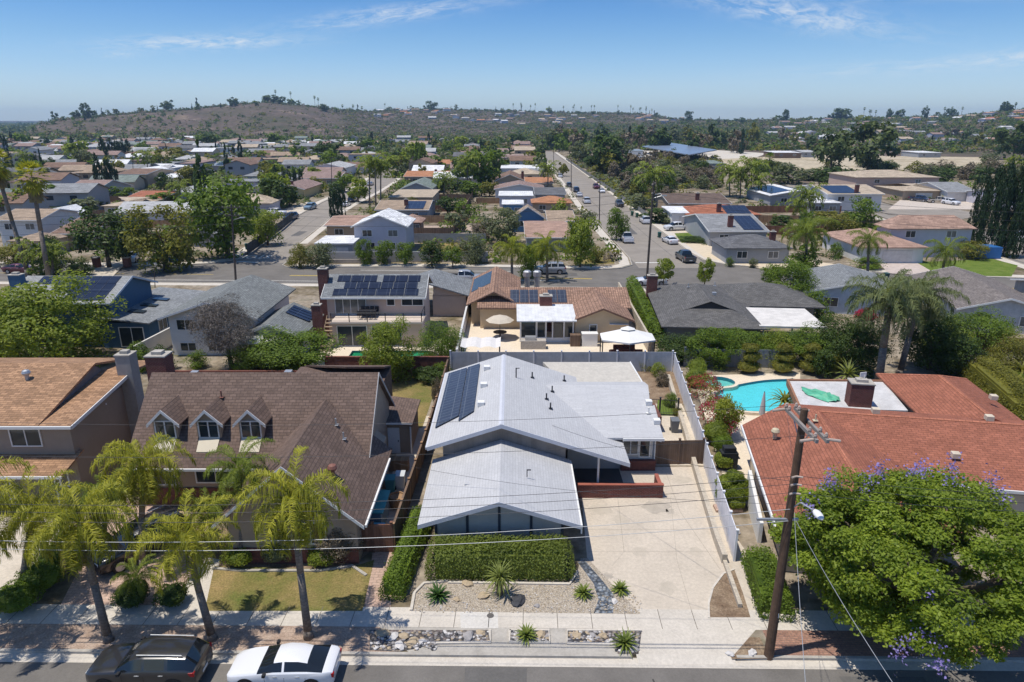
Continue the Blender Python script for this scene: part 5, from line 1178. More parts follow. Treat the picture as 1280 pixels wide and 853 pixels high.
for x,y,sx,sy in((10.2,64.4,.8,2),(12.6,64.4,.8,2),(11.4,65.6,2.2,.7)): b.box(x,y,0,sx,sy,.42); b.box(x,y+(sy*.5 if sx>1 else 0),.42,sx,.2,.35)
b.build('sofa',plain('maroon_wicker',(.13,.05,.04),.8,var=.2,scale=8),o)
o=thing('patio_umbrella','cream patio umbrella over a dark table left of the white patio cover','umbrella',(-1.3,70.5,0)); b=MB(); b.tube((-1.3,70.5,0),(-1.3,70.5,2.4),.03); b.build('pole',DARKM,o); b=MB(); b.lathe(-1.3,70.5,[(1.55,2.05),(1.0,2.35),(.05,2.65)],8); b.build('canopy',plain('cream_canvas',(.55,.48,.38),.9,var=.05),o)
o=thing('patio_table','dark table beneath the cream patio umbrella','table',(-1.3,70.5,0)); b=MB(); b.lathe(-1.3,70.5,[(.3,0),(.08,.1),(.08,.68),(.75,.7),(.75,.74)],12); b.build('table',DARKM,o)
o=thing('white_pergola','white draped shade frame by the corner of the grey back fence','pergola',(-3,62.7,0)); b=MB()
for x in(-4.8,-1.2):
    for y in(61.4,64.2): b.tube((x,y,0),(x,y,2.1),.04)
b.build('frame',DARKM,o); b=MB(); P=[];F=[]
for i in range(9):
    for j in range(7): P.append((-4.9+3.8*i/8,61.3+3*j/6,2.12-.14*math.sin(math.pi*(i%3)/2)**2+.03*math.sin(j*2.1)))
for i in range(8):
    for j in range(6): a=i*7+j; F.append((a,a+1,a+8,a+7))
b.add(P,F); b.build('shade_cloth',plain('white_shade_cloth',(.66,.63,.60),.9,var=.08,scale=4),o)
o=thing('outdoor_kitchen','pale stone barbecue counter standing before the glazed sunroom','barbecue',(1.8,67.3,0)); b=MB(); b.box(2.2,67.2,0,2.6,1.0,.9); b.build('counter',plain('stone_counter',(.40,.36,.31),.9,var=.2,scale=6),o); b=MB(); b.box(1.9,67.2,.903,1.1,.7,.35); b.build('grill',GALV,o)
o=thing('storage_cabinet','white storage cabinet against the tan gable wall of the tiled house','cabinet',(8.1,67.9,0)); b=MB(); b.box(8.1,68.0,0,1.6,.8,1.35); b.build('body',TRIM,o); b=MB(); b.box(8.1,68.0,1.353,1.7,.9,.06); b.build('lid',TRIM,o)
o=thing('storage_cabinet','dark brown cabinet beside the white storage cabinet','cabinet',(6.6,67.9,0)); b=MB(); b.box(6.6,68.0,0,1.0,.8,1.2); b.build('body',WOODB,o); b=MB(); b.box(6.6,68.0,1.203,1.08,.88,.05); b.build('lid',WOODB,o)
for i,(x,y) in enumerate(((2.0,88),(3.3,88))):
    o=thing('rooftop_heater','grey metal heater unit on a stand, %s of the pair behind the tiled roof'%('left','right')[i],'heater',(x,y,0)); b=MB(); b.lathe(x,y,[(.35,0),(.35,2.9),(.55,3.0),(.55,3.6),(.35,3.75)],10); b.build('body',GALV,o)
fence('white_wall','long white block wall beside the tiled house leading to the back street',[(-5.3,62),(-5.4,92)],1.6,plain('white_block_wall',(.62,.62,.62),.9,var=.06),None,th=.2,cat='wall')
fence('white_wall','cream block wall between the tiled house and the clipped hedge',[(13.9,64),(14.4,90)],1.7,BLOCKW,None,th=.2,cat='wall')
fence('wooden_fence','dark brown fence at the rear of the dry garden on the far right',[(44,66.5),(60,63.5),(72,61)],1.7,WOODR,WOODR,3)
fence('lattice_fence','grey trellis fence behind the clipped shrubs of the pool garden',[(16.5,61.6),(25.5,61.2)],1.8,plain('trellis_grey',(.22,.24,.27),.8),plain('trellis_post',(.2,.2,.22),.8),2.6)
fence('pool_fence','thin dark bar fence dividing the planted corner of the side patio',[(10.4,50.4),(13.2,50.0)],1.4,plain('bar_fence',(.10,.10,.10),.5),DARKM,1.4,th=.02)
bpy.data.objects.remove([o for o in bpy.data.objects if o.name.startswith('panel') and o.parent and o.parent.name.startswith('pool_fence')][0]); 
pf=[o for o in bpy.data.objects if o.name.startswith('pool_fence')][0]; b=MB()
for i in range(24): q=Vector((10.4,50.4,0)).lerp(Vector((13.2,50.0,0)),i/23); b.box(q.x,q.y,.1,.02,.02,1.25)
b.tube((10.4,50.4,1.35),(13.2,50,1.35),.025); b.tube((10.4,50.4,.12),(13.2,50,.12),.025); b.build('bars',DARKM,pf)
o=thing('planter_wall','red brick planter box at the corner of the grey house wing','planter',(10.6,48.4,0)); b=MB(); b.box(10.7,48.3,0,1.1,2.6,1.3); b.build('brick_box',BRICKR,o)
o=thing('kiddie_pool','bright blue plastic tub lying behind the brown board fence','tub',(12.2,43.5,0)); b=MB(); b.lathe(12.15,43.3,[(.72,.0),(.9,.5),(.98,.53),(.9,.55),(.8,.15)],16); b.build('shell',plain('blue_plastic',(.02,.09,.62),.4,var=.05),o)
b=bin_((12.3,47.2),(.16,.17,.18),'small dark blue lidded bin in the planted corner of the side patio')
o=thing('closed_umbrella','closed grey umbrella standing on the pool deck','umbrella',(22.2,50.5,0)) if False else None
# spade shaped canopy: pair of folded umbrellas by the pool
p=G(951,528)
o=thing('folded_umbrella','folded pale umbrella standing at the near edge of the turquoise pool','umbrella',(p.x,p.y,0)); b=MB(); b.tube(p,(p.x,p.y,2.6),.03); b.build('pole',DARKM,o); b=MB(); b.lathe(p.x,p.y,[(.26,.7),(.2,1.4),(.06,2.5)],8); b.build('canopy',plain('grey_canvas',(.42,.40,.40),.9,var=.1),o)
o=thing('pool_slide_wall','slanting white screen wall beside the red roofed house','wall',(14.2,35,0),R(-10),local=True); b=MB(); b.prism([(-.1,-2.2,1.3),(.1,-2.2,1.3),(.1,2.6,2.0),(-.1,2.6,2.0)],2.0); b.box(1.0,-1.2,0,.16,2.6,1.9); b.build('panel',WHITEW,o)
o=thing('paved_step','low reddish brick step beside the white screen wall','step',(12.9,36.4,0)); b=MB(); b.box(13.1,36.3,0,1.6,.7,.16); b.build('tread',PAVER,o)
# ================= middle distance houses: measured from eave line and ridge line =================
GDOOR=stripes('garage_door_white',(.60,.58,.55),.5,.8,1,.6,width=.06,var=.02)
ROOFS={}
def rm(key):
    if key in ROOFS: return ROOFS[key]
    cols={'brown':(.20,.13,.095),'tan':(.33,.25,.18),'pink':(.36,.235,.18),'orange':(.40,.19,.10),'grey':(.24,.245,.25),'dark grey':(.13,.13,.135),'white':(.68,.68,.68),'mauve':(.27,.19,.165),'green grey':(.19,.225,.20),'beige':(.43,.35,.26),'red':(.34,.13,.075),'dark brown':(.14,.10,.08),'blue grey':(.22,.26,.30),'pale grey':(.40,.40,.395)}
    c=cols[key]; ROOFS[key]=brick('roof_'+key.replace(' ','_'),mul(c,1.2),mul(c,.8),mul(c,.6),1.2,.35,.02,stain=.2,bump=.1); return ROOFS[key]
WALLS={}
def wm(key):
    if key in WALLS: return WALLS[key]
    c={'white':(.66,.65,.63),'cream':(.58,.50,.38),'tan':(.40,.31,.22),'grey':(.33,.34,.35),'blue':(.09,.20,.34),'pink':(.52,.38,.31),'lavender':(.50,.49,.54),'brown':(.20,.14,.10),'yellow':(.60,.47,.24)}[key]
    WALLS[key]=plain('wall_'+key,c,.9,var=.06,scale=1); return WALLS[key]
def mh(label,phrase,px0,px1,pyE,pyR,zE,zR,axis,typ,roof,wall,chim=None,solar=None,wins=2,rot=0,group=None):
    A=G(px0,pyE,zE-.2);B=G(px1,pyE,zE-.2); T=G((px0+px1)/2,pyR,zR); oe=.5
    w_=max(4,(B-A).length-2*oe if axis=='y' or typ!='gable' else (B-A).length-.8); d_=max(4,(T.y-A.y)*(2 if (axis=='x' and typ=='gable') else 1.15 if typ=='hip' else 1)-oe*2); d_=min(d_,20)
    wins=0 if 'garage' in label else wins; c=(A+B)/2; h=simple('house',label,c.x,c.y+oe,rot,w_,d_,zE,zR,axis,typ,rm(roof),wm(wall),oe,wins,chim)
    if 'garage' in label:
        gd=MB(); gw=min(4.9,w_*.62); fbox(gd,(w_*.08,0,0),'S',-gw/2,gw/2,0,2.1,0,.05); gdo=gd.build('garage_door',GDOOR,h)
    if group: h['group']=group
    if solar:
        if axis=='x':
            s=(zR-zE)/(d_/2) if typ!='flat' else 0
            u0,u1=solar; f=lambda y:zE+s*y+.24
            b=MB(); b.prism([(u0*w_,.1,f(.1)),(u1*w_,.1,f(.1)),(u1*w_,d_*.42,f(d_*.42)),(u0*w_,d_*.42,f(d_*.42))],.06); b.build('solar_panel',SOLAR,h)
        else:
            s=(zR-zE)/(w_/2); g=lambda x:zR-s*abs(x)+.24; u0,u1=solar
            for a_,b_ in((-.45,-.1),(.1,.45)): b=MB(); b.prism([(a_*w_,u0*d_,g(a_*w_)),(b_*w_,u0*d_,g(b_*w_)),(b_*w_,u1*d_,g(b_*w_)),(a_*w_,u1*d_,g(a_*w_))],.06); b.build('solar_panel',SOLAR,h)
    LAND.append((phrase,Vector((c.x,c.y+d_/2,0)))); return h
HS=[
('white gabled two storey house with pale roof on the corner plot','the white gabled corner house',438,510,285,261,4.9,6.7,'y','gable','white','lavender'),
('low white flat roofed garage beside the white gabled corner house','the white flat garage',391,443,308,296,2.6,2.7,'x','flat','white','grey'),
('pink tan roofed house directly behind the white gabled corner house','the pink tan roof',405,470,284,271,2.7,3.5,'x','gable','pink','tan'),
('tan roofed house with grey chimney and dark solar panels on its crest','the tan solar house',468,536,264,251,2.8,4.0,'x','gable','tan','grey',(.05,.2),(.05,.42)),
('small brown hip roofed outbuilding beside the tan solar house','the brown outbuilding',498,527,279,267,2.6,3.6,'y','hip','pink','brown'),
('wide beige flat roofed house behind the tan solar house','the beige flat roof',484,542,249,238,2.8,3.0,'x','flat','beige','tan'),
('green grey gabled house with its dark front gable above the beige flat roof','the green grey gable',500,541,237,220,2.7,4.4,'y','gable','green grey','grey'),
('orange brown tiled house behind the green grey gable','the orange brown tiled house',504,560,222,214,2.7,4.0,'x','gable','orange','tan',(.2,.3)),
('orange roofed house with red brick chimney beside tall thin trees','the orange chimney house',530,582,206,198,2.8,4.2,'x','gable','orange','cream',(.2,.1)),
('bright blue gabled house facing the back street trees','the bright blue gable',637,683,274,257,3.0,5.2,'y','gable','tan','blue'),
('pale tan roofed wing right of the bright blue gable','the pale tan wing',684,720,278,264,2.7,3.7,'x','gable','tan','tan'),
('pinkish shingle roofed house in front of the bright blue gable','the pinkish front roof',656,716,299,279,2.6,3.6,'x','gable','pink','grey'),
('white roofed patio house with blue wall behind the bright blue gable','the white patio roof',626,656,258,251,2.9,3.1,'x','flat','white','blue'),
('long bright white flat patio roof in the middle block','the long white patio roof',622,668,247,240,2.8,3.0,'x','flat','white','lavender'),
('orange tan hip roofed house beside the long straight street','the orange tan hip',664,716,255,244,2.6,3.8,'x','hip','orange','tan'),
('pale grey house with low brown gable and white front','the low brown gable',617,682,238,226,2.7,4.1,'y','gable','mauve','white'),
('dark grey roofed house beside the parked cars on the straight street','the dark grey roof by the cars',668,708,244,235,2.6,3.6,'x','gable','dark grey','grey'),
('tan brick gabled house with brown roof in the middle block','the tan brick gable',618,657,227,213,2.8,4.8,'y','gable','brown','tan',(.45,.2)),
('orange and brown roofed house left of the street palm','the orange brown roof by the palm',656,692,230,219,2.7,3.7,'x','gable','orange','tan'),
('large white flat roofed house with pale blue skylight','the large white flat roof',625,675,212,199,3.0,3.2,'x','flat','white','white'),
('mauve roofed long house behind the large white flat roof','the long mauve roof',612,668,198,191,2.8,4.0,'x','gable','mauve','cream'),
('small mauve gabled house, farthest before the street end','the far mauve gable',614,662,190,185,2.8,4.3,'x','gable','mauve','brown'),
('white walled two storey house with tan grey roof at the left edge','the white two storey house at the left edge',-8,50,277,262,5.0,6.2,'x','gable','tan','white'),
('tan low house with wide eaves below the white two storey left edge house','the tan low house at the left edge',8,62,303,289,2.6,3.4,'x','hip','tan','cream'),
('brown shingled house with small blue window row behind the dark tree','the brown house by the dark tree',62,112,294,272,3.0,4.6,'x','gable','brown','tan'),
('small white gabled addition with a bright fascia left of the dark tree','the small white gable',52,84,270,256,3.4,4.6,'y','gable','white','lavender'),
('green grey roofed ranch house behind a long hedge','the green grey ranch',24,72,246,234,2.7,3.9,'x','gable','green grey','grey'),
('green grey garage with gable next to the green grey ranch','the green grey garage',68,97,248,239,2.6,3.4,'x','gable','green grey','white'),
('steep brown roofed house with dark barge boards','the steep brown house',76,118,241,222,3.0,5.4,'x','gable','mauve','grey'),
('beige pink hip roofed house above the dark tree','the beige pink hip',126,168,259,244,2.7,3.9,'x','hip','beige','cream'),
('orange red tiled house between the olive and dark trees','the orange red tiles',152,202,251,237,2.7,3.9,'x','gable','red','brown'),
('two storey white hip roofed house shining among brown roofs','the white hip house',173,211,212,204,4.8,6.0,'x','hip','white','white'),
('low white roofed house in front of the two storey white hip house','the low white roof',190,232,224,215,2.8,3.6,'x','gable','white','cream'),
('brown roofed two storey house left of the white hip house','the brown house left of the white hip',146,184,219,209,4.6,5.8,'x','gable','brown','tan'),
('tan brown gabled house right of the white hip house','the tan brown gable',213,240,219,207,2.8,4.4,'x','gable','tan','brown'),
('pale grey gabled house behind the small palm tree','the pale grey gable by the palm',190,246,246,229,2.8,4.3,'y','gable','pale grey','lavender'),
('lavender walled flat fronted house beside the tall dark conifer','the lavender house',223,248,206,197,4.0,4.4,'x','flat','mauve','lavender'),
('house with a long dark blue solar roof left of the side street','the dark blue solar house',264,314,208,193,2.8,4.2,'x','gable','blue grey','grey',None,(-.42,.42)),
('grey hip roofed house beyond the big round tree','the grey hip by the round tree',303,333,221,206,2.8,4.2,'y','hip','grey','white'),
('white roofed house tucked behind the big round tree','the white roof behind the round tree',308,334,238,222,2.8,3.9,'y','gable','white','cream'),
('cream house with red brick chimney behind a row of little cypresses','the brick chimney house',335,381,238,218,2.7,4.2,'y','gable','mauve','yellow',(.1,.1)),
('long mauve pink roofed house behind the side street lamp post','the long mauve pink roof',374,424,224,209,2.7,4.2,'x','gable','mauve','tan'),
('pale blue grey gabled two storey house on the side street','the pale blue grey house',386,432,211,198,4.0,5.6,'y','gable','pale grey','white'),
('red brown roofed house with a white skylight on the side street','the red brown skylight house',422,456,210,197,2.8,4.4,'x','gable','brown','white'),
('small grey outbuilding under the olive yellow tree','the small grey outbuilding',243,262,293,278,2.6,3.6,'y','gable','grey','grey'),
('dark brown roofed house with black chimney beside the canyon','the dark brown roof by the canyon',836,915,256,242,2.7,4.1,'x','gable','dark brown','tan',(.0,.15)),
('orange hip roofed house with square solar panels','the orange hip with solar',858,952,270,253,2.7,4.1,'x','hip','red','grey',(-.05,.1),(.05,.4)),
('white flat roofed garage in front of the orange hip with solar','the white garage',838,876,269,259,2.7,2.9,'x','flat','white','white'),
('grey gabled house with brick chimney and rows of solar panels','the grey solar gable',886,962,291,268,2.8,4.6,'x','gable','grey','grey',(-.1,.1),(.1,.45)),
('dark grey hip roofed house with brick entry on the street corner','the dark grey corner hip',906,992,312,290,2.6,4.0,'x','hip','dark grey','grey',(.3,.3)),
('dark fronted house with white eaves and large solar roof','the dark fronted solar house',962,1034,246,229,2.7,4.0,'y','gable','white','grey',None,(.1,.8)),
('white gabled house with brick chimney and dark solar array','the white chimney house',1034,1106,244,229,4.4,5.8,'x','gable','beige','white',(.05,.05),(-.42,.1)),
('white flat patio cover beside the white chimney house','the white patio cover',1013,1054,256,249,2.6,2.8,'x','flat','white','grey'),
('large tan tiled two storey house below the sand field','the large tan tiled house',1070,1177,223,211,5.0,6.6,'x','hip','beige','pink'),
('low tan tiled garage wing before the large tan tiled house','the low tan tiled wing',1128,1178,240,228,2.7,4.0,'x','hip','beige','tan'),
('pink tiled two storey house with white walls on the corner lawn','the pink tiled two storey house',1112,1222,286,268,5.2,6.8,'x','hip','pink','lavender'),
('pink tiled garage wing in front of the pink tiled two storey house','the pink tiled garage wing',1076,1162,311,282,2.7,4.3,'y','hip','pink','white'),
('grey gabled garage house beyond the tall cypress row','the grey garage house',1184,1222,241,228,2.8,4.6,'x','gable','grey','white'),
('grey roofed house at the right edge beyond the tall cypress row','the grey house at the right edge',1270,1310,250,234,3,4.8,'x','gable','grey','lavender'),
]
for t in HS: mh(*t)
o=thing('blue_canopy','blue plastic tarp shelter beside the pink tiled house','shelter',G(1225,322)); c=G(1225,322); b=MB(); b.box(c.x,c.y,.1,5,3,1.9); b.build('cover',plain('blue_tarp',(.03,.13,.35),.5,var=.1),o)
b=MB(); c=G(1178,314); 
# garden walls on the back street's far side
fence('garden_wall','grey block wall along the far side of the back street',[(-31,112.2),(-15,112.6),(-4,112.4)],1.7,plain('grey_block',(.42,.42,.43),.9,var=.06),None,th=.2,cat='wall')
fence('garden_wall','low stone wall below the shrubs on the side street corner',[(-35,111.5),(-31,110.9),(-20,111.2)],.7,plain('stone_low_wall',(.33,.29,.25),.9,var=.2,scale=4),None,th=.3,cat='wall')
fence('wooden_fence','long grey board fence behind the dry yard in the middle block',[(-20,131),(-5,131)],1.8,plain('grey_boards',(.30,.30,.30),.9),None)
fence('wooden_fence','black mesh fence along the side street under the round tree',[(-46.5,119),(-49.8,148),(-52,163)],1.8,plain('black_mesh',(.045,.05,.05),.8),DARKM,4)
fence('wooden_fence','red brown fence among the shrubs behind the corner house',[(46,142),(66,140)],1.8,WOODR,None)
fence('chain_fence','thin rail fence edging the straight street above the canyon',[(32.9,166),(32.6,277),(32.2,420)],1.2,plain('rail_grey',(.20,.20,.19),.8),None,th=.04)
# ================= vehicles =================
TYRE=plain('tyre_rubber',(.02,.02,.02),.8,var=0); RIM=plain('alloy_rim',(.42,.42,.44),.35,.7,var=0); CGLASS=plain('car_glass',(.012,.015,.018),.04,var=0,spec=.8)
HEADL=plain('headlight_glass',(.6,.62,.65),.1,var=0,spec=.7); TAILL=plain('tail_light_red',(.35,.012,.015),.2,var=0); BLACKP=plain('black_plastic',(.018,.018,.02),.6,var=0)
def paint(key):
    c={'white':(.74,.74,.75),'black':(.012,.012,.014),'grey brown':(.029,.0275,.028),'silver':(.42,.43,.45),'dark blue':(.02,.035,.075),'light blue':(.22,.32,.40),'maroon':(.12,.015,.025),'red':(.25,.02,.05),'beige':(.45,.40,.32),'dark grey':(.06,.065,.07),'teal':(.05,.16,.18)}[key]
    return plain('paint_'+key.replace(' ','_'),c,.28,.15 if key not in('white',) else 0,var=0,spec=.6,coat=.8)
CARS={
 # x, sill z, half width, belt z, top z, half width at top, cabin?
 'sedan':dict(L=4.85,st=[(2.42,.34,.55,.55,.60,.5,0),(2.36,.24,.72,.62,.70,.6,0),(2.15,.2,.85,.70,.80,.72,0),(1.6,.2,.91,.80,.90,.8,0),(.95,.2,.92,.90,.98,.8,0),(.25,.2,.92,.93,1.36,.58,1),(-.15,.2,.92,.94,1.44,.60,1),(-.25,.2,.92,.945,1.45,.60,1),(-.85,.2,.92,.96,1.43,.58,1),(-1.25,.2,.92,.97,1.33,.56,1),(-1.95,.2,.90,.98,1.04,.66,0),(-2.25,.24,.84,.96,1.02,.64,0),(-2.38,.32,.76,.88,.94,.6,0),(-2.42,.42,.68,.70,.74,.55,0)],pil=[(6,7)],wx=(1.5,-1.45),wr=.33),
 'suv':dict(L=5.0,st=[(2.5,.40,.62,.78,.84,.55,0),(2.44,.28,.80,.86,.94,.66,0),(2.2,.25,.93,.95,1.04,.78,0),(1.6,.25,.97,1.02,1.12,.84,0),(1.05,.25,.98,1.06,1.16,.84,0),(.45,.25,.98,1.10,1.62,.70,1),(.15,.25,.98,1.11,1.72,.72,1),(-.15,.25,.98,1.12,1.76,.72,1),(-.27,.25,.98,1.12,1.76,.72,1),(-1.15,.25,.98,1.13,1.76,.71,1),(-1.30,.25,.98,1.13,1.755,.71,1),(-2.05,.25,.97,1.15,1.70,.68,1),(-2.42,.28,.93,1.10,1.16,.8,0),(-2.5,.36,.86,.92,.98,.7,0)],pil=[(7,8),(9,10)],wx=(1.55,-1.5),wr=.38),
 'pickup':dict(L=5.7,st=[(2.85,.45,.7,.85,.92,.6,0),(2.78,.32,.88,.95,1.05,.7,0),(2.4,.3,.97,1.05,1.14,.82,0),(1.55,.3,.99,1.08,1.18,.84,0),(1.0,.3,.99,1.12,1.72,.70,1),(.6,.3,.99,1.13,1.84,.72,1),(.2,.3,.99,1.13,1.86,.72,1),(.1,.3,.99,1.13,1.86,.72,1),(-.7,.3,.99,1.13,1.82,.70,1),(-.85,.3,.99,1.13,1.16,.9,0),(-.9,.3,.99,1.12,.72,.86,2),(-2.7,.3,.98,1.12,.72,.86,2),(-2.75,.3,.98,1.12,1.13,.86,0),(-2.85,.4,.94,1.08,1.09,.8,0)],pil=[(6,7)],wx=(1.75,-1.7),wr=.40),
}
def car_proto(kind):
    if kind in PROTO: return PROTO[kind]
    D=CARS[kind]; st=D['st']; rows=[]
    for x,zs,w,zb,zt,wt,c in st:
        p=[(0,zs),(w*.9,zs),(w,zs+.16),(w,zb-.16),(w*.97,zb)]
        if c==1: p+=[(w*.97*.8+wt*.2,zb+(zt-zb)*.13),(wt,zt-.09),(wt*.8,zt-.02),(0,zt+.01)]
        elif c==2: p+=[(w*.95,zb+.005),(w*.88,zb),(w*.86,zt),(0,zt)]
        else: p+=[(w*.95,zb+(zt-zb)*.35),(wt,zt-.01),(wt*.6,zt+.005),(0,zt+.02)]
        rows.append([(x,y,z) for y,z in p])
    parts={}
    def put(t,q,s=''): parts.setdefault(t+(s if t=='side_window' else ''),MB()).add(q,[(0,1,2,3)])
    for i in range(len(st)-1):
        a,b_=st[i][6],st[i+1][6]
        for k in range(8):
            t='body'
            if a==1 and b_==1:
                if k==5: t='body' if (i,i+1) in D['pil'] else 'side_window'
            elif a==0 and b_==1 and k>=6: t='windshield'
            elif a==1 and b_==0 and k>=6: t='rear_window'
            elif (a,b_) in((0,1),(1,0)) and k==5: t='side_window' if (a,b_)==(0,1) or kind=='sedan' or kind=='suv' else 'body'
            elif a==2 and b_==2 and k>=6: t='bed'
            A,B,Cc,Dd=rows[i][k],rows[i][k+1],rows[i+1][k+1],rows[i+1][k]
            put(t,[A,B,Cc,Dd]); m=lambda q:(q[0],-q[1],q[2]); put(t,[m(Dd),m(Cc),m(B),m(A)],'_')
    for r_ in(rows[0],rows[-1]):
        full=r_+[(x,-y,z) for x,y,z in reversed(r_[1:-1])]; parts['body'].add(full,[tuple(range(len(full)))])
    root=thing('parked_car','car','car',(0,0,-50),local=True)
    mats={'body':paint('white'),'windshield':CGLASS,'rear_window':CGLASS,'side_window':CGLASS,'bed':BLACKP}
    nm={'body':'body','bed':'cargo_bed'}
    objs={}
    for t,b in parts.items():
        me=b.mesh(t,uv=False); bm=bmesh.new(); bm.from_mesh(me); bmesh.ops.remove_doubles(bm,verts=bm.verts,dist=.002); bmesh.ops.recalc_face_normals(bm,faces=bm.faces); bm.to_mesh(me); bm.free()
        me.polygons.foreach_set('use_smooth',[True]*len(me.polygons))
        try: me.set_sharp_from_angle(angle=R(32))
        except Exception: pass
        objs[t]=link(nm.get(t,t).strip('_'),me,mats[t.strip('_')],root)
    w=st[5][2]
    for x in D['wx']:
        for s in(-1,1):
            b=MB(); r_=D['wr']; b.tube((x,s*(w-.21),r_),(x,s*(w+.012),r_),r_,n=20); wh=b.build('wheel',TYRE,root)
            b=MB(); b.tube((x,s*(w+.0125),r_),(x,s*(w+.022),r_),r_*.68,n=14); b.build('rim',RIM,wh)
            b=MB(); n=16
            P=[];F=[]
            for i in range(n+1):
                t=math.pi*(i/n); 
                for rr in(r_*1.03,r_*1.25): P.append((x+rr*math.cos(t),s*(w+.006),r_+rr*math.sin(t)*.98))
            for i in range(n): F.append((2*i,2*i+1,2*i+3,2*i+2))
            b.add(P,F); b.build('wheel_arch',BLACKP if kind!='sedan' else BLACKP,root)
    xf=st[1][0]; zb=st[1][3]
    for s in(-1,1):
        b=MB(); b.prism([(xf-.28,s*(st[2][2]*.98),zb+.09),(xf+.045,s*(st[1][2]*.86),zb+.03),(xf+.05,s*(st[1][2]*.5),zb+.03),(xf-.05,s*(st[1][2]*.6),zb+.10)][::s],.13); b.build('headlight',HEADL,root)
        xr=st[-2][0]; zr=st[-2][3]
        b=MB(); b.box(xr+.08,s*(st[-2][2]*.93),zr-.20,.26,.16,.2); b.build('tail_light',TAILL,root)
        xm=st[5][0]+.32 if kind!='pickup' else st[4][0]+.2; b=MB(); b.box(xm,s*(w+.10),st[5][3]+.02,.13,.2,.13); b.build('side_mirror',objs['body'].data.materials[0] if False else BLACKP,root)
        for xd in((.15,-.85) if kind!='suv' else (0.05,-1.0)): 
            b=MB(); b.box(xd,s*(w+.004),st[5][3]-.13,.2,.03,.03); b.build('door_handle',GALV,root)
        for xd in((.62,-.25,-1.2) if kind=='sedan' else (.75,-.22,-1.25)):
            b=MB(); b.box(xd,s*(w+.001),.34,.012,.008,st[5][3]-.5); b.build('door_seam',BLACKP,root)
    b=MB(); b.box(xf+.055,0,.42,.03,1.0,.16); b.build('grille',BLACKP,root)
    b=MB(); b.box(st[-1][0]-.005,0,.5,.03,.5,.12); b.build('plate',TRIM,root)
    if kind=='suv':
        for s in(-1,1): b=MB(); b.tube((.1,s*.63,1.80),(-1.9,s*.62,1.77),.025,n=6); b.build('roof_rail',GALV,root)
    PROTO[kind]=root; CARPRO.append(root); return root
CARPRO=[]
USED=set()
def car(kind,col,x,y,heading,label=None,desc=None,group='vehicles parked in the streets',z=-.11):
    pr=car_proto(kind)
    cat={'sedan':'car','suv':'car','pickup':'pickup truck'}[kind]
    o=dup(pr,(x,y,z),heading,name={'pickup':'pickup_truck'}.get(kind,'parked_car'),cat=cat,group=group)
    for c in o.children:
        if c.name.split('.')[0]=='body': c.material_slots[0].link='OBJECT'; c.material_slots[0].material=paint(col)
    if z==-.1: o.scale=(.93,.93,.93)
    if label: o['label']=label
    else: PEND.append((o,desc,Vector((x,y,0))))
    return o
def pcar(px,py,kind,col,heading,label,z=-.11): p=G(px,py,z); return car(kind,col,p.x,p.y,heading,label,z=z)
HP=math.pi/2
car('suv','grey brown',-15.35,23.3,math.pi,'dark grey brown suv parked at the kerb under the left palms',z=-.1)
car('sedan','white',-9.65,23.35,math.pi,'white sedan with black rear glass parked behind the dark suv',z=-.1)
# glass sunroof and tinted rear of the white sedan
p=G(172,697); car('suv','black',p.x,p.y+.5,-2.2,'black suv on the pink paver driveway, half hidden by palm fronds',z=.01)
pcar(388,262,'suv','light blue',-HP-.12,'light blue suv parked at the left kerb of the side street, farther one')
pcar(364,275,'suv','dark blue',-HP-.15,'dark blue suv parked at the left kerb of the side street, nearer one')
pcar(347,269,'suv','white',-.4,'white suv in the driveway beside the big round tree',z=.01)
pcar(433,258,'sedan','white',HP,'white car behind the four thin cypresses at the street bend')
pcar(441,252,'suv','dark blue',HP,'dark blue car behind the four thin cypresses at the street bend')
pcar(423,238,'suv','white',.3,'white van like car below the long mauve pink roof')
pcar(463,232,'sedan','silver',HP,'silver car on the narrow far end of the side street')
pcar(711,234,'suv','dark grey',HP,'dark grey car parked at the left kerb of the straight street, farther one')
pcar(720,240,'suv','dark blue',HP,'dark blue car parked at the left kerb of the straight street, nearer one')
pcar(724,246,'sedan','white',HP,'white car close behind the dark blue car on the straight street')
pcar(733,254,'suv','white',HP,'white suv parked at the left kerb near the green shrub')
pcar(700,222,'suv','white',HP,'white van parked near the street palm on the straight street')
pcar(690,209,'suv','white',HP,'white car far up the left kerb of the straight street')
pcar(745,236,'suv','maroon',-HP,'maroon car at the canyon side kerb of the straight street')
pcar(752,241,'sedan','white',-HP,'white car at the canyon side kerb behind the maroon car')
pcar(806,279,'suv','white',HP,'white suv parked beside the right hand kerb above the tall pole')
pcar(783,302,'pickup','white',HP,'white pickup in the street mouth under the round street tree')
pcar(837,304,'sedan','white',HP+.15,'white sedan parked by the small green lawn on the corner')
pcar(846,288,'pickup','white',math.pi+.2,'white pickup standing in the corner driveway',z=.01)
pcar(856,326,'pickup','dark grey',HP+.1,'dark grey pickup at the kerb of the sandy corner yard')
pcar(687,342,'suv','silver',math.pi,'silver suv parked on the far side of the back street behind the yellow palms')
pcar(580,353,'pickup','silver',0,'silver pickup driving along the back street left of the tiled house')
pcar(812,356,'sedan','white',math.pi,'white car beside the hedge and the tall mid pole')
pcar(397,396,'sedan','red',-HP,'dark red car in the driveway left of the deck house',z=.01)
pcar(27,341,'sedan','maroon',0,'dark maroon car on the back street by the left palms')
pcar(165,327,'suv','white',-HP+.3,'white suv in the driveway between the dark and olive trees',z=.01)
pcar(1274,300,'suv','white',HP-.3,'white suv at the right edge beyond the tall cypress row, nearer one')
pcar(1279,297,'suv','silver',HP-.3,'silver car at the right edge beyond the tall cypress row, farther one')
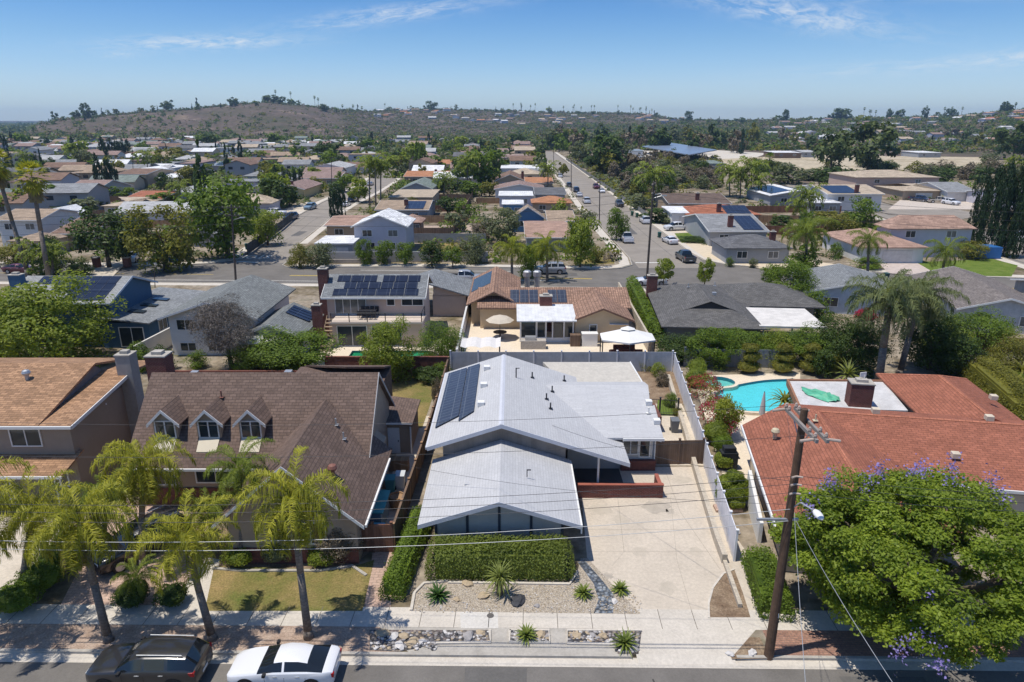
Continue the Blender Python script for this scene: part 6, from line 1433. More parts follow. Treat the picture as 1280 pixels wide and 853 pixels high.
pcar(1149,252,'pickup','dark blue',-HP+.5,'dark blue pickup before the large tan tiled house',z=.01)
pcar(1173,254,'pickup','beige',-.3,'beige pickup parked right of the dark blue pickup',z=.01)
pcar(1188,256,'suv','white',-HP+.3,'small white vehicle in the drive of the grey garage house',z=.01)
pcar(774,258,'suv','dark grey',-HP,'dark grey car by the canyon edge above the straight street bins')
pcar(799,256,'sedan','dark blue',.1,'dark blue car in front of the dark brown roof by the canyon',z=.01)
def rm_tree(o):
    for c in list(o.children): rm_tree(c)
    bpy.data.objects.remove(o)
for r_ in CARPRO: rm_tree(r_)
# bins at kerbs
for px_,py_,c,l in ((790,270,(.03,.10,.06),'dark green bin at the kerb above the white suv, left one of two'),(796,272,(.03,.10,.06),'dark green bin at the kerb above the white suv, right one of two'),(824,297,(.02,.09,.07),'dark green bin standing alone by the corner lawn'),(1107,350,(.05,.11,.10),'dark green grey bin at the far kerb behind the pink tiled house driveway'),(1149,367,(.02,.17,.09),'green bin at the near kerb behind the big palm'),(309,312,(.02,.09,.08),'dark teal bin at the side street kerb under the round tree'),(1277,372,(.02,.17,.09),'green bin at the right picture edge'),(777,260,(.06,.05,.045),'dark brown bin on the pavement by the canyon edge')):
    p=G(px_,py_); bin_((p.x,p.y),c,l,rot=.2,nm='bin_kerb_')
# ================= poles and wires =================
POLEW=plain('pole_wood',(.115,.07,.045),.9,var=.3,scale=3); POLEG=plain('pole_grey_wood',(.085,.07,.06),.9,var=.2,scale=3); CER=plain('ceramic_insulator',(.45,.36,.30),.3,var=.1); WIRE=plain('wire_dark',(.045,.045,.05),.5,var=0); WIREL=plain('wire_pale',(.42,.43,.44),.5,.2,var=0)
P0=Vector((11.34,24.42,0)); o=thing('utility_pole','tall brown wooden utility pole with paired crossarms beside the purple flowering tree','utility pole',P0)
top=Vector((11.45,24.6,11.75)); b=MB(); b.path([P0-Vector((0,0,.1)),P0.lerp(top,.5),top],[.21,.18,.14],14); b.build('pole',POLEW,o)
for dx in(-.2,.2):
    b=MB(); b.box(top.x+dx,24.35,11.15,.11,3.1,.14); ca=b.build('crossarm',plain('grey_arm',(.26,.23,.21),.85,var=.15),o)
    b=MB()
    for y in(23.0,23.5,25.5,25.8): b.lathe(top.x+dx,y,[(.03,11.29),(.07,11.33),(.07,11.4),(.03,11.42),(.06,11.45),(.02,11.5)],8)
    b.build('insulator',CER,ca)
b=MB()
for y in(23.0,25.8):
    for sx in(-1,1): b.tube((top.x+sx*.26,y,11.22),(top.x+sx*.75,y,11.15),.06,n=8)
b.build('insulator',CER,o)
b=MB(); b.tube((top.x-.1,23.6,11.2),(top.x,24.5,10.3),.025,n=5); b.tube((top.x-.1,25.4,11.2),(top.x,24.6,10.3),.025,n=5); b.build('brace',GALV,o)
b=MB()
for z in(8.9,8.55,8.15): 
    q=P0.lerp(top,z/11.75)
    for sx in(-1,1): b.tube((q.x,q.y-.16,z),(q.x+sx*.22,q.y-.26,z),.045,n=6)
b.build('spool_insulator',CER,o)
q=P0.lerp(top,7.3/11.75); b=MB(); b.path([q,q+Vector((.25,-.3,.5)),q+Vector((.55,-.75,.45))],[.035,.03,.03],8); b.build('lamp_arm',GALV,o)
b=MB(); b.blob((q.x+.68,q.y-1.0,q.z+.38),(.17,.36,.12),3,.0,sub=3); b.build('lamp_head',plain('lamp_white',(.72,.72,.70),.4,var=0),o)
b=MB(); b.box(q.x-.5,q.y-.1,6.85,1.7,.09,.09); b.build('cable_bracket',GALV,o)
b=MB(); b.box(q.x-.02,q.y-.24,2.1,.16,.03,.24); b.build('pole_tag',TRIM,o)
def wire(a,c,sag,r,mat,label,group='overhead wires'):
    a=Vector(a);c=Vector(c); n=20; pts=[a.lerp(c,i/n)-Vector((0,0,sag*4*(i/n)*(1-i/n))) for i in range(n+1)]
    b=MB(); b.path(pts,[r]*(n+1),5); o=b.build('overhead_wire',mat,None,loc=tuple(a)); tag(o,label,'wire',group); return o
XL=-38
for z,zl,s,lab in((8.9,8.9,1.1,'uppermost of the three thin dark wires sagging across the driveway'),(8.55,8.6,1.15,'middle one of the three thin dark wires sagging across the driveway'),(8.15,8.2,1.2,'lowest of the three thin dark wires sagging across the driveway')):
    wire((11.3,24.4,z),(XL,25.3,zl-1),s,.010,WIRE,lab)
wire((11.3,24.3,7.45),(XL,25.1,6.4),1.3,.012,WIREL,'upper pale cable crossing in front of the clipped hedge')
wire((11.3,24.3,6.9),(XL,25.1,6.0),1.25,.012,WIREL,'lower pale cable crossing in front of the clipped hedge')
wire((11.25,25.8,11.4),(XL,27,11.0),1.0,.008,WIRE,'thin top wire running from the far crossarm end over the roofs')
wire((11.25,23.0,11.4),(XL,24,11.0),1.0,.008,WIRE,'thin top wire running from the near crossarm end over the roofs')
for z,x2,lab in((8.9,40,'uppermost wire going right over the red roof'),(8.55,40,'middle wire going right over the red roof'),(8.15,40,'lowest wire going right over the purple flowering tree')):
    wire((11.6,24.4,z),(x2,25.0,z-.6),.9,.010,WIRE,lab)
def ray(px_,py_,y): 
    u=(px_-640)/FOC; d=y*math.cos(PITCH)-(HT(px_,py_,y)-CAMH)*math.sin(PITCH); return Vector((u*d,y,HT(px_,py_,y)))
wire((11.5,24.3,7.3),ray(1007,858,13),.1,.009,WIREL,'pale cable running from the pole down toward the street beside the pole foot')
wire((11.6,24.3,6.95),ray(1120,860,13),.15,.009,WIREL,'pale cable running from the pole toward the viewer through the flowering tree')
o_=wire((11.5,24.4,7.6),(-6.9,36.2,3.2),.5,.008,WIRE,'thin service wire dropping from the pole to the dormer house roof')
wire((11.4,24.5,8.6),(1.6,41.6,3.6),.5,.010,WIRE,'thin service wire dropping from the pole to the grey house roof')
wire((11.6,24.5,8.4),(18,41,4.2),.3,.008,WIRE,'thin service wire dropping from the pole to the red roof')
def pole(px_,pb,pt,arms,label,r=.15,lamp=False,yb=None):
    p=G(px_[0],pb); z=HT(px_[1],pt,p.y); d=depth((p.x,p.y,z)); tx=(px_[1]-640)/FOC*d
    o=thing('utility_pole',label,'utility pole',p); b=MB(); b.path([p,Vector((tx,p.y,z))],[r,r*.75],8); b.build('pole',POLEG,o)
    for dz,ln,rot in arms:
        b=MB(); b.box(tx,p.y-.15,z-dz,ln,.11,.13,rot); b.build('crossarm',POLEG,o); b=MB()
        for k in(-.45,-.2,.2,.45): b.tube((tx+math.cos(rot)*ln*k,p.y-.15+math.sin(rot)*ln*k,z-dz+.13),(tx+math.cos(rot)*ln*k,p.y-.15+math.sin(rot)*ln*k,z-dz+.33),.05,n=6)
        b.build('insulator',CER,o)
    if lamp: b=MB(); b.path([(tx,p.y,z-2.2),(tx+1.2,p.y-.3,z-1.8)],[.05,.04],6); b.box(tx+1.5,p.y-.35,z-1.85,.7,.3,.14); b.build('lamp_arm',GALV,o)
    return Vector((tx,p.y,z))
tL=pole((295,289),353,256,[(.5,2.6,.1),(1.6,2.0,.1)],'dark utility pole at the side street mouth beside the round tree',.17,True)
tM=pole((808,817),356,228,[(.4,2.6,1.2),(1.6,2.4,1.2)],'tall dark utility pole in front of the right street mouth behind the clipped hedge',.17,True)
for pxs,pb,pt,l in(((104,96),216,175,'thin dark pole among the far left rooftops'),((749,750),279,223,'dark pole at the left kerb of the straight street, nearest of its row'),((714,714),239,200,'dark pole along the straight street, second of its row'),((692,692),210,179,'dark pole along the straight street, third of its row'),((678,678),203,168,'dark pole along the straight street, farthest of its row'),((415,414),242,196,'slim dark pole at the side street bend'),((167,165),222,180,'thin pole by the left dark cypress cluster'),((194,193),360,333,'short brown street name post on the near side of the back street')):
    pole(pxs,pb,pt,[(.4,2.2,.2)] if pb>200 and pt<240 else [],l,.13 if pt<300 else .06)
for i,dz in enumerate((.2,1.3,2.6)):
    n=('uppermost','middle','lowest')[i]
    wire(tL-Vector((0,0,dz)),tM-Vector((0,0,dz+1.0)),1.3,.02,WIRE,n+' wire strung along the back street between the two dark poles')
    wire(tL-Vector((0,0,dz)),Vector((-110,100,8.8-dz)),.8,.02,WIRE,n+' wire strung left from the side street pole across the palms')
    wire(tM-Vector((0,0,dz)),Vector((95,86,11-dz)),1.1,.02,WIRE,n+' wire strung right from the tall middle pole toward the cypress row')
p=G(219,338); o=thing('street_sign','small blue notice board on a post by the olive yellow tree','sign',p); b=MB(); b.tube(p,(p.x,p.y,1.6),.04); b.build('post',GALV,o); b=MB(); b.box(p.x,p.y-.06,1.3,1.5,.06,.75); b.build('board',plain('sign_blue',(.05,.18,.42),.5,var=.05),o)
for px_,l in((122,'left'),(160,'right')): 
    p=G(px_,334); o=thing('gate_pillar','brick gate pillar at the white suv driveway, %s one'%l,'pillar',p); b=MB(); b.box(p.x,p.y,0,.9,.9,1.5); b.build('shaft',BRICKW,o); b=MB(); b.box(p.x,p.y,1.503,1.05,1.05,.15); b.build('cap',CONCG,o)
# ================= planting close to the camera =================
Q=feather('queen');QD=feather('queend');BIG=feather('big');QF=feather('far')
for m_,mm in((Q,'palmy'),(QD,'palmy'),(BIG,'palmg'),(QF,'palm')): m_.materials.append(LM[mm])
QA=feather('queend',1); QB=feather('queen',4); QC=feather('queend',2)
for m_ in(QA,QB,QC): m_.materials.append(LM['palmy'])
Q2=feather('queen',1); Q2.materials.append(LM['palm']); QY=feather('queen',3); QY.materials.append(LM['yellow'])
def npalm(bx,by,cx,cy,dy,crown,label,sc=1.0,r=.17,**k):
    a=G(bx,by); t=ray(cx,cy,a.y+dy); o=palm(a,t,r,crown,label,r0=r,scale=sc,**k)
    rng=np.random.default_rng(bx); Qs=[]
    for i in range(4): Qs+=frond_quads(rng,(0,0,-.12),rng.uniform(0,6.28),1.9,-.5,1.3,.45,34,.03,1.2)
    me=mesh_from_quads('dead_fronds',np.array(Qs,np.float32)); me.materials.append(LM['straw']); q=link('dead_fronds',me,None,o); q.location=t-a; q.scale=(sc,)*3; return o
npalm(136,801,100,655,.4,QD,'shaggy queen palm leaning left behind the dark suv, left one of the kerb palms',0.99)
npalm(266,799,233,678,.4,QB,'queen palm at the kerb between the suv and the white sedan',0.92)
npalm(386,797,366,630,.5,QA,'queen palm leaning left at the kerb behind the white sedan roof',1.00,skirt=False)
npalm(178,705,178,584,.5,QC,'big yellow green palm beside the pink paver driveway',1.00)
npalm(268,690,262,640,0,Q2,'low feathery palm by the front walk of the dormer house',0.66,r=.14)
npalm(28,735,40,648,0,Q,'feathery palm over the concrete driveway at the left picture edge',0.99)
npalm(302,705,300,588,.5,Q2,'slim green palm before the dormer house garage gable',0.74,r=.11)
npalm(176,752,170,724,0,Q2,'young palm by the parked black suv in the planting bed',0.47,r=.12)
npalm(130,680,133,620,0,Q2,'bushy green palm left of the pink paver driveway',0.73,r=.14)
palm((-24.5,25.2,0),(-23.9,25.6,6.6),.17,QD,'queen palm at the kerb just outside the left picture edge',r0=.17,scale=1.15)
a=G(1097,486); t=ray(1112,380,a.y); palm(a,t,.3,BIG,'huge feathery palm towering behind the red roofed house',r0=.32,scale=1.3); 
a=G(1124,468); t=ray(1150,372,a.y); palm(a,t,.25,feather('big',2),'second huge feathery palm just right of the towering one',r0=.25,scale=1.1); feather('big',2).materials.append(LM['palmg'])
# clipped hedges and shrubs
A=G(533,724);B=G(716,724); hedge(((A.x+B.x)/2+.02,A.y+.72,0),B.x-A.x,1.95,1.72,0,'hedge','broad clipped hedge in front of the grey house garage gable',.10,260,3,rnd=.17)
h1=bpy.data.objects[-1] if False else None
A=G(478,752);B=G(520,650); d=B-A; m=(A+B)/2; hedge((m.x+.45,m.y,0),d.length,1.3,1.15,math.atan2(d.y,d.x),'green','narrow green hedge between the paver walk and the grey house',.10,240,5)
A=G(813,408);B=G(815,350); hedge((15.9,80,0),1.5,26,2.1,-.06,'green','long clipped green hedge beside the dark grey hip roofed house',.22,45,7)
hedge((12.75,28.8,0),1.6,4.6,1.3,-.12,'green','clipped green hedge at the foot of the white vinyl fence by the pole',.11,200,9)
hedge((41,52.5,0),3.2,13,2.4,R(14)-R(28),'olive','thick rounded hedge behind the red roofed rear wing',.16,110,11)
for i,(px_,py_,r_,hh,l) in enumerate(((22,760,1.05,1.0,'dark clipped bush nearest the walk in the row by the concrete drive'),(55,735,1.1,1.1,'second dark clipped bush in the row by the concrete drive'),(75,710,1.0,1.1,'third dark clipped bush in the row by the concrete drive'),(92,690,.9,1.1,'fourth dark clipped bush up the row by the concrete drive'))):
    p=G(px_,py_); shrub((p.x,p.y,0),(r_,r_,hh*.6),'green',l,2200,.10,seed=i+2,name='clipped_bush',group='bushes along the concrete drive')
for px_,py_,r_,z,mk,l in((160,766,.78,.55,'dark','round dark bush in the palm bed, left of two by the walk'),(211,764,.72,.5,'dark','round dark bush in the palm bed, right of two by the walk'),(345,708,.85,.62,'grey','round grey green bush at the lawn edge of the dormer house'),(402,710,.85,.5,'bright','round bright green bush at the lawn edge left of the wood gate'),(296,712,.8,.5,'bright','low strappy green clump at the left lawn corner')):
    p=G(px_,py_); shrub((p.x,p.y+.5,0),(r_,r_,z),mk,l,2000,.09,seed=int(px_),name='clipped_bush')
p=G(425,700); tree((p.x,p.y+.3,0),2.2,2.8,'broad','brown',label='small bronze leaved tree beside the red brown gate',lod=0)
p=G(310,690); tree((p.x-.2,p.y,0),1.9,1.9,'bushy','grey',label='dark grey green shrub in front of the garage gable of the dormer house',lod=1,cat='shrub')
# cloud-pruned shrubs
p=G(918,636); shrub((p.x,p.y+.5,0),(1,1,1),'bright','cloud pruned green shrub of many balls by the white fence',2200,.085,name='cloud_pruned_shrub',balls=[((-.5,0,.7),(.6,.6,.5)),((.45,.1,.7),(.6,.6,.5)),((0,-.35,1.0),(.6,.55,.5)),((-.45,.3,1.35),(.55,.55,.42)),((.5,.3,1.3),(.5,.5,.4)),((.05,.25,1.75),(.55,.5,.4)),((0,-.5,.45),(.55,.5,.4))],seed=8)
for i,(px_,py_,k,l) in enumerate(((893,558,1.1,'green ball topped shrub at the fence below the red flowers'),(902,570,.8,'small green ball shrub lower along the fence'),(902,590,.7,'lowest green ball shrub beside the dark covered grill'),(868,486,1.1,'light green round shrub at the far end of the white fence'),(870,472,1.0,'bright green round shrub beside the small spa'))):
    p=G(px_,py_); shrub((p.x+.2,p.y+.5,0),(.9*k,.9*k,.8*k),('bright','green','bright','bright','bright')[i],l,1500,.1,seed=40+i,name='clipped_bush')
for i,(px_,py_,l) in enumerate(((935,467,'stacked topiary shrub with three bulging tiers, left of the topiary row'),(977,467,'stacked topiary shrub second in the row behind the turquoise pool'),(1013,467,'curled topiary shrub third in the row behind the turquoise pool'),(1035,468,'low topiary shrub at the right end of the row behind the pool'))):
    p=G(px_,py_); shrub((p.x,p.y,0),(1,1,1),'olive',l,1300,.11,name='topiary_shrub',balls=[((0,0,.7),(1.1,.9,.6)),((.15,0,1.65),(.9,.8,.5)),((-.05,0,2.5),(.75,.65,.45))][:3-(i==3)],seed=60+i)
# red bougainvillea, flowering shrub and plumeria by the pool
for px_,py_,r_,l,sd in((880,505,(1.3,1.7,1.0),'red flowering shrub spilling along the fence beside the spa',1),(897,545,(1.3,2.0,1.2),'crimson flowering shrub nearest the plumeria along the white fence',2)):
    p=G(px_,py_); Qs=[shrub_quads(sd,(0,0,r_[2]),r_,1700,.13)]; me=mesh_from_quads('shrub',np.concatenate(Qs)); me.materials.append(LM['olive'] if sd==1 else LM['green']); o=thing('bougainvillea',l,'shrub',(p.x+.3,p.y+1,0),local=True); link('foliage',me,None,o); me=mesh_from_quads('blossoms',shrub_quads(sd+5,(0,0,r_[2]),[x*1.08 for x in r_],1500 if sd==2 else 900,.14)); link('blossoms',me,LM['red'],o)
ptree(907,548,495,38,'broad','yellow',label='small pale leaved frangipani tree at the pool edge',lod=1,name='small_tree')
ptree(1028,408 +65,465 -35,30,'broad','dark',label='dark shrub behind the topiary row',lod=1)
# the purple flowering tree at the right
base=Vector((18.3,25.9,0)); o=thing('jacaranda_tree','wide feathery green tree with purple blossoms overhanging the right sidewalk','tree',base,local=True)
rng=np.random.default_rng(77); k=300; c=clumps(rng,k,'ball'); c[:,:2]*=1+.12*np.sin(3*np.arctan2(c[:,1],c[:,0])+.5)[:,None]; 
c[:,2]=.05+c[:,2]*.93; sc=np.array([14.2,12.2,7.9])
pos=[];nr=[]
for i in range(k):
    d=unit(rng.normal(0,1,(400,3))+[0,0,.3]); q=c[i]*sc+d*rng.uniform(.3,1,(400,1))*np.array([.95,.95,.42])*rng.uniform(.5,1.15); pos.append(q); nr.append(d*.5+np.array([0,0,.9]))
V=leaf_quads(rng,np.concatenate(pos),np.concatenate(nr),.17,.55,.6); link('crown',mesh_from_quads('crown',V),leaf('jacaranda_green',(.065,.115,.011),(.31,.385,.045),.42,clump=.55),o)
tops=[i for i in range(k) if c[i][2]>.62 and c[i][1]>.05]; rng.shuffle(tops); pos=[]
sel=tops[:20]+[i for i in range(k) if c[i][1]<-.22 and c[i][2]<.6 and c[i][0]<-.1][:5]
for i in sel:
    q=c[i]*sc+np.array([0,0,.75 if c[i][2]>.5 else 0])+(np.array([0,-.8,0]) if c[i][2]<.55 else 0); d=rng.normal(0,1,(70,3))*np.array([.20,.20,.30]); pos.append(q+d)
V=leaf_quads(rng,np.concatenate(pos),np.tile([0,0,1.],(70*len(sel),1)),.12,.7,1.2); link('blossoms',mesh_from_quads('blossoms',V),LM['purple'],o)
b=MB(); b.path([(0,0,-.1),(.1,.1,1.0),(.05,.2,1.9)],[.34,.27,.24],10)
rn=random.Random(3)
for i in range(9):
    a=i*.698+.2; L1=rn.uniform(1.8,2.6); e1=(math.cos(a)*L1,math.sin(a)*L1*.8,3.0+rn.uniform(-.3,.6)); e2=(e1[0]*1.9,e1[1]*1.8,4.4+rn.uniform(-.5,.6)); b.path([(.05,.2,1.8),e1,e2],[.16,.10,.04],7)
    a2=a+.35; b.path([e1,(e1[0]+math.cos(a2)*2,e1[1]+math.sin(a2)*1.6,e1[2]+1.3)],[.08,.03],6)
b.build('trunk',BARK,o,smooth=True)
# larger trees behind the front row
ptree(72,462,352,158,'broad','bright',label='broad bright green tree rising behind the tan house at the left edge',lod=0,wy=None)
ptree(12,455,360,90,'broad','bright',label='bright green tree cropped by the left picture edge behind the tan house',lod=0)
a=G(290,462); o=tree(a,HT(283,366,a.y),6.6,'bare','twig',label='bare grey twiggy tree standing in front of the grey gabled house',lod=0)
ptree(362,463,412,118,'broad','green',label='wide green citrus tree behind the dormer house ridge',lod=0)
ptree(318,462,428,60,'broad','green',label='smaller green citrus tree left of the wide citrus behind the dormer house',lod=0)
ptree(489,477,402,72,'broad','bright',label='fresh green tree with a pale trunk at the red block wall',lod=0)
ptree(551,449,403,56,'bushy','green',label='dense round green tree right of the green pool',lod=0,cat='tree')
for i,(px_,py_,pt,w_,kd,mk,l) in enumerate(((205,462,430,30,'bushy','dark','dark shrub beside the grey stucco chimney'),(248,460,438,26,'bushy','green','fan leaved shrub in front of the white house patio'),(176,463,430,36,'bushy','green','dark green shrub between the two front chimneys'),(540,478,458,36,'bushy','dark','clipped dark green bush at the end of the back lawn'),(522,474,462,16,'bushy','green','small bright bush beside the clipped dark bush on the back lawn'),(548,512,470,16,'bushy','brown','reddish brown shrubbery along the tan capped fence'),(552,470,452,26,'bushy','green','loose green shrub at the meeting of red wall and tan fence'),
  (850,452,418,60,'broad','dark','dark glossy tree at the left end of the dense garden belt'),(888,458,410,62,'broad','green','tall green tree with lance leaves left in the dense garden belt'),(930,450,412,70,'broad','green','broad green tree above the first topiary shrub'),(968,452,416,62,'broad','bright','bright leaved tree above the second topiary shrub'),(1010,454,408,74,'broad','green','green tree next to the small magenta flowers'),(1046,462,392,66,'broad','dark','dark tree left of the towering feathery palm'),(1075,470,402,60,'broad','dark','dark green thicket tree below the towering feathery palm'),(1160,462,384,84,'broad','dark','large dark tree right of the huge feathery palms'),(1180,450,402,70,'broad','bright','yellow green tree on the right of the huge feathery palms'),(1222,436,388,84,'broad','green','spreading green tree before the brown grey roof on the right'),(1195,470,420,60,'broad','dark','deep green tree behind the rear red roof hip'),(985,385,326,66,'broad','green','rounded green tree beside the dark grey hip roofed house'),(1020,400,366,40,'bushy','green','green shrub behind the white stained patio roof'),(1205,372,350,44,'bushy','yellow','yellow green shrub on the near side of the back street, left of two'),(1232,382,354,40,'bushy','olive','olive shrub on the near side of the back street, right of two'),(1260,470,418,60,'bushy','olive','olive green shrub right of the rear red roof hip'),(1275,500,470,60,'bushy','green','green shrub at the right edge beyond the red roof'))):
    ptree(px_,py_,pt,w_,kd,mk,label=l,lod=0 if w_>56 else 1,cat='shrub' if kd=='bushy' else 'tree')
p=G(1040,405); shrub((p.x,p.y-7,2.3),(1.2,1,.7),'red','magenta blossom clump in the garden belt right of the dark hip house',500,.16,name='bougainvillea',seed=91)
p=G(1058,478); V=rosette(5,44,2.0,.16,-.2,1.4,.7); o=link('spiky_plant',mesh_from_quads('spiky_plant',V),LM['yucca'],None,(p.x,p.y,.7)); tag(o,'pale striped spiky plant beside the topiary row below the big palm','plant')
p=G(978,520); V=rosette(6,30,1.7,.2,-.1,1.2,1.0); o=link('cycad',mesh_from_quads('cycad',V),LM['olive'],None,(p.x,p.y,1.2)); tag(o,'small fan palm like cycad at the pool corner beside the red house','plant')
p=G(1272,485); V=rosette(7,34,1.9,.2,-.1,1.2,1.0); o=link('cycad',mesh_from_quads('cycad',V),LM['olive'],None,(p.x,p.y,1.6)); tag(o,'cycad with arching fronds at the right picture edge behind the hedge','plant')
# front gravel garden plants
def ros(px_,py_,n,ln,w_,mk,label,name,seed,low=-.05,hi=1.35,droop=.6,z=.12):
    p=G(px_,py_); V=rosette(seed,n,ln,w_,low,hi,droop); o=link(name,mesh_from_quads(name,V),LM[mk],None,(p.x,p.y,z)); tag(o,label,'plant'); return o
ros(548,748,46,.78,.12,'agave','dark green cycad rosette at the left end of the front gravel garden','cycad',11)
ros(625,728,90,1.05,.07,'yucca','pale green spiky yucca with a shaggy stem in front of the clipped hedge','yucca',12,-.9,1.5,.7,.95)
p=G(625,744); b=MB(); b.path([(p.x,p.y,0),(p.x,p.y+.05,.95)],[.16,.2],8); o_=b.build('yucca_trunk',BARK,None,loc=(p.x,p.y,0)); yy=[o for o in bpy.data.objects if o.name=='yucca'][0]; yy.location=(p.x,p.y,1.0); o_.parent=yy; o_.location=(0,0,-1.0)
ros(729,745,40,.62,.13,'aloe','olive green aloe left of the blue stone creek','aloe',13)
ros(775,740,40,.58,.13,'aloe','olive green aloe right of the blue stone creek by the driveway','aloe',14)
ros(658,798,52,.62,.11,'aloe','yellow green aloe in the small square kerb bed','aloe',15)
ros(781,808,52,.72,.11,'aloe','yellow green aloe in the kerb bed beside the driveway crossing','aloe',16)
for i,(px_,py_,r_,mk,l) in enumerate(((806,462,.9,'olive','yellow green grassy shrub in the planted corner behind the wing roof'),(827,482,.8,'brown','bare brown shrub in the planted corner by the bar fence'),(822,470,.8,'bright','light green shrub in the middle of the planted corner'),(838,508,.7,'green','green shrub in the pots behind the brick planter box'),(846,520,.45,'olive','small olive clump beside the thin bar fence'))):
    p=G(px_,py_); tree((p.x,p.y,0),r_*1.7,r_*1.8,'bushy',mk,label=l,lod=1,cat='shrub')
o=sheet('turf_strip',px([(820,520),(850,520),(846,500),(822,500)]),.02,LAWNG,'stuff')
# rocks
ROCKM=[plain('rock_tan',(.42,.33,.22),.9,var=.2,scale=5),plain('rock_grey',(.33,.31,.30),.9,var=.2,scale=5),plain('rock_dark',(.06,.06,.065),.85,var=.3,scale=5),plain('rock_white',(.58,.55,.52),.9,var=.15,scale=5)]
rk=[(478,793,.42,0,'yellow tan boulder at the left corner of the long kerb bed'),(492,798,.36,3,'round white boulder in the long kerb bed'),(505,797,.34,0,'tan boulder right of the round white boulder in the kerb bed'),(515,804,.38,0,'flat tan boulder at the street side of the long kerb bed'),(500,808,.35,3,'pale flat rock nearest the kerb in the long bed'),(528,803,.25,3,'small white rock at the narrow part of the long kerb bed'),(585,797,.42,1,'grey slab rock in the right part of the long kerb bed'),(601,792,.3,0,'tan rock at the right end of the long kerb bed'),(676,794,.33,0,'single tan rock beside the aloe in the square kerb bed'),(720,796,.3,0,'left tan rock in the kerb bed by the crossing'),(753,796,.3,0,'middle pinkish rock in the kerb bed by the crossing'),(741,795,.22,1,'small grey rock in the kerb bed by the crossing'),(790,811,.35,1,'grey rock under the aloe beside the driveway crossing'),
    (648,752,.55,2,'large black boulder in the middle of the front gravel garden'),(584,731,.4,0,'flat tan rock near the hedge foot in the gravel garden'),(605,746,.38,0,'tan rock left of the yucca in the gravel garden'),(571,750,.25,0,'little moss coloured rock between cycad and yucca'),(671,758,.2,1,'small grey stone in the gravel right of the black boulder'),(768,752,.25,3,'white rock beside the blue stone creek'),(912,818,.25,3,'pale rock in the dirt by the pole, left one'),(940,817,.3,3,'pale rock in the dirt by the pole, right one'),(919,665,.35,1,'pinkish rock in the dry strip by the clipped hedge')]
for i,(px_,py_,r_,mi,l) in enumerate(rk):
    p=G(px_,py_); b=MB(); r_*=.8; b.blob((0,0,r_*.2),(r_,r_*.75,r_*.4),i,.25); o=b.build('boulder',ROCKM[mi],None); o.location=p; o.rotation_euler=(0,0,i*1.3); tag(o,l,'rock')
rn=random.Random(9); b=MB()
for i in range(700):
    u=rn.random(); v=rn.random(); p=G(517+u*285,731+v*36 if u<.72 else 745+v*22); 
    s=rn.uniform(.015,.05); b.blob((p.x,p.y,.03),(s,s*.8,s*.6),i,.25,rn.choice((0,0,1,3)),1)
o=link('loose_gravel',b.mesh('loose_gravel',uv=False),ROCKM,kind='stuff'); o['label']='loose pale stones scattered over the front gravel garden'; o['category']='gravel'
b=MB()
for i in range(650):
    q=rn.choice(((465,790,612,803),(465,803,545,813),(639,790,685,803),(711,790,770,804),(770,790,798,816))); p=G(rn.uniform(q[0],q[2]),rn.uniform(q[1],q[3])); s=rn.uniform(.04,.11); b.blob((p.x,p.y,.04),(s,s*.8,s*.6),i,.25,rn.choice((1,1,2,3,0)),1)
o=link('river_stones',b.mesh('river_stones',uv=False),ROCKM,kind='stuff'); o['label']='dark and pale river stones filling the kerb beds'; o['category']='stones'
o=thing('covered_grill','black covered barbecue standing by the fence near the red flowers','grill',G(909,585),local=True); b=MB(); b.prism([(-.55,-.35,1.25),(.55,-.35,1.25),(.55,.35,1.25),(-.55,.35,1.25)],1.25); b.prism([(-.4,-.28,1.6),(.4,-.28,1.6),(.4,.28,1.6),(-.4,.28,1.6)],.36); b.build('cover',plain('black_cover',(.025,.027,.03),.7,var=.2,scale=4),o); b=MB(); b.box(.62,0,.8,.2,.5,.05); b.build('shelf',DARKM,o)
o=thing('meter_cover','small round water meter lid set into the pale walk patch','lid',G(613,770),local=True); b=MB(); b.lathe(0,0,[(.17,.016),(.17,.028),(.1,.03)],12); b.build('lid',plain('meter_lid',(.12,.11,.10),.8,var=.1),o)
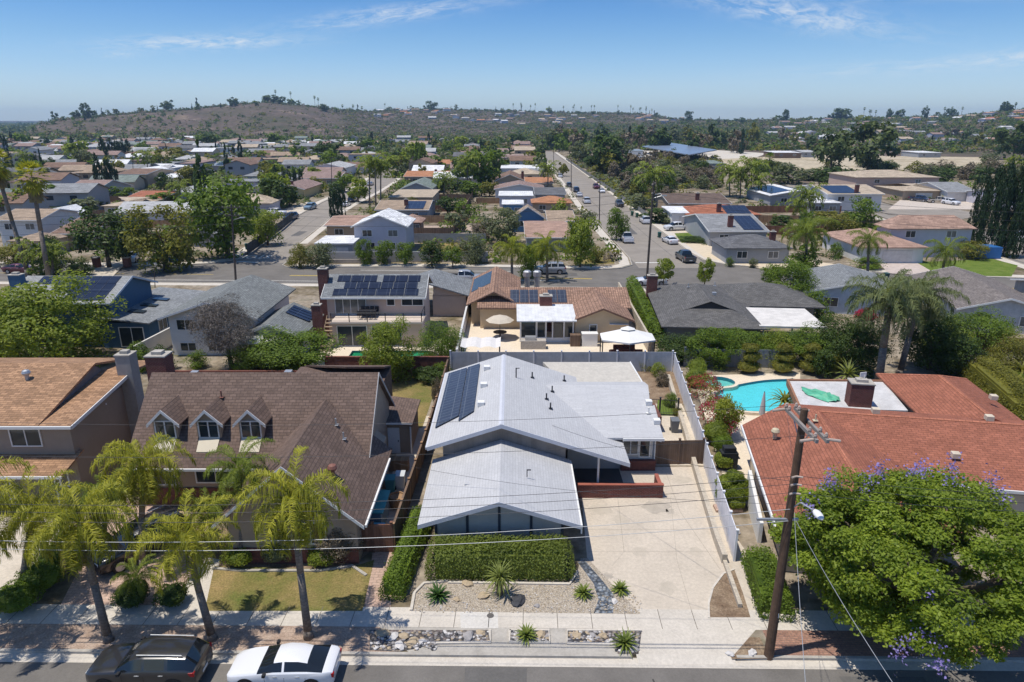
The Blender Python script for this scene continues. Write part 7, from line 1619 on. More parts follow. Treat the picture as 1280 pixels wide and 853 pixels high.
# ================= trees of the middle distance =================
MT=[ # px, base py, top py, width px, kind, colour, description
(137,334,256,82,'broad','dark','big dark green tree'),(207,338,259,80,'broad','olive','olive yellow bushy tree'),(286,322,222,100,'broad','green','huge round green tree'),(335,306,256,44,'broad','bright','light green kerb tree'),(252,300,262,40,'broad','green','green tree'),
(258,256,176,30,'cone','dark','tall dark ragged conifer'),(128,246,196,13,'cypress','cyp','dark columnar cypress'),(139,244,198,13,'cypress','cyp','dark columnar cypress'),(146,240,206,11,'cypress','cyp','dark columnar cypress'),(152,250,232,30,'broad','green','green bush like tree'),
(131,202,173,10,'cypress','cyp','slender far cypress'),(142,202,175,10,'cypress','cyp','slender far cypress'),(149,202,175,9,'cypress','cyp','slender far cypress'),(155,201,176,9,'cypress','cyp','slender far cypress'),(162,200,176,10,'cypress','cyp','slender far cypress'),
(14,214,190,10,'cypress','cyp','slender left cypress'),(38,212,192,9,'cypress','cyp','slender left cypress'),(45,211,192,9,'cypress','cyp','slender left cypress'),
(448,253,221,32,'broad','bright','light green street tree'),(431,240,214,26,'broad','green','green street tree'),(420,248,228,22,'broad','dark','dark round tree'),
(416,280,240,8,'cypress','cyp','thin street cypress'),(421,282,238,8,'cypress','cyp','thin street cypress'),(426,282,236,8,'cypress','cyp','thin street cypress'),(431,281,238,8,'cypress','cyp','thin street cypress'),
(346,238,208,7,'cypress','cyp','little cypress'),(356,240,211,6,'cypress','cyp','little cypress'),(363,240,211,6,'cypress','cyp','little cypress'),(370,239,212,6,'cypress','cyp','little cypress'),(377,238,213,6,'cypress','cyp','little cypress'),
(345,262,222,44,'broad','dark','dark street side tree'),(362,258,230,34,'broad','dark','dark street side tree'),(335,230,200,26,'broad','olive','tall olive tree'),(395,235,222,22,'bushy','olive','low olive shrub'),
(500,214,190,34,'broad','bright','fresh green tree'),(527,216,176,18,'broad','green','tall slim tree'),(602,236,184,52,'broad','green','spreading dark green tree'),(578,232,196,34,'broad','dark','dark green tree'),(622,216,186,30,'broad','green','round green tree'),(560,240,222,40,'broad','dark','dark green garden tree'),(590,246,226,34,'broad','green','green garden tree'),(612,246,226,24,'broad','olive','olive garden tree'),
(628,306,262,52,'broad','grey','grey green olive tree'),(602,300,276,34,'broad','brown','brownish grey tree'),(572,290,262,28,'broad','grey','small grey green tree'),(580,272,252,28,'broad','green','green tree'),(560,268,244,26,'broad','dark','dark green tree'),(515,262,246,18,'bushy','olive','little yellow green shrub'),
(375,334,306,28,'bushy','olive','olive shrub on the stone wall'),(400,334,302,36,'bushy','grey','spreading grey green juniper'),(436,293,284,52,'bushy','grey','low grey green hedge shrub'),(455,331,300,24,'broad','green','clipped garden tree'),(480,331,301,26,'broad','green','clipped garden tree'),(507,331,299,26,'broad','green','clipped garden tree'),(540,333,300,36,'broad','dark','dark wide garden tree'),(566,334,306,26,'broad','green','green garden tree'),(592,330,290,34,'bushy','grey','grey olive shrub'),
(660,346,304,26,'bushy','green','green tree behind the yellow palms'),(725,334,262,46,'broad','bright','tall bright green tree'),(770,300,259,30,'broad','green','green street tree'),(829,361,320,27,'ball','bright','round lollipop street tree'),(880,363,323,24,'ball','bright','round lollipop street tree'),(962,356,330,26,'broad','green','round street tree'),
(700,276,252,26,'bushy','bright','bright green clipped shrub'),(735,282,262,20,'bushy','grey','grey shrub'),(712,292,272,18,'bushy','green','green yard shrub'),(745,328,306,22,'bushy','olive','olive lawn shrub'),
(1037,216,156,48,'pine','pine','dark tall pine with bare lower trunk'),(1084,216,152,62,'pine','pine','big dark spreading pine'),(1040,232,206,46,'bushy','dark','dark shrub mass'),(985,230,205,48,'bushy','grey','grey green round shrub'),(1010,226,210,40,'bushy','grey','grey green shrub'),
(1266,200,150,46,'broad','dark','dark green tree'),(1285,200,160,40,'broad','dark','dark green tree'),(1235,205,190,20,'bushy','grey','pale grey shrub'),(1268,216,194,30,'bushy','bright','bright green shrub'),
(1075,296,249,52,'broad','green','broad green tree'),(1050,302,268,44,'broad','olive','olive green tree'),(1115,320,300,34,'broad','green','green tree'),(1003,300,262,26,'broad','green','green tree'),(975,290,268,34,'broad','dark','dark green shrub tree'),(1025,280,262,40,'bushy','olive','olive shrub'),
(1005,352,316,44,'broad','green','green tree'),(915,296,284,20,'bushy','dark','dark entrance shrub'),(868,302,296,40,'bushy','dark','low dark hedge shrub'),(912,333,322,11,'bushy','green','round sand yard shrub'),(941,334,322,12,'bushy','grey','round sand yard shrub'),(1085,336,320,36,'bushy','green','dark green front shrub'),(1044,322,304,20,'bushy','green','clipped green shrub'),
(1215,324,300,34,'bushy','olive','straw coloured yard shrub'),(1270,285,262,30,'bushy','olive','olive shrub'),
(820,278,258,40,'bushy','dark','dark shrub row by the canyon'),(838,280,266,26,'bushy','grey','grey shrub'),(800,262,244,34,'bushy','grey','grey canyon shrub'),
(20,330,302,46,'bushy','olive','olive round shrub'),(68,328,292,30,'broad','dark','dark round tree'),(100,345,322,36,'bushy','dark','dark hedge shrub'),(60,345,320,40,'bushy','green','green bush'),
(90,262,248,90,'bushy','dark','long dark hedge tree'),(110,270,245,34,'broad','grey','grey green tree'),(55,290,262,20,'bushy','green','small green yard bush'),(240,236,205,26,'broad','olive','loose yellow olive tree'),(290,214,198,26,'broad','green','round green tree'),(205,262,240,40,'broad','green','broad green tree'),(232,276,252,26,'broad','olive','yellow olive tree'),(222,180+22,184,30,'broad','olive','light green tree'),
]
for t in MT:
    px_,pb,pt,w_,kd,mk,ds=t
    lod=1 if (pb>295) else 2
    ptree(px_,pb,pt,w_,kd,mk,desc=ds,lod=lod,cat='shrub' if kd=='bushy' else 'tree')
# thick row of tall dark cypresses on the right
for i,(px_,pb,pt) in enumerate(((1214,312,216),(1228,318,213),(1241,320,212),(1254,321,211),(1266,322,211),(1278,318,213))):
    ptree(px_,pb,pt,25,'cypress','cyp',label='tall dark cypress in the thick right hand row, %s from the left'%('first','second','third','fourth','fifth','sixth')[i],lod=1,var=i%3,group='thick row of tall cypresses')
# palms
fan=fan_crown(3,34,1.25); fan.materials.append(LM['palmy'])
fan2=fan_crown(5,30,1.2); fan2.materials.append(LM['green'])
def mpalm(bx,by,tx,ty,cr,sc,desc=None,label=None,r=.2,skirt=False):
    a=G(bx,by); t=ray(tx,ty,a.y); return palm(a,t,r,cr,label,desc,r0=r,scale=sc,skirt=skirt)
mpalm(62,352,40,222,fan,2.1,label='tall fan palm with shaggy crown at the left, right of two leaning trunks',r=.32,skirt=True)
mpalm(36,345,-6,205,fan,2.1,label='tall leaning fan palm trunk at the left edge, crown at the picture border',r=.3,skirt=True)
for t in ((52,346,50,316,QF,1.5,'low feathery palm'),(66,348,66,322,QF,1.3,'low feathery palm'),(226,262,225,236,QF,1.5,'small feathery palm'),(462,260,462,208,QF,1.7,'tall thin street palm'),(470,262,469,204,QF,1.7,'tall thin street palm'),(476,260,476,212,QF,1.6,'tall thin street palm'),(640,352,640,312,QY,1.15,'yellow feathery palm'),(684,350,684,311,QY,1.2,'yellow feathery palm'),(662,342,662,318,QY,.9,'yellow feathery palm'),
 (685,240,685,212,QF,1.8,'street palm'),(818,258,818,222,QF,2.6,'tall feathery palm'),(962,226,962,198,fan2,2.1,'lone fan palm'),(912,246,912,216,QF,2.3,'feathery palm'),(925,248,926,222,QF,2.2,'feathery palm'),(938,248,940,212,QF,2.4,'feathery palm'),(948,250,948,228,QF,2.0,'feathery palm'),
 (1008,350,1008,292,Q2,1.5,'shaggy feathery palm'),(1084,352,1086,302,Q2,1.1,'slim feathery palm'),(1176,352,1182,316,Q2,1.2,'leaning feathery palm'),(1016,276,1010,246,QF,2.0,'yellow green feathery palm'),(1002,272,1000,258,QF,1.6,'yellow green feathery palm'),
 (185,222,184,196,QF,2.2,'thin dark palm'),(555,246,556,226,QF,2.0,'dark garden palm'),(585,238,584,206,QF,2.6,'tall garden palm'),(30,215,30,196,QF,2.0,'left feathery palm'),(210,338,208,314,QF,1.7,'low feathery palm')):
    mpalm(*t[:6],desc=t[6],r=.2)
for x0,y0,x1,y1,hh,m_ in ((-26,139,-12,139,1.7,WOODB),(-24,158,-10,158,1.7,WOODT),(-12,139,-12,176,1.7,WOODB),(-30,178,-12,178,1.6,WOODR),(-12,178,-12,215,1.7,WOODB),(-10,196,2,196,1.6,WOODT),(-28,205,-12,205,1.7,WOODB),(-75,132,-62,132,1.7,WOODB),(-88,150,-64,150,1.7,WOODT),(-110,168,-78,168,1.7,WOODB),(-96,190,-72,190,1.7,WOODR),(-140,200,-100,200,1.7,WOODB),(56,128,56,150,1.7,WOODB),(40,158,66,158,1.7,WOODT),(66,150,90,150,1.7,WOODB),(52,176,84,176,1.7,WOODR)):
    f_=fence('wooden_fence','x',[(x0,y0),(x1,y1)],hh,m_,None); PEND.append((f_,{'brown_boards':'brown board fence','tan_boards':'tan board fence','red_brown_boards':'reddish board fence'}[m_.name],Vector(((x0+x1)/2,(y0+y1)/2,0))))
# front lawns and light drives of the far side
for nm,pts,mt,z in (('green_lawn',[(1145,328),(1240,324),(1272,332),(1264,346),(1172,344)],LAWNG,.012),('driveway',[(1095,325),(1150,325),(1170,345),(1110,342)],plain('pink_drive',(.50,.42,.37),.9),.011),('sand_yard',[(850,300),(985,322),(1040,330),(1080,338),(950,336),(880,322)],plain('pale_sand',(.60,.50,.36),.95,var=.1,fine=6),.008),('green_lawn',[(843,292),(870,291),(880,301),(852,304)],LAWNG,.012),('driveway',[(832,285),(862,280),(880,290),(842,292)],CONC,.011),('dry_lawn',[(725,322),(768,320),(768,330),(725,332)],LAWN,.012),('driveway',[(100,345),(150,322),(165,322),(140,347)],CONC,.010),('driveway',[(0,332),(40,325),(60,330),(10,341)],CONC,.010),('dry_yard',[(525,302),(600,302),(600,322),(530,324)],LAWN,.007),('dirt_yard',[(520,282),(590,282),(590,292),(520,292)],plain('dirt_pink',(.40,.31,.24),.95,fine=4),.007),('driveway',[(355,262),(385,252),(395,255),(365,270)],CONC,.010),('cul_de_sac',[(1090,262),(1170,258),(1230,268),(1200,275),(1110,268)],ASPH2,.010),('driveway',[(1125,250),(1210,250),(1225,262),(1110,262)],plain('pale_drive',(.52,.45,.38),.9),.012)):
    sheet(nm,[G(a,b_) for a,b_ in pts],z,mt,'stuff' if 'lawn' in nm else 'structure')
# school grounds: sand field, solar canopy, low buildings
sheet('sand_field',[G(905,212),G(1255,213),G(1245,197),G(1000,194),G(885,200)],.02,SANDF)
sheet('school_yard',[G(770,213),G(900,212),G(960,192),G(800,182),G(740,188)],.016,CONCW)
S=[G(803,183,5),G(838,178.5,5.5),G(896,187.5,5.5),G(861,193.5,5)]
o=thing('solar_canopy','broad slanting pale blue solar canopy on posts above the canyon trees','canopy',(S[0].x,S[0].y,0)); b=MB(); b.prism([S[3],S[2],S[1],S[0]],.5); b.build('canopy_roof',plain('solar_canopy_blue',(.20,.25,.33),.3,var=.05,scale=.05),o)
for u in(.12,.37,.62,.87):
    for v in(.25,.75): b=MB(); q=S[0].lerp(S[3],u).lerp(S[1].lerp(S[2],u),v); b.box(q.x,q.y,0,.8,.8,4.7); b.build('canopy_post',GALV,o)
def mhs(label,phrase,*a,**k): mh(label,phrase,*a,**k)
mh('low school building with deep blue roof left of the solar canopy','the blue roofed school block',782,806,190,184,4,4.4,'x','flat','blue grey','white')
mh('red walled classroom row behind the sand field','the red classroom row',968,1003,192,187,3.2,3.4,'x','flat','white','brown')
mh('grey school shed right of the red classroom row','the grey school shed',1003,1020,191,185,3.2,4.0,'x','gable','pale grey','grey')
mh('white sheet roofed school hut behind the big pines','the white school hut',1148,1178,192,189,2.8,3.0,'x','flat','white','grey')
mh('green trimmed school building at the sand field edge','the green school building',880,908,206,200,3.0,3.4,'x','flat','green grey','grey')
# ================= canyon and far woodland, each tree within reach a thing =================
rn=random.Random(21)
def lookup_region(px_):
    return 'far left' if px_<160 else 'left' if px_<330 else 'left of centre' if px_<520 else 'middle' if px_<700 else 'right of centre' if px_<900 else 'right' if px_<1100 else 'far right'
CAN=[]
for i in range(62):
    px_=rn.uniform(712,880); row=rn.uniform(0,1); pb=198+row*52; 
    if px_<704+(pb-190)*1.36: px_=704+(pb-190)*1.36+rn.uniform(0,60)
    if pb>240 and px_>835: continue
    d=G(px_,pb).y; hh=rn.uniform(6,11)*(1.25 if row<.45 and px_<800 else .62)
    mk=rn.choice(('brown','brown','grey','grey','olive','dark')); p=G(px_,pb)
    if row<.5 and px_<795: hh*=1.35
    tree(p,hh,hh*rn.uniform(.8,1.25),'broad' if hh>6 else 'bushy',mk,desc={'brown':'brownish dry canyon tree','grey':'grey green canyon tree','olive':'olive canyon tree','dark':'dark canyon tree'}[mk],lod=2)
for i in range(26):
    px_=rn.uniform(1155,1285); pb=rn.uniform(214,230); p=G(px_,pb); hh=rn.uniform(3,6); tree(p,hh,hh*1.5,'bushy',rn.choice(('grey','dark','brown')),desc='low scrub bush on the bank',lod=2,cat='shrub')
for i in range(18):
    px_=rn.uniform(905,1165); pb=rn.uniform(209,217); p=G(px_,pb); hh=rn.uniform(3,6); tree(p,hh,hh*1.7,'bushy',rn.choice(('grey','dark','olive')),desc='bush along the sand field edge',lod=2,cat='shrub')
for i in range(16):
    px_=rn.uniform(840,905); pb=rn.uniform(216,236); p=G(px_,pb); hh=rn.uniform(3,5); tree(p,hh,hh*1.6,'bushy',rn.choice(('grey','brown','brown')),desc='dull brown bank shrub',lod=2,cat='shrub')
# ---- procedural rooftops beyond the surveyed ones
def occupied(p,r):
    for _,q in LAND:
        if (q.x-p.x)**2+(q.y-p.y)**2<r*r: return True
    return False
NEAR=[]
def far_house(p,roof,wall,typ,w_,d_,h0,rise,rot):
    z=terr(p[0],p[1]) if p[1]>600 else 0
    h=thing('house','x','house',(p[0],p[1],z),rot,local=True); b=MB(); ax='x' if w_>=d_ else 'y'
    key=('fh',roof,wall,typ,round(w_),round(d_),h0>4)
    if key not in PROTO:
        wb=MB(); 
        if typ=='gable': wall_gable(wb,-w_/2,w_/2,-d_/2,d_/2,h0,h0+rise-.1,ax,z0=-2)
        else: wb.box(0,0,-2,w_,d_,h0+2)
        wmesh=wb.mesh('wall',uv=False); wmesh.materials.append(wm(wall)); rb=MB()
        if typ=='gable': roof_gable(rb,-w_/2,w_/2,-d_/2,d_/2,h0,h0+rise,ax,.6,.5,.15)
        elif typ=='hip': roof_hip(rb,-w_/2,w_/2,-d_/2,d_/2,h0,h0+rise,ax,.6,.15)
        else: rb.box(0,0,h0+.01,w_+.8,d_+.8,.3)
        rmesh=rb.mesh('roof'); rmesh.materials.append(rm(roof)); gb=MB()
        for u in(-.28,.2): gb.box(u*w_,-d_/2-.03,h0-1.9,1.7,.06,1.1)
        gmesh=gb.mesh('windows',uv=False); gmesh.materials.append(GLASS)
        PROTO[key]=(wmesh,rmesh,gmesh)
    for nm,me in zip(('wall','roof','windows'),PROTO[key]):
        q=bpy.data.objects.new(nm,me); C.objects.link(q); q.parent=h
    return h
FH=[];EXTRA=[]
def try_house(x,y,rot=0,pal=None,big=1):
    p=Vector((x,y,0)); k=K((x,y,(terr(x,y) if y>600 else 0)+3))
    if not(-15<k[0]<1295) or k[2]<0: return
    if occupied(p,15.5) or any((q.x-p.x)**2+(q.y-p.y)**2<210 for q in LAND_FAR): return
    roof=rn.choice(pal or ('brown','tan','grey','pale grey','mauve','grey','dark grey','beige','brown','white','tan','green grey','pale grey','mauve','grey')); wall=rn.choice(('white','cream','tan','grey','white','lavender'))
    typ=rn.choice(('gable','gable','hip','flat' if y<500 else 'gable')); w_,d_=rn.choice(((14,10),(16,10),(10,15),(12,11))); two=rn.random()<.25
    if len(FH)>=236: EXTRA.append((x,y,roof,wall,typ,w_*big,d_*big,5 if two else 2.9,1.7,rot)); LAND_FAR.append(p); return
    h=far_house((x,y),roof,wall,typ,w_*big,d_*big,5 if two else 2.9,1.7 if typ!='flat' else .3,rot+rn.uniform(-.08,.08)); LAND_FAR.append(p); FH.append((h,roof,typ,k[0],k[1],two,wall))
LAND_FAR=[]
y=160
while y<720:
    st=17+y*.011
    x=-.82*y-30
    while x<-62-(y>300)*((y-300)*.2):
        if rn.random()<.86: try_house(x+rn.uniform(-4,4),y+rn.uniform(-4,4),.1)
        x+=19+y*.012
    y+=st
y=255
while y<600:
    for x in (-36-(y>300)*(y-300)*.14,-18-(y>300)*(y-300)*.05,6): 
        if rn.random()<.9: try_house(x+rn.uniform(-2,2),y+rn.uniform(-3,3),0)
    y+=18.5
for i in range(60):
    yy=rn.uniform(1450,1880); xx=yy*rn.uniform(-.20,.24); try_house(xx,yy,rn.uniform(-.5,.5),('white','tan','mauve','pale grey','pink','orange','beige'),1.15)
for i in range(80):
    yy=rn.uniform(620,1450); xx=yy*rn.uniform(.36,.78); 
    try_house(xx,yy,rn.uniform(-.4,.4),('white','tan','mauve','pale grey','pink','grey','beige'),1.1)
for i in range(16):
    yy=rn.uniform(1050,1230); xx=yy*rn.uniform(.66,.77); try_house(xx,yy,rn.uniform(-.3,.3),('pink','orange','red'),1.4)
for i in range(30):
    yy=rn.uniform(620,800); xx=yy*rn.uniform(-.72,-.05); try_house(xx,yy,.1)
# rooftops past the count that is built one by one: a single mass
ms=[];mi={}
def mid_(m):
    if m.name not in mi: mi[m.name]=len(ms); ms.append(m)
    return mi[m.name]
b=MB()
for x,y,roof,wall,typ,w_,d_,h0,rise,rot in EXTRA:
    z=terr(x,y); t=MB(); ax='x' if w_>=d_ else 'y'; wi=mid_(wm(wall)); ri=mid_(rm(roof))
    wall_gable(t,-w_/2,w_/2,-d_/2,d_/2,h0,h0+rise-.1,ax,wi,z0=-2)
    (roof_hip(t,-w_/2,w_/2,-d_/2,d_/2,h0,h0+rise,ax,.6,.15,ri) if typ=='hip' else roof_gable(t,-w_/2,w_/2,-d_/2,d_/2,h0,h0+rise,ax,.6,.5,.15,ri))
    o_=len(b.v); cs,sn=math.cos(rot),math.sin(rot); b.v+=[(x+a*cs-c_*sn,y+a*sn+c_*cs,z+e_) for a,c_,e_ in t.v]; b.f+=[tuple(i+o_ for i in f) for f in t.f]; b.m+=t.m
o=b.build('distant_houses',ms,kind='stuff'); o['label']='tiny pale houses scattered over the far hillsides'; o['category']='houses'
# ---- trees among the rooftops
def far_tree(x,y,h,w,kd,mk,ds,lod=3):
    z=terr(x,y) if y>600 else 0; k=K((x,y,z+h*.5))
    if not(-20<k[0]<1300) or k[2]<0: return
    if any((q.x-x)**2+(q.y-y)**2<64 for _,q in LAND): return
    return tree((x,y,z),h,w,kd,mk,desc=ds,lod=lod)
DS={'green':'green','dark':'dark green','olive':'olive','grey':'grey green','bright':'bright green','brown':'brownish','cyp':'blackish'}
cnt=0
while cnt<190:
    y=rn.uniform(150,700)**1; x=rn.uniform(-.80,.05)*y-20
    if x>-62 and y<260: continue
    if y>230 and -62-(y-230)*.09<x<-44-(y-230)*.09: continue
    mk=rn.choice(('green','green','dark','olive','grey','bright','dark')); kd=rn.choice(('broad','broad','broad','flat','cypress','cone')); 
    if kd in('cypress','cone'): mk='cyp'
    h=rn.uniform(4.5,9.5) if kd=='broad' else rn.uniform(6,13); w=h*rn.uniform(.8,1.2) if kd in('broad','flat') else h*rn.uniform(.18,.32)
    far_tree(x,y,h,w,kd,mk,DS[mk]+' far '+({'cypress':'cypress','cone':'conifer'}.get(kd,'tree')),2 if y<330 else 3); cnt+=1
cnt=0
while cnt<46:
    y=rn.uniform(260,640); x=rn.uniform(-60,22)-(max(0,y-300))*.1*rn.random()
    mk=rn.choice(('green','dark','olive','bright','grey')); h=rn.uniform(5,9); far_tree(x,y,h,h*rn.uniform(.7,1.1),'broad',mk,DS[mk]+' far tree',3); cnt+=1
# the belt of tall trees behind the school and along the canyon rim
for i in range(110):
    px_=rn.uniform(690,1290); y=rn.uniform(480,760) if px_<980 else rn.uniform(520,900); d=y*.9515+6.9; x=(px_-640)/FOC*d
    if 930<px_ and y<560: continue
    h=rn.uniform(10,19) if px_<980 else rn.uniform(7,13); mk=rn.choice(('dark','grey','green','brown','dark','olive')); kd=rn.choice(('broad','broad','broad','cone'))
    if kd=='cone': mk='cyp'
    far_tree(x,y,h,h*rn.uniform(.6,.95) if kd!='cone' else h*.35,kd,mk,DS[mk]+' tree of the woodland belt',3)
# skyline palms and trees
for i in range(46):
    px_=rn.choice((rn.uniform(330,480),rn.uniform(480,830),rn.uniform(600,830),rn.uniform(960,1280)))
    y=1800 if px_<480 else 1950 if px_<830 else 1450
    if px_<480: y=1380
    d=y*.9515+6.9; x=(px_-640)/FOC*d; z=terr(x,y); a=Vector((x,y,z)); h=rn.uniform(13,22)
    palm(a,a+Vector((0,0,h)),.35,fan2,None,'tiny skyline palm on the ridge',r0=.35,scale=2.6)
for i in range(120):
    px_=rn.uniform(60,1285); 
    y=(1150 if px_<120 else 1280 if px_<330 else 1400 if px_<430 else 1880 if px_<830 else 1480 if px_<1200 else 1240)+rn.uniform(-70,30)
    d=y*.9515+6.9; x=(px_-640)/FOC*d; h=rn.uniform(7,15)*(1.5 if rn.random()<.12 else 1); kd=rn.choice(('broad','broad','cone','broad'))
    far_tree(x,y,h,h*rn.uniform(.8,1.5) if kd!='cone' else h*.4,kd,'dark' if kd!='cone' else 'cyp','dark skyline tree on the ridge',3)
for px_,y,h,w_ in ((113,1160,24,16),(343,1350,15,30),(1050,1440,24,46),(980,1430,26,15),(1108,1440,22,14),(1153,1440,22,14),(1122,1440,20,20),(1185,1440,18,26),(860,1600,26,20),(540,1880,24,30),(1250,1235,20,14)):
    d=y*.9515+6.9; far_tree((px_-640)/FOC*d,y,h,w_,'broad','dark','big dark landmark tree on the ridge',2)
# only the trees that show largest stay single things; the tiny rest joins the far woods
BL=[o for o in bpy.data.objects if o.parent is None and o.name.split('.')[0]=='broadleaf_tree']
BL.sort(key=lambda o:-o.scale.z*o.scale.x/max(1,depth((o.location.x,o.location.y,0)))**2); CUT=set(BL[290:]); CUTSP=[]
PEND=[t for t in PEND if t[0] not in CUT]
for o in CUT:
    l_=o.location; s_=o.scale
    for k in range(5): CUTSP.append((l_.x+rn.uniform(-.22,.22)*s_.x,l_.y+rn.uniform(-.2,.2)*s_.x,l_.z+s_.z*(.12+.13*k),s_.x*rn.uniform(.25,.36),s_.z*.2,rn.choice((0,0,1,4))))
    rm_tree(o)
# ---- masses nobody could count: scrub on the hill, distant wooded suburbs
def clump_mass(name,spots,mats,label,cat,leafs=26,lf=.5,seed=1):
    rng=np.random.default_rng(seed); o=None
    bym={}
    for (x,y,z,r,h,mi) in spots: bym.setdefault(mi,[]).append((x,y,z,r,h))
    Vs=[];MI=[]
    for mi,L_ in bym.items():
        A=np.array(L_); n=len(A); d=unit(rng.normal(0,1,(n,leafs,3))); d[:,:,2]=np.abs(d[:,:,2])
        pos=A[:,None,:3]+d*np.stack([A[:,3],A[:,3],A[:,4]],1)[:,None,:]*rng.uniform(.6,1,(n,leafs,1)); sz=np.repeat(A[:,3]*lf*2,leafs)[:,None]
        V=leaf_quads(rng,pos.reshape(-1,3),(d+[0,0,.4]).reshape(-1,3),1.0,.7,.6); c=V.mean(1,keepdims=True); V=c+(V-c)*sz[:,:,None]; Vs.append(V); MI+=[mi]*len(V)
    me=mesh_from_quads(name,np.concatenate(Vs).astype(np.float32)); 
    for m in mats: me.materials.append(m)
    me.polygons.foreach_set('material_index',np.array(MI,dtype=np.int32)); o=link(name,me,kind='stuff'); o['label']=label; o['category']=cat; return o
FM=[LM['dark'],LM['grey'],LM['brown'],LM['olive'],LM['green']]
sp=[]
for i in range(13000):
    px_=rn.choice((rn.uniform(30,840),rn.uniform(400,840))); y=rn.uniform(700,1950); d=y*.9515+6.9; x=(px_-640)/FOC*d
    if px_<430 and rn.random()<.45: continue
    r=rn.choice((rn.uniform(.8,2),rn.uniform(1.2,3.2),rn.uniform(1,2.4)))*(1.5 if px_>430 else 1); sp.append((x,y,terr(x,y),r,r*rn.uniform(.4,1.0),rn.choice((0,1,1,2,2,3))))
for i in range(1500):
    px_=rn.uniform(55,1285)
    for a,b_ in zip(RIDGE,RIDGE[1:]):
        if a[0]<=px_<=b_[0]: break
    y=a[2]+(b_[2]-a[2])*(px_-a[0])/(b_[0]-a[0])+rn.uniform(-45,12); d=y*.9515+6.9; x=(px_-640)/FOC*d; r=rn.uniform(1.2,4.2)*(1.4 if px_>430 else 1)
    sp.append((x,y,terr(x,y),r,r*rn.uniform(.6,1.5),rn.choice((0,0,1,2))))
clump_mass('hill_scrub',sp,FM,'dark scrub and small trees dotted over the brown hill and ridge','scrub',22,.34,3)
sp=[]
for i in range(16000):
    px_=rn.uniform(-10,1290); 
    y=rn.uniform(512 if px_>1140 else 545,1500) if px_>640 else rn.choice((rn.uniform(235,560),rn.uniform(340,1150)))
    if 880<px_<1140 and y<545: continue
    if px_<640 and y>900 and px_>45 and rn.random()<.8: continue
    d=y*.9515+6.9; x=(px_-640)/FOC*d; r=rn.uniform(2.2,5)*(.75 if y<560 else 1)
    if y<340: r*=.72
    if y<560 and (18<x<34 or any(abs(x-((q[0][0]+q[1][0])/2))<9 and abs(y-q[0][1])<25 for q in zip(LSL,LSR))): continue
    if any((q.x-x)**2+(q.y-y)**2<(120 if y<700 else 150) for q in LAND_FAR) and rn.random()<.85: continue
    if any((q.x-x)**2+(q.y-y)**2<100 for _,q in LAND): continue
    sp.append((x,y,terr(x,y),r,r*rn.uniform(.8,1.7),rn.choice((0,1,0,4,2,3,0))))
sp+=CUTSP
clump_mass('distant_woods',sp,FM,'mottled distant treetops filling the suburb between far rooftops','woods',22,.34,5)
sp=[]
for i in range(2600):
    px_=rn.uniform(-20,70); y=rn.uniform(1300,5200); d=y*.9515+6.9; x=(px_-640)/FOC*d; r=rn.uniform(5,14); sp.append((x,y,-.1,r,r*rn.uniform(.4,.9),rn.choice((0,1,0))))
clump_mass('hazy_plain_trees',sp,FM,'bluish far plain of treetops at the left horizon','woods',12,.5,6)
sp=[]
for i in range(3000):
    px_=rn.uniform(695,900); t=rn.random(); pb=196+t*62
    if px_<698+(pb-190)*1.36: continue
    if pb>236 and px_>835: continue
    p=G(px_,pb); r=rn.uniform(.8,2.2); sp.append((p.x,p.y,0,r,r*rn.uniform(.5,1.1),rn.choice((1,2,3,1))))
clump_mass('canyon_brush',sp,FM,'grey brown brush carpeting the canyon beside the straight street','brush',30,.3,8)
sp=[]
def in_road(x,y):
    if 18.5<x<34 and y>105: return True
    for a_,b_ in zip(list(zip(LSL,LSR))[:-1],list(zip(LSL,LSR))[1:]):
        if a_[0][1]-3<=y<=b_[0][1]+3 and min(a_[0][0],b_[0][0])-3.4<x<max(a_[1][0],b_[1][0])+3.4: return True
    return False
BOX=[(o.matrix_basis.translation.x,o.matrix_basis.translation.y) for o in bpy.data.objects if o.name.split('.')[0]=='house']
for i in range(4300):
    y=rn.uniform(113,345); x=rn.uniform(-.82*y-20,20) if rn.random()<.72 else rn.uniform(36,.78*y+10)
    if in_road(x,y) or 82<x<99+(y-100)*.12: continue
    if any((q.x-x)**2+(q.y-y)**2<72 for _,q in LAND) or any((q.x-x)**2+(q.y-y)**2<95 for q in LAND_FAR): continue
    if x>36 and (y>330 or (84<x<128 and 160<y<202) or (60<x<84 and y<118)): continue
    r=rn.uniform(.5,1.9); sp.append((x,y,0,r,r*rn.uniform(.7,1.3),rn.choice((0,1,4,3,4,0,2))))
clump_mass('garden_shrubbery',sp,FM,'low mixed garden shrubs filling the yards between the houses','shrubbery',34,.22,11)
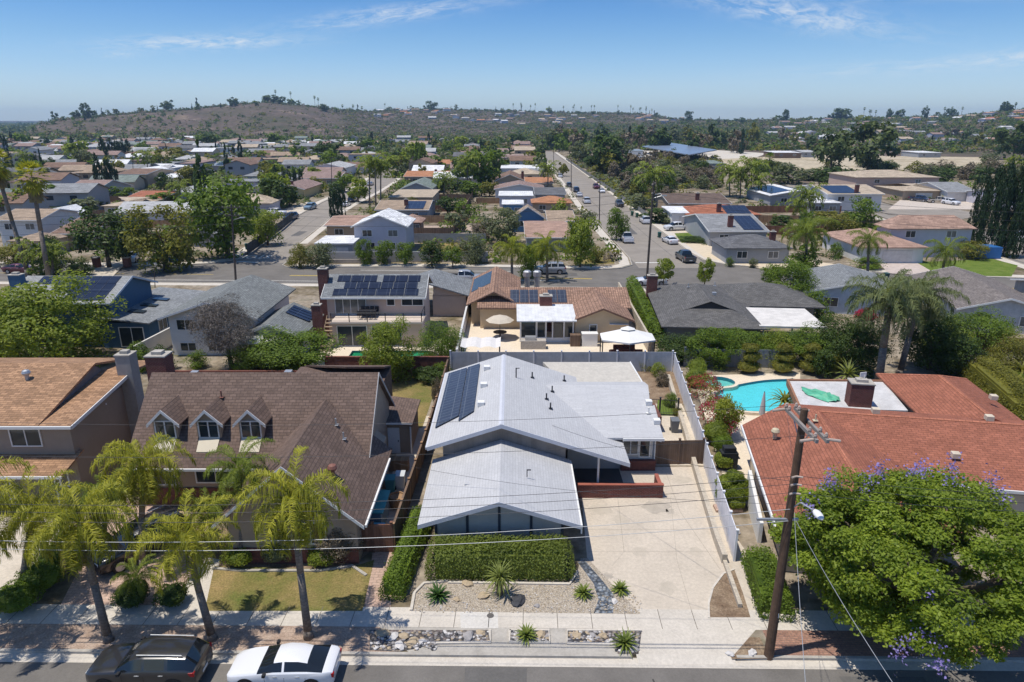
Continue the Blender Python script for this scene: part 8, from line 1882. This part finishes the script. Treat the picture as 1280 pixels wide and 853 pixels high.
# ================= names for the copies: what stands next to what =================
ORDN=['leftmost','second','third','fourth','fifth','sixth','seventh','eighth','ninth','tenth']
LAND+= [('the blue house',Vector((-46,72,0))),('the deck house',Vector((-14,72,0))),('the tiled house',Vector((4,76,0))),('the dark hip roofed house',Vector((21,74,0)))]
def rel(p,q):
    a=K((p.x,p.y,p.z)); b_=K((q.x,q.y,0)); dx=a[0]-b_[0]; sx=abs(dx); f=p.y-q.y
    if sx<14: return 'behind' if f>0 else 'in front of'
    return 'right of' if dx>0 else 'left of'
items={}
for o,ds,p in PEND:
    k=K(p)
    if p.y<430 and k[0]>-50:
        q=min(LAND,key=lambda l:(l[1].x-p.x)**2+(l[1].y-p.y)**2); lab='%s %s %s'%(ds,rel(p,q[1]),q[0])
    else:
        band='just beyond the mapped rooftops' if p.y<560 else 'below the hills' if p.y<900 else 'high on the slopes'
        lab='%s %s, %s of the picture'%(ds,band,lookup_region(k[0])) if 'ridge' not in ds else '%s, %s of the picture'%(ds,lookup_region(k[0]))
    items.setdefault(lab,[]).append((k[0],o))
for h,roof,typ,kx,ky,two,wall in FH:
    y=h.location.y; band='on the flat town' if y<700 else 'on the slopes'
    lab='far %s%s roofed %s house %s, %s of the picture'%('two storey ' if two else '',roof,{'gable':'gabled','hip':'hipped','flat':'flat'}[typ],band,lookup_region(kx))
    items.setdefault(lab,[]).append((kx,h)); h['group']='far houses of the suburb'
used=set(o.get('label') for o in bpy.data.objects if o.get('label') and o.parent is None)
for lab,L_ in items.items():
    L_.sort(key=lambda t:t[0]); n=len(L_); far=L_[0][1].location.y>430 or L_[0][1].name.startswith('house')
    for i,(kx,o) in enumerate(L_):
        if n==1: s=lab
        elif n<=10: s=lab+(', leftmost' if i==0 else ', rightmost' if i==n-1 else ', %s from left'%ORDN[i])
        else: s=lab
        w=s.split()
        if len(w)>16: s=' '.join(x for x in w if x not in('the','of'))
        o['label']=' '.join(s.split()[:16])
        if n>10 or not o.get('group'): o['group']=o.get('group') or {'tree':'trees of the suburb','shrub':'shrubs of the suburb','palm tree':'palms of the suburb'}.get(o.get('category'),'things of the suburb')
# ================= the air =================
def haze():
    x0,x1,y0,y1,z0,z1=-4600,4600,-80,5400,-1.2,100
    b=MB(); b.add([(x0,y0,z0),(x1,y0,z0),(x1,y1,z0),(x0,y1,z0),(x0,y0,z1),(x1,y0,z1),(x1,y1,z1),(x0,y1,z1)],[(3,2,1,0),(4,5,6,7),(0,1,5,4),(1,2,6,5),(2,3,7,6),(3,0,4,7)])
    m=bpy.data.materials.new('haze_air'); m.use_nodes=True; n=m.node_tree.nodes; l=m.node_tree.links; n.remove(n['Principled BSDF'])
    v=N(n,'ShaderNodeVolumePrincipled',Density=.00012); v.inputs['Color'].default_value=(.50,.72,1,1); v.inputs['Anisotropy'].default_value=.2
    l.new(v.outputs[0],n['Material Output'].inputs['Volume']); o=b.build('haze',m,kind='stuff',uv=False); o['label']='thin bluish air haze over the whole suburb'; o['category']='haze'
haze()
for o in list(bpy.data.objects):
    if o.type=='EMPTY' and not o.children: bpy.data.objects.remove(o)
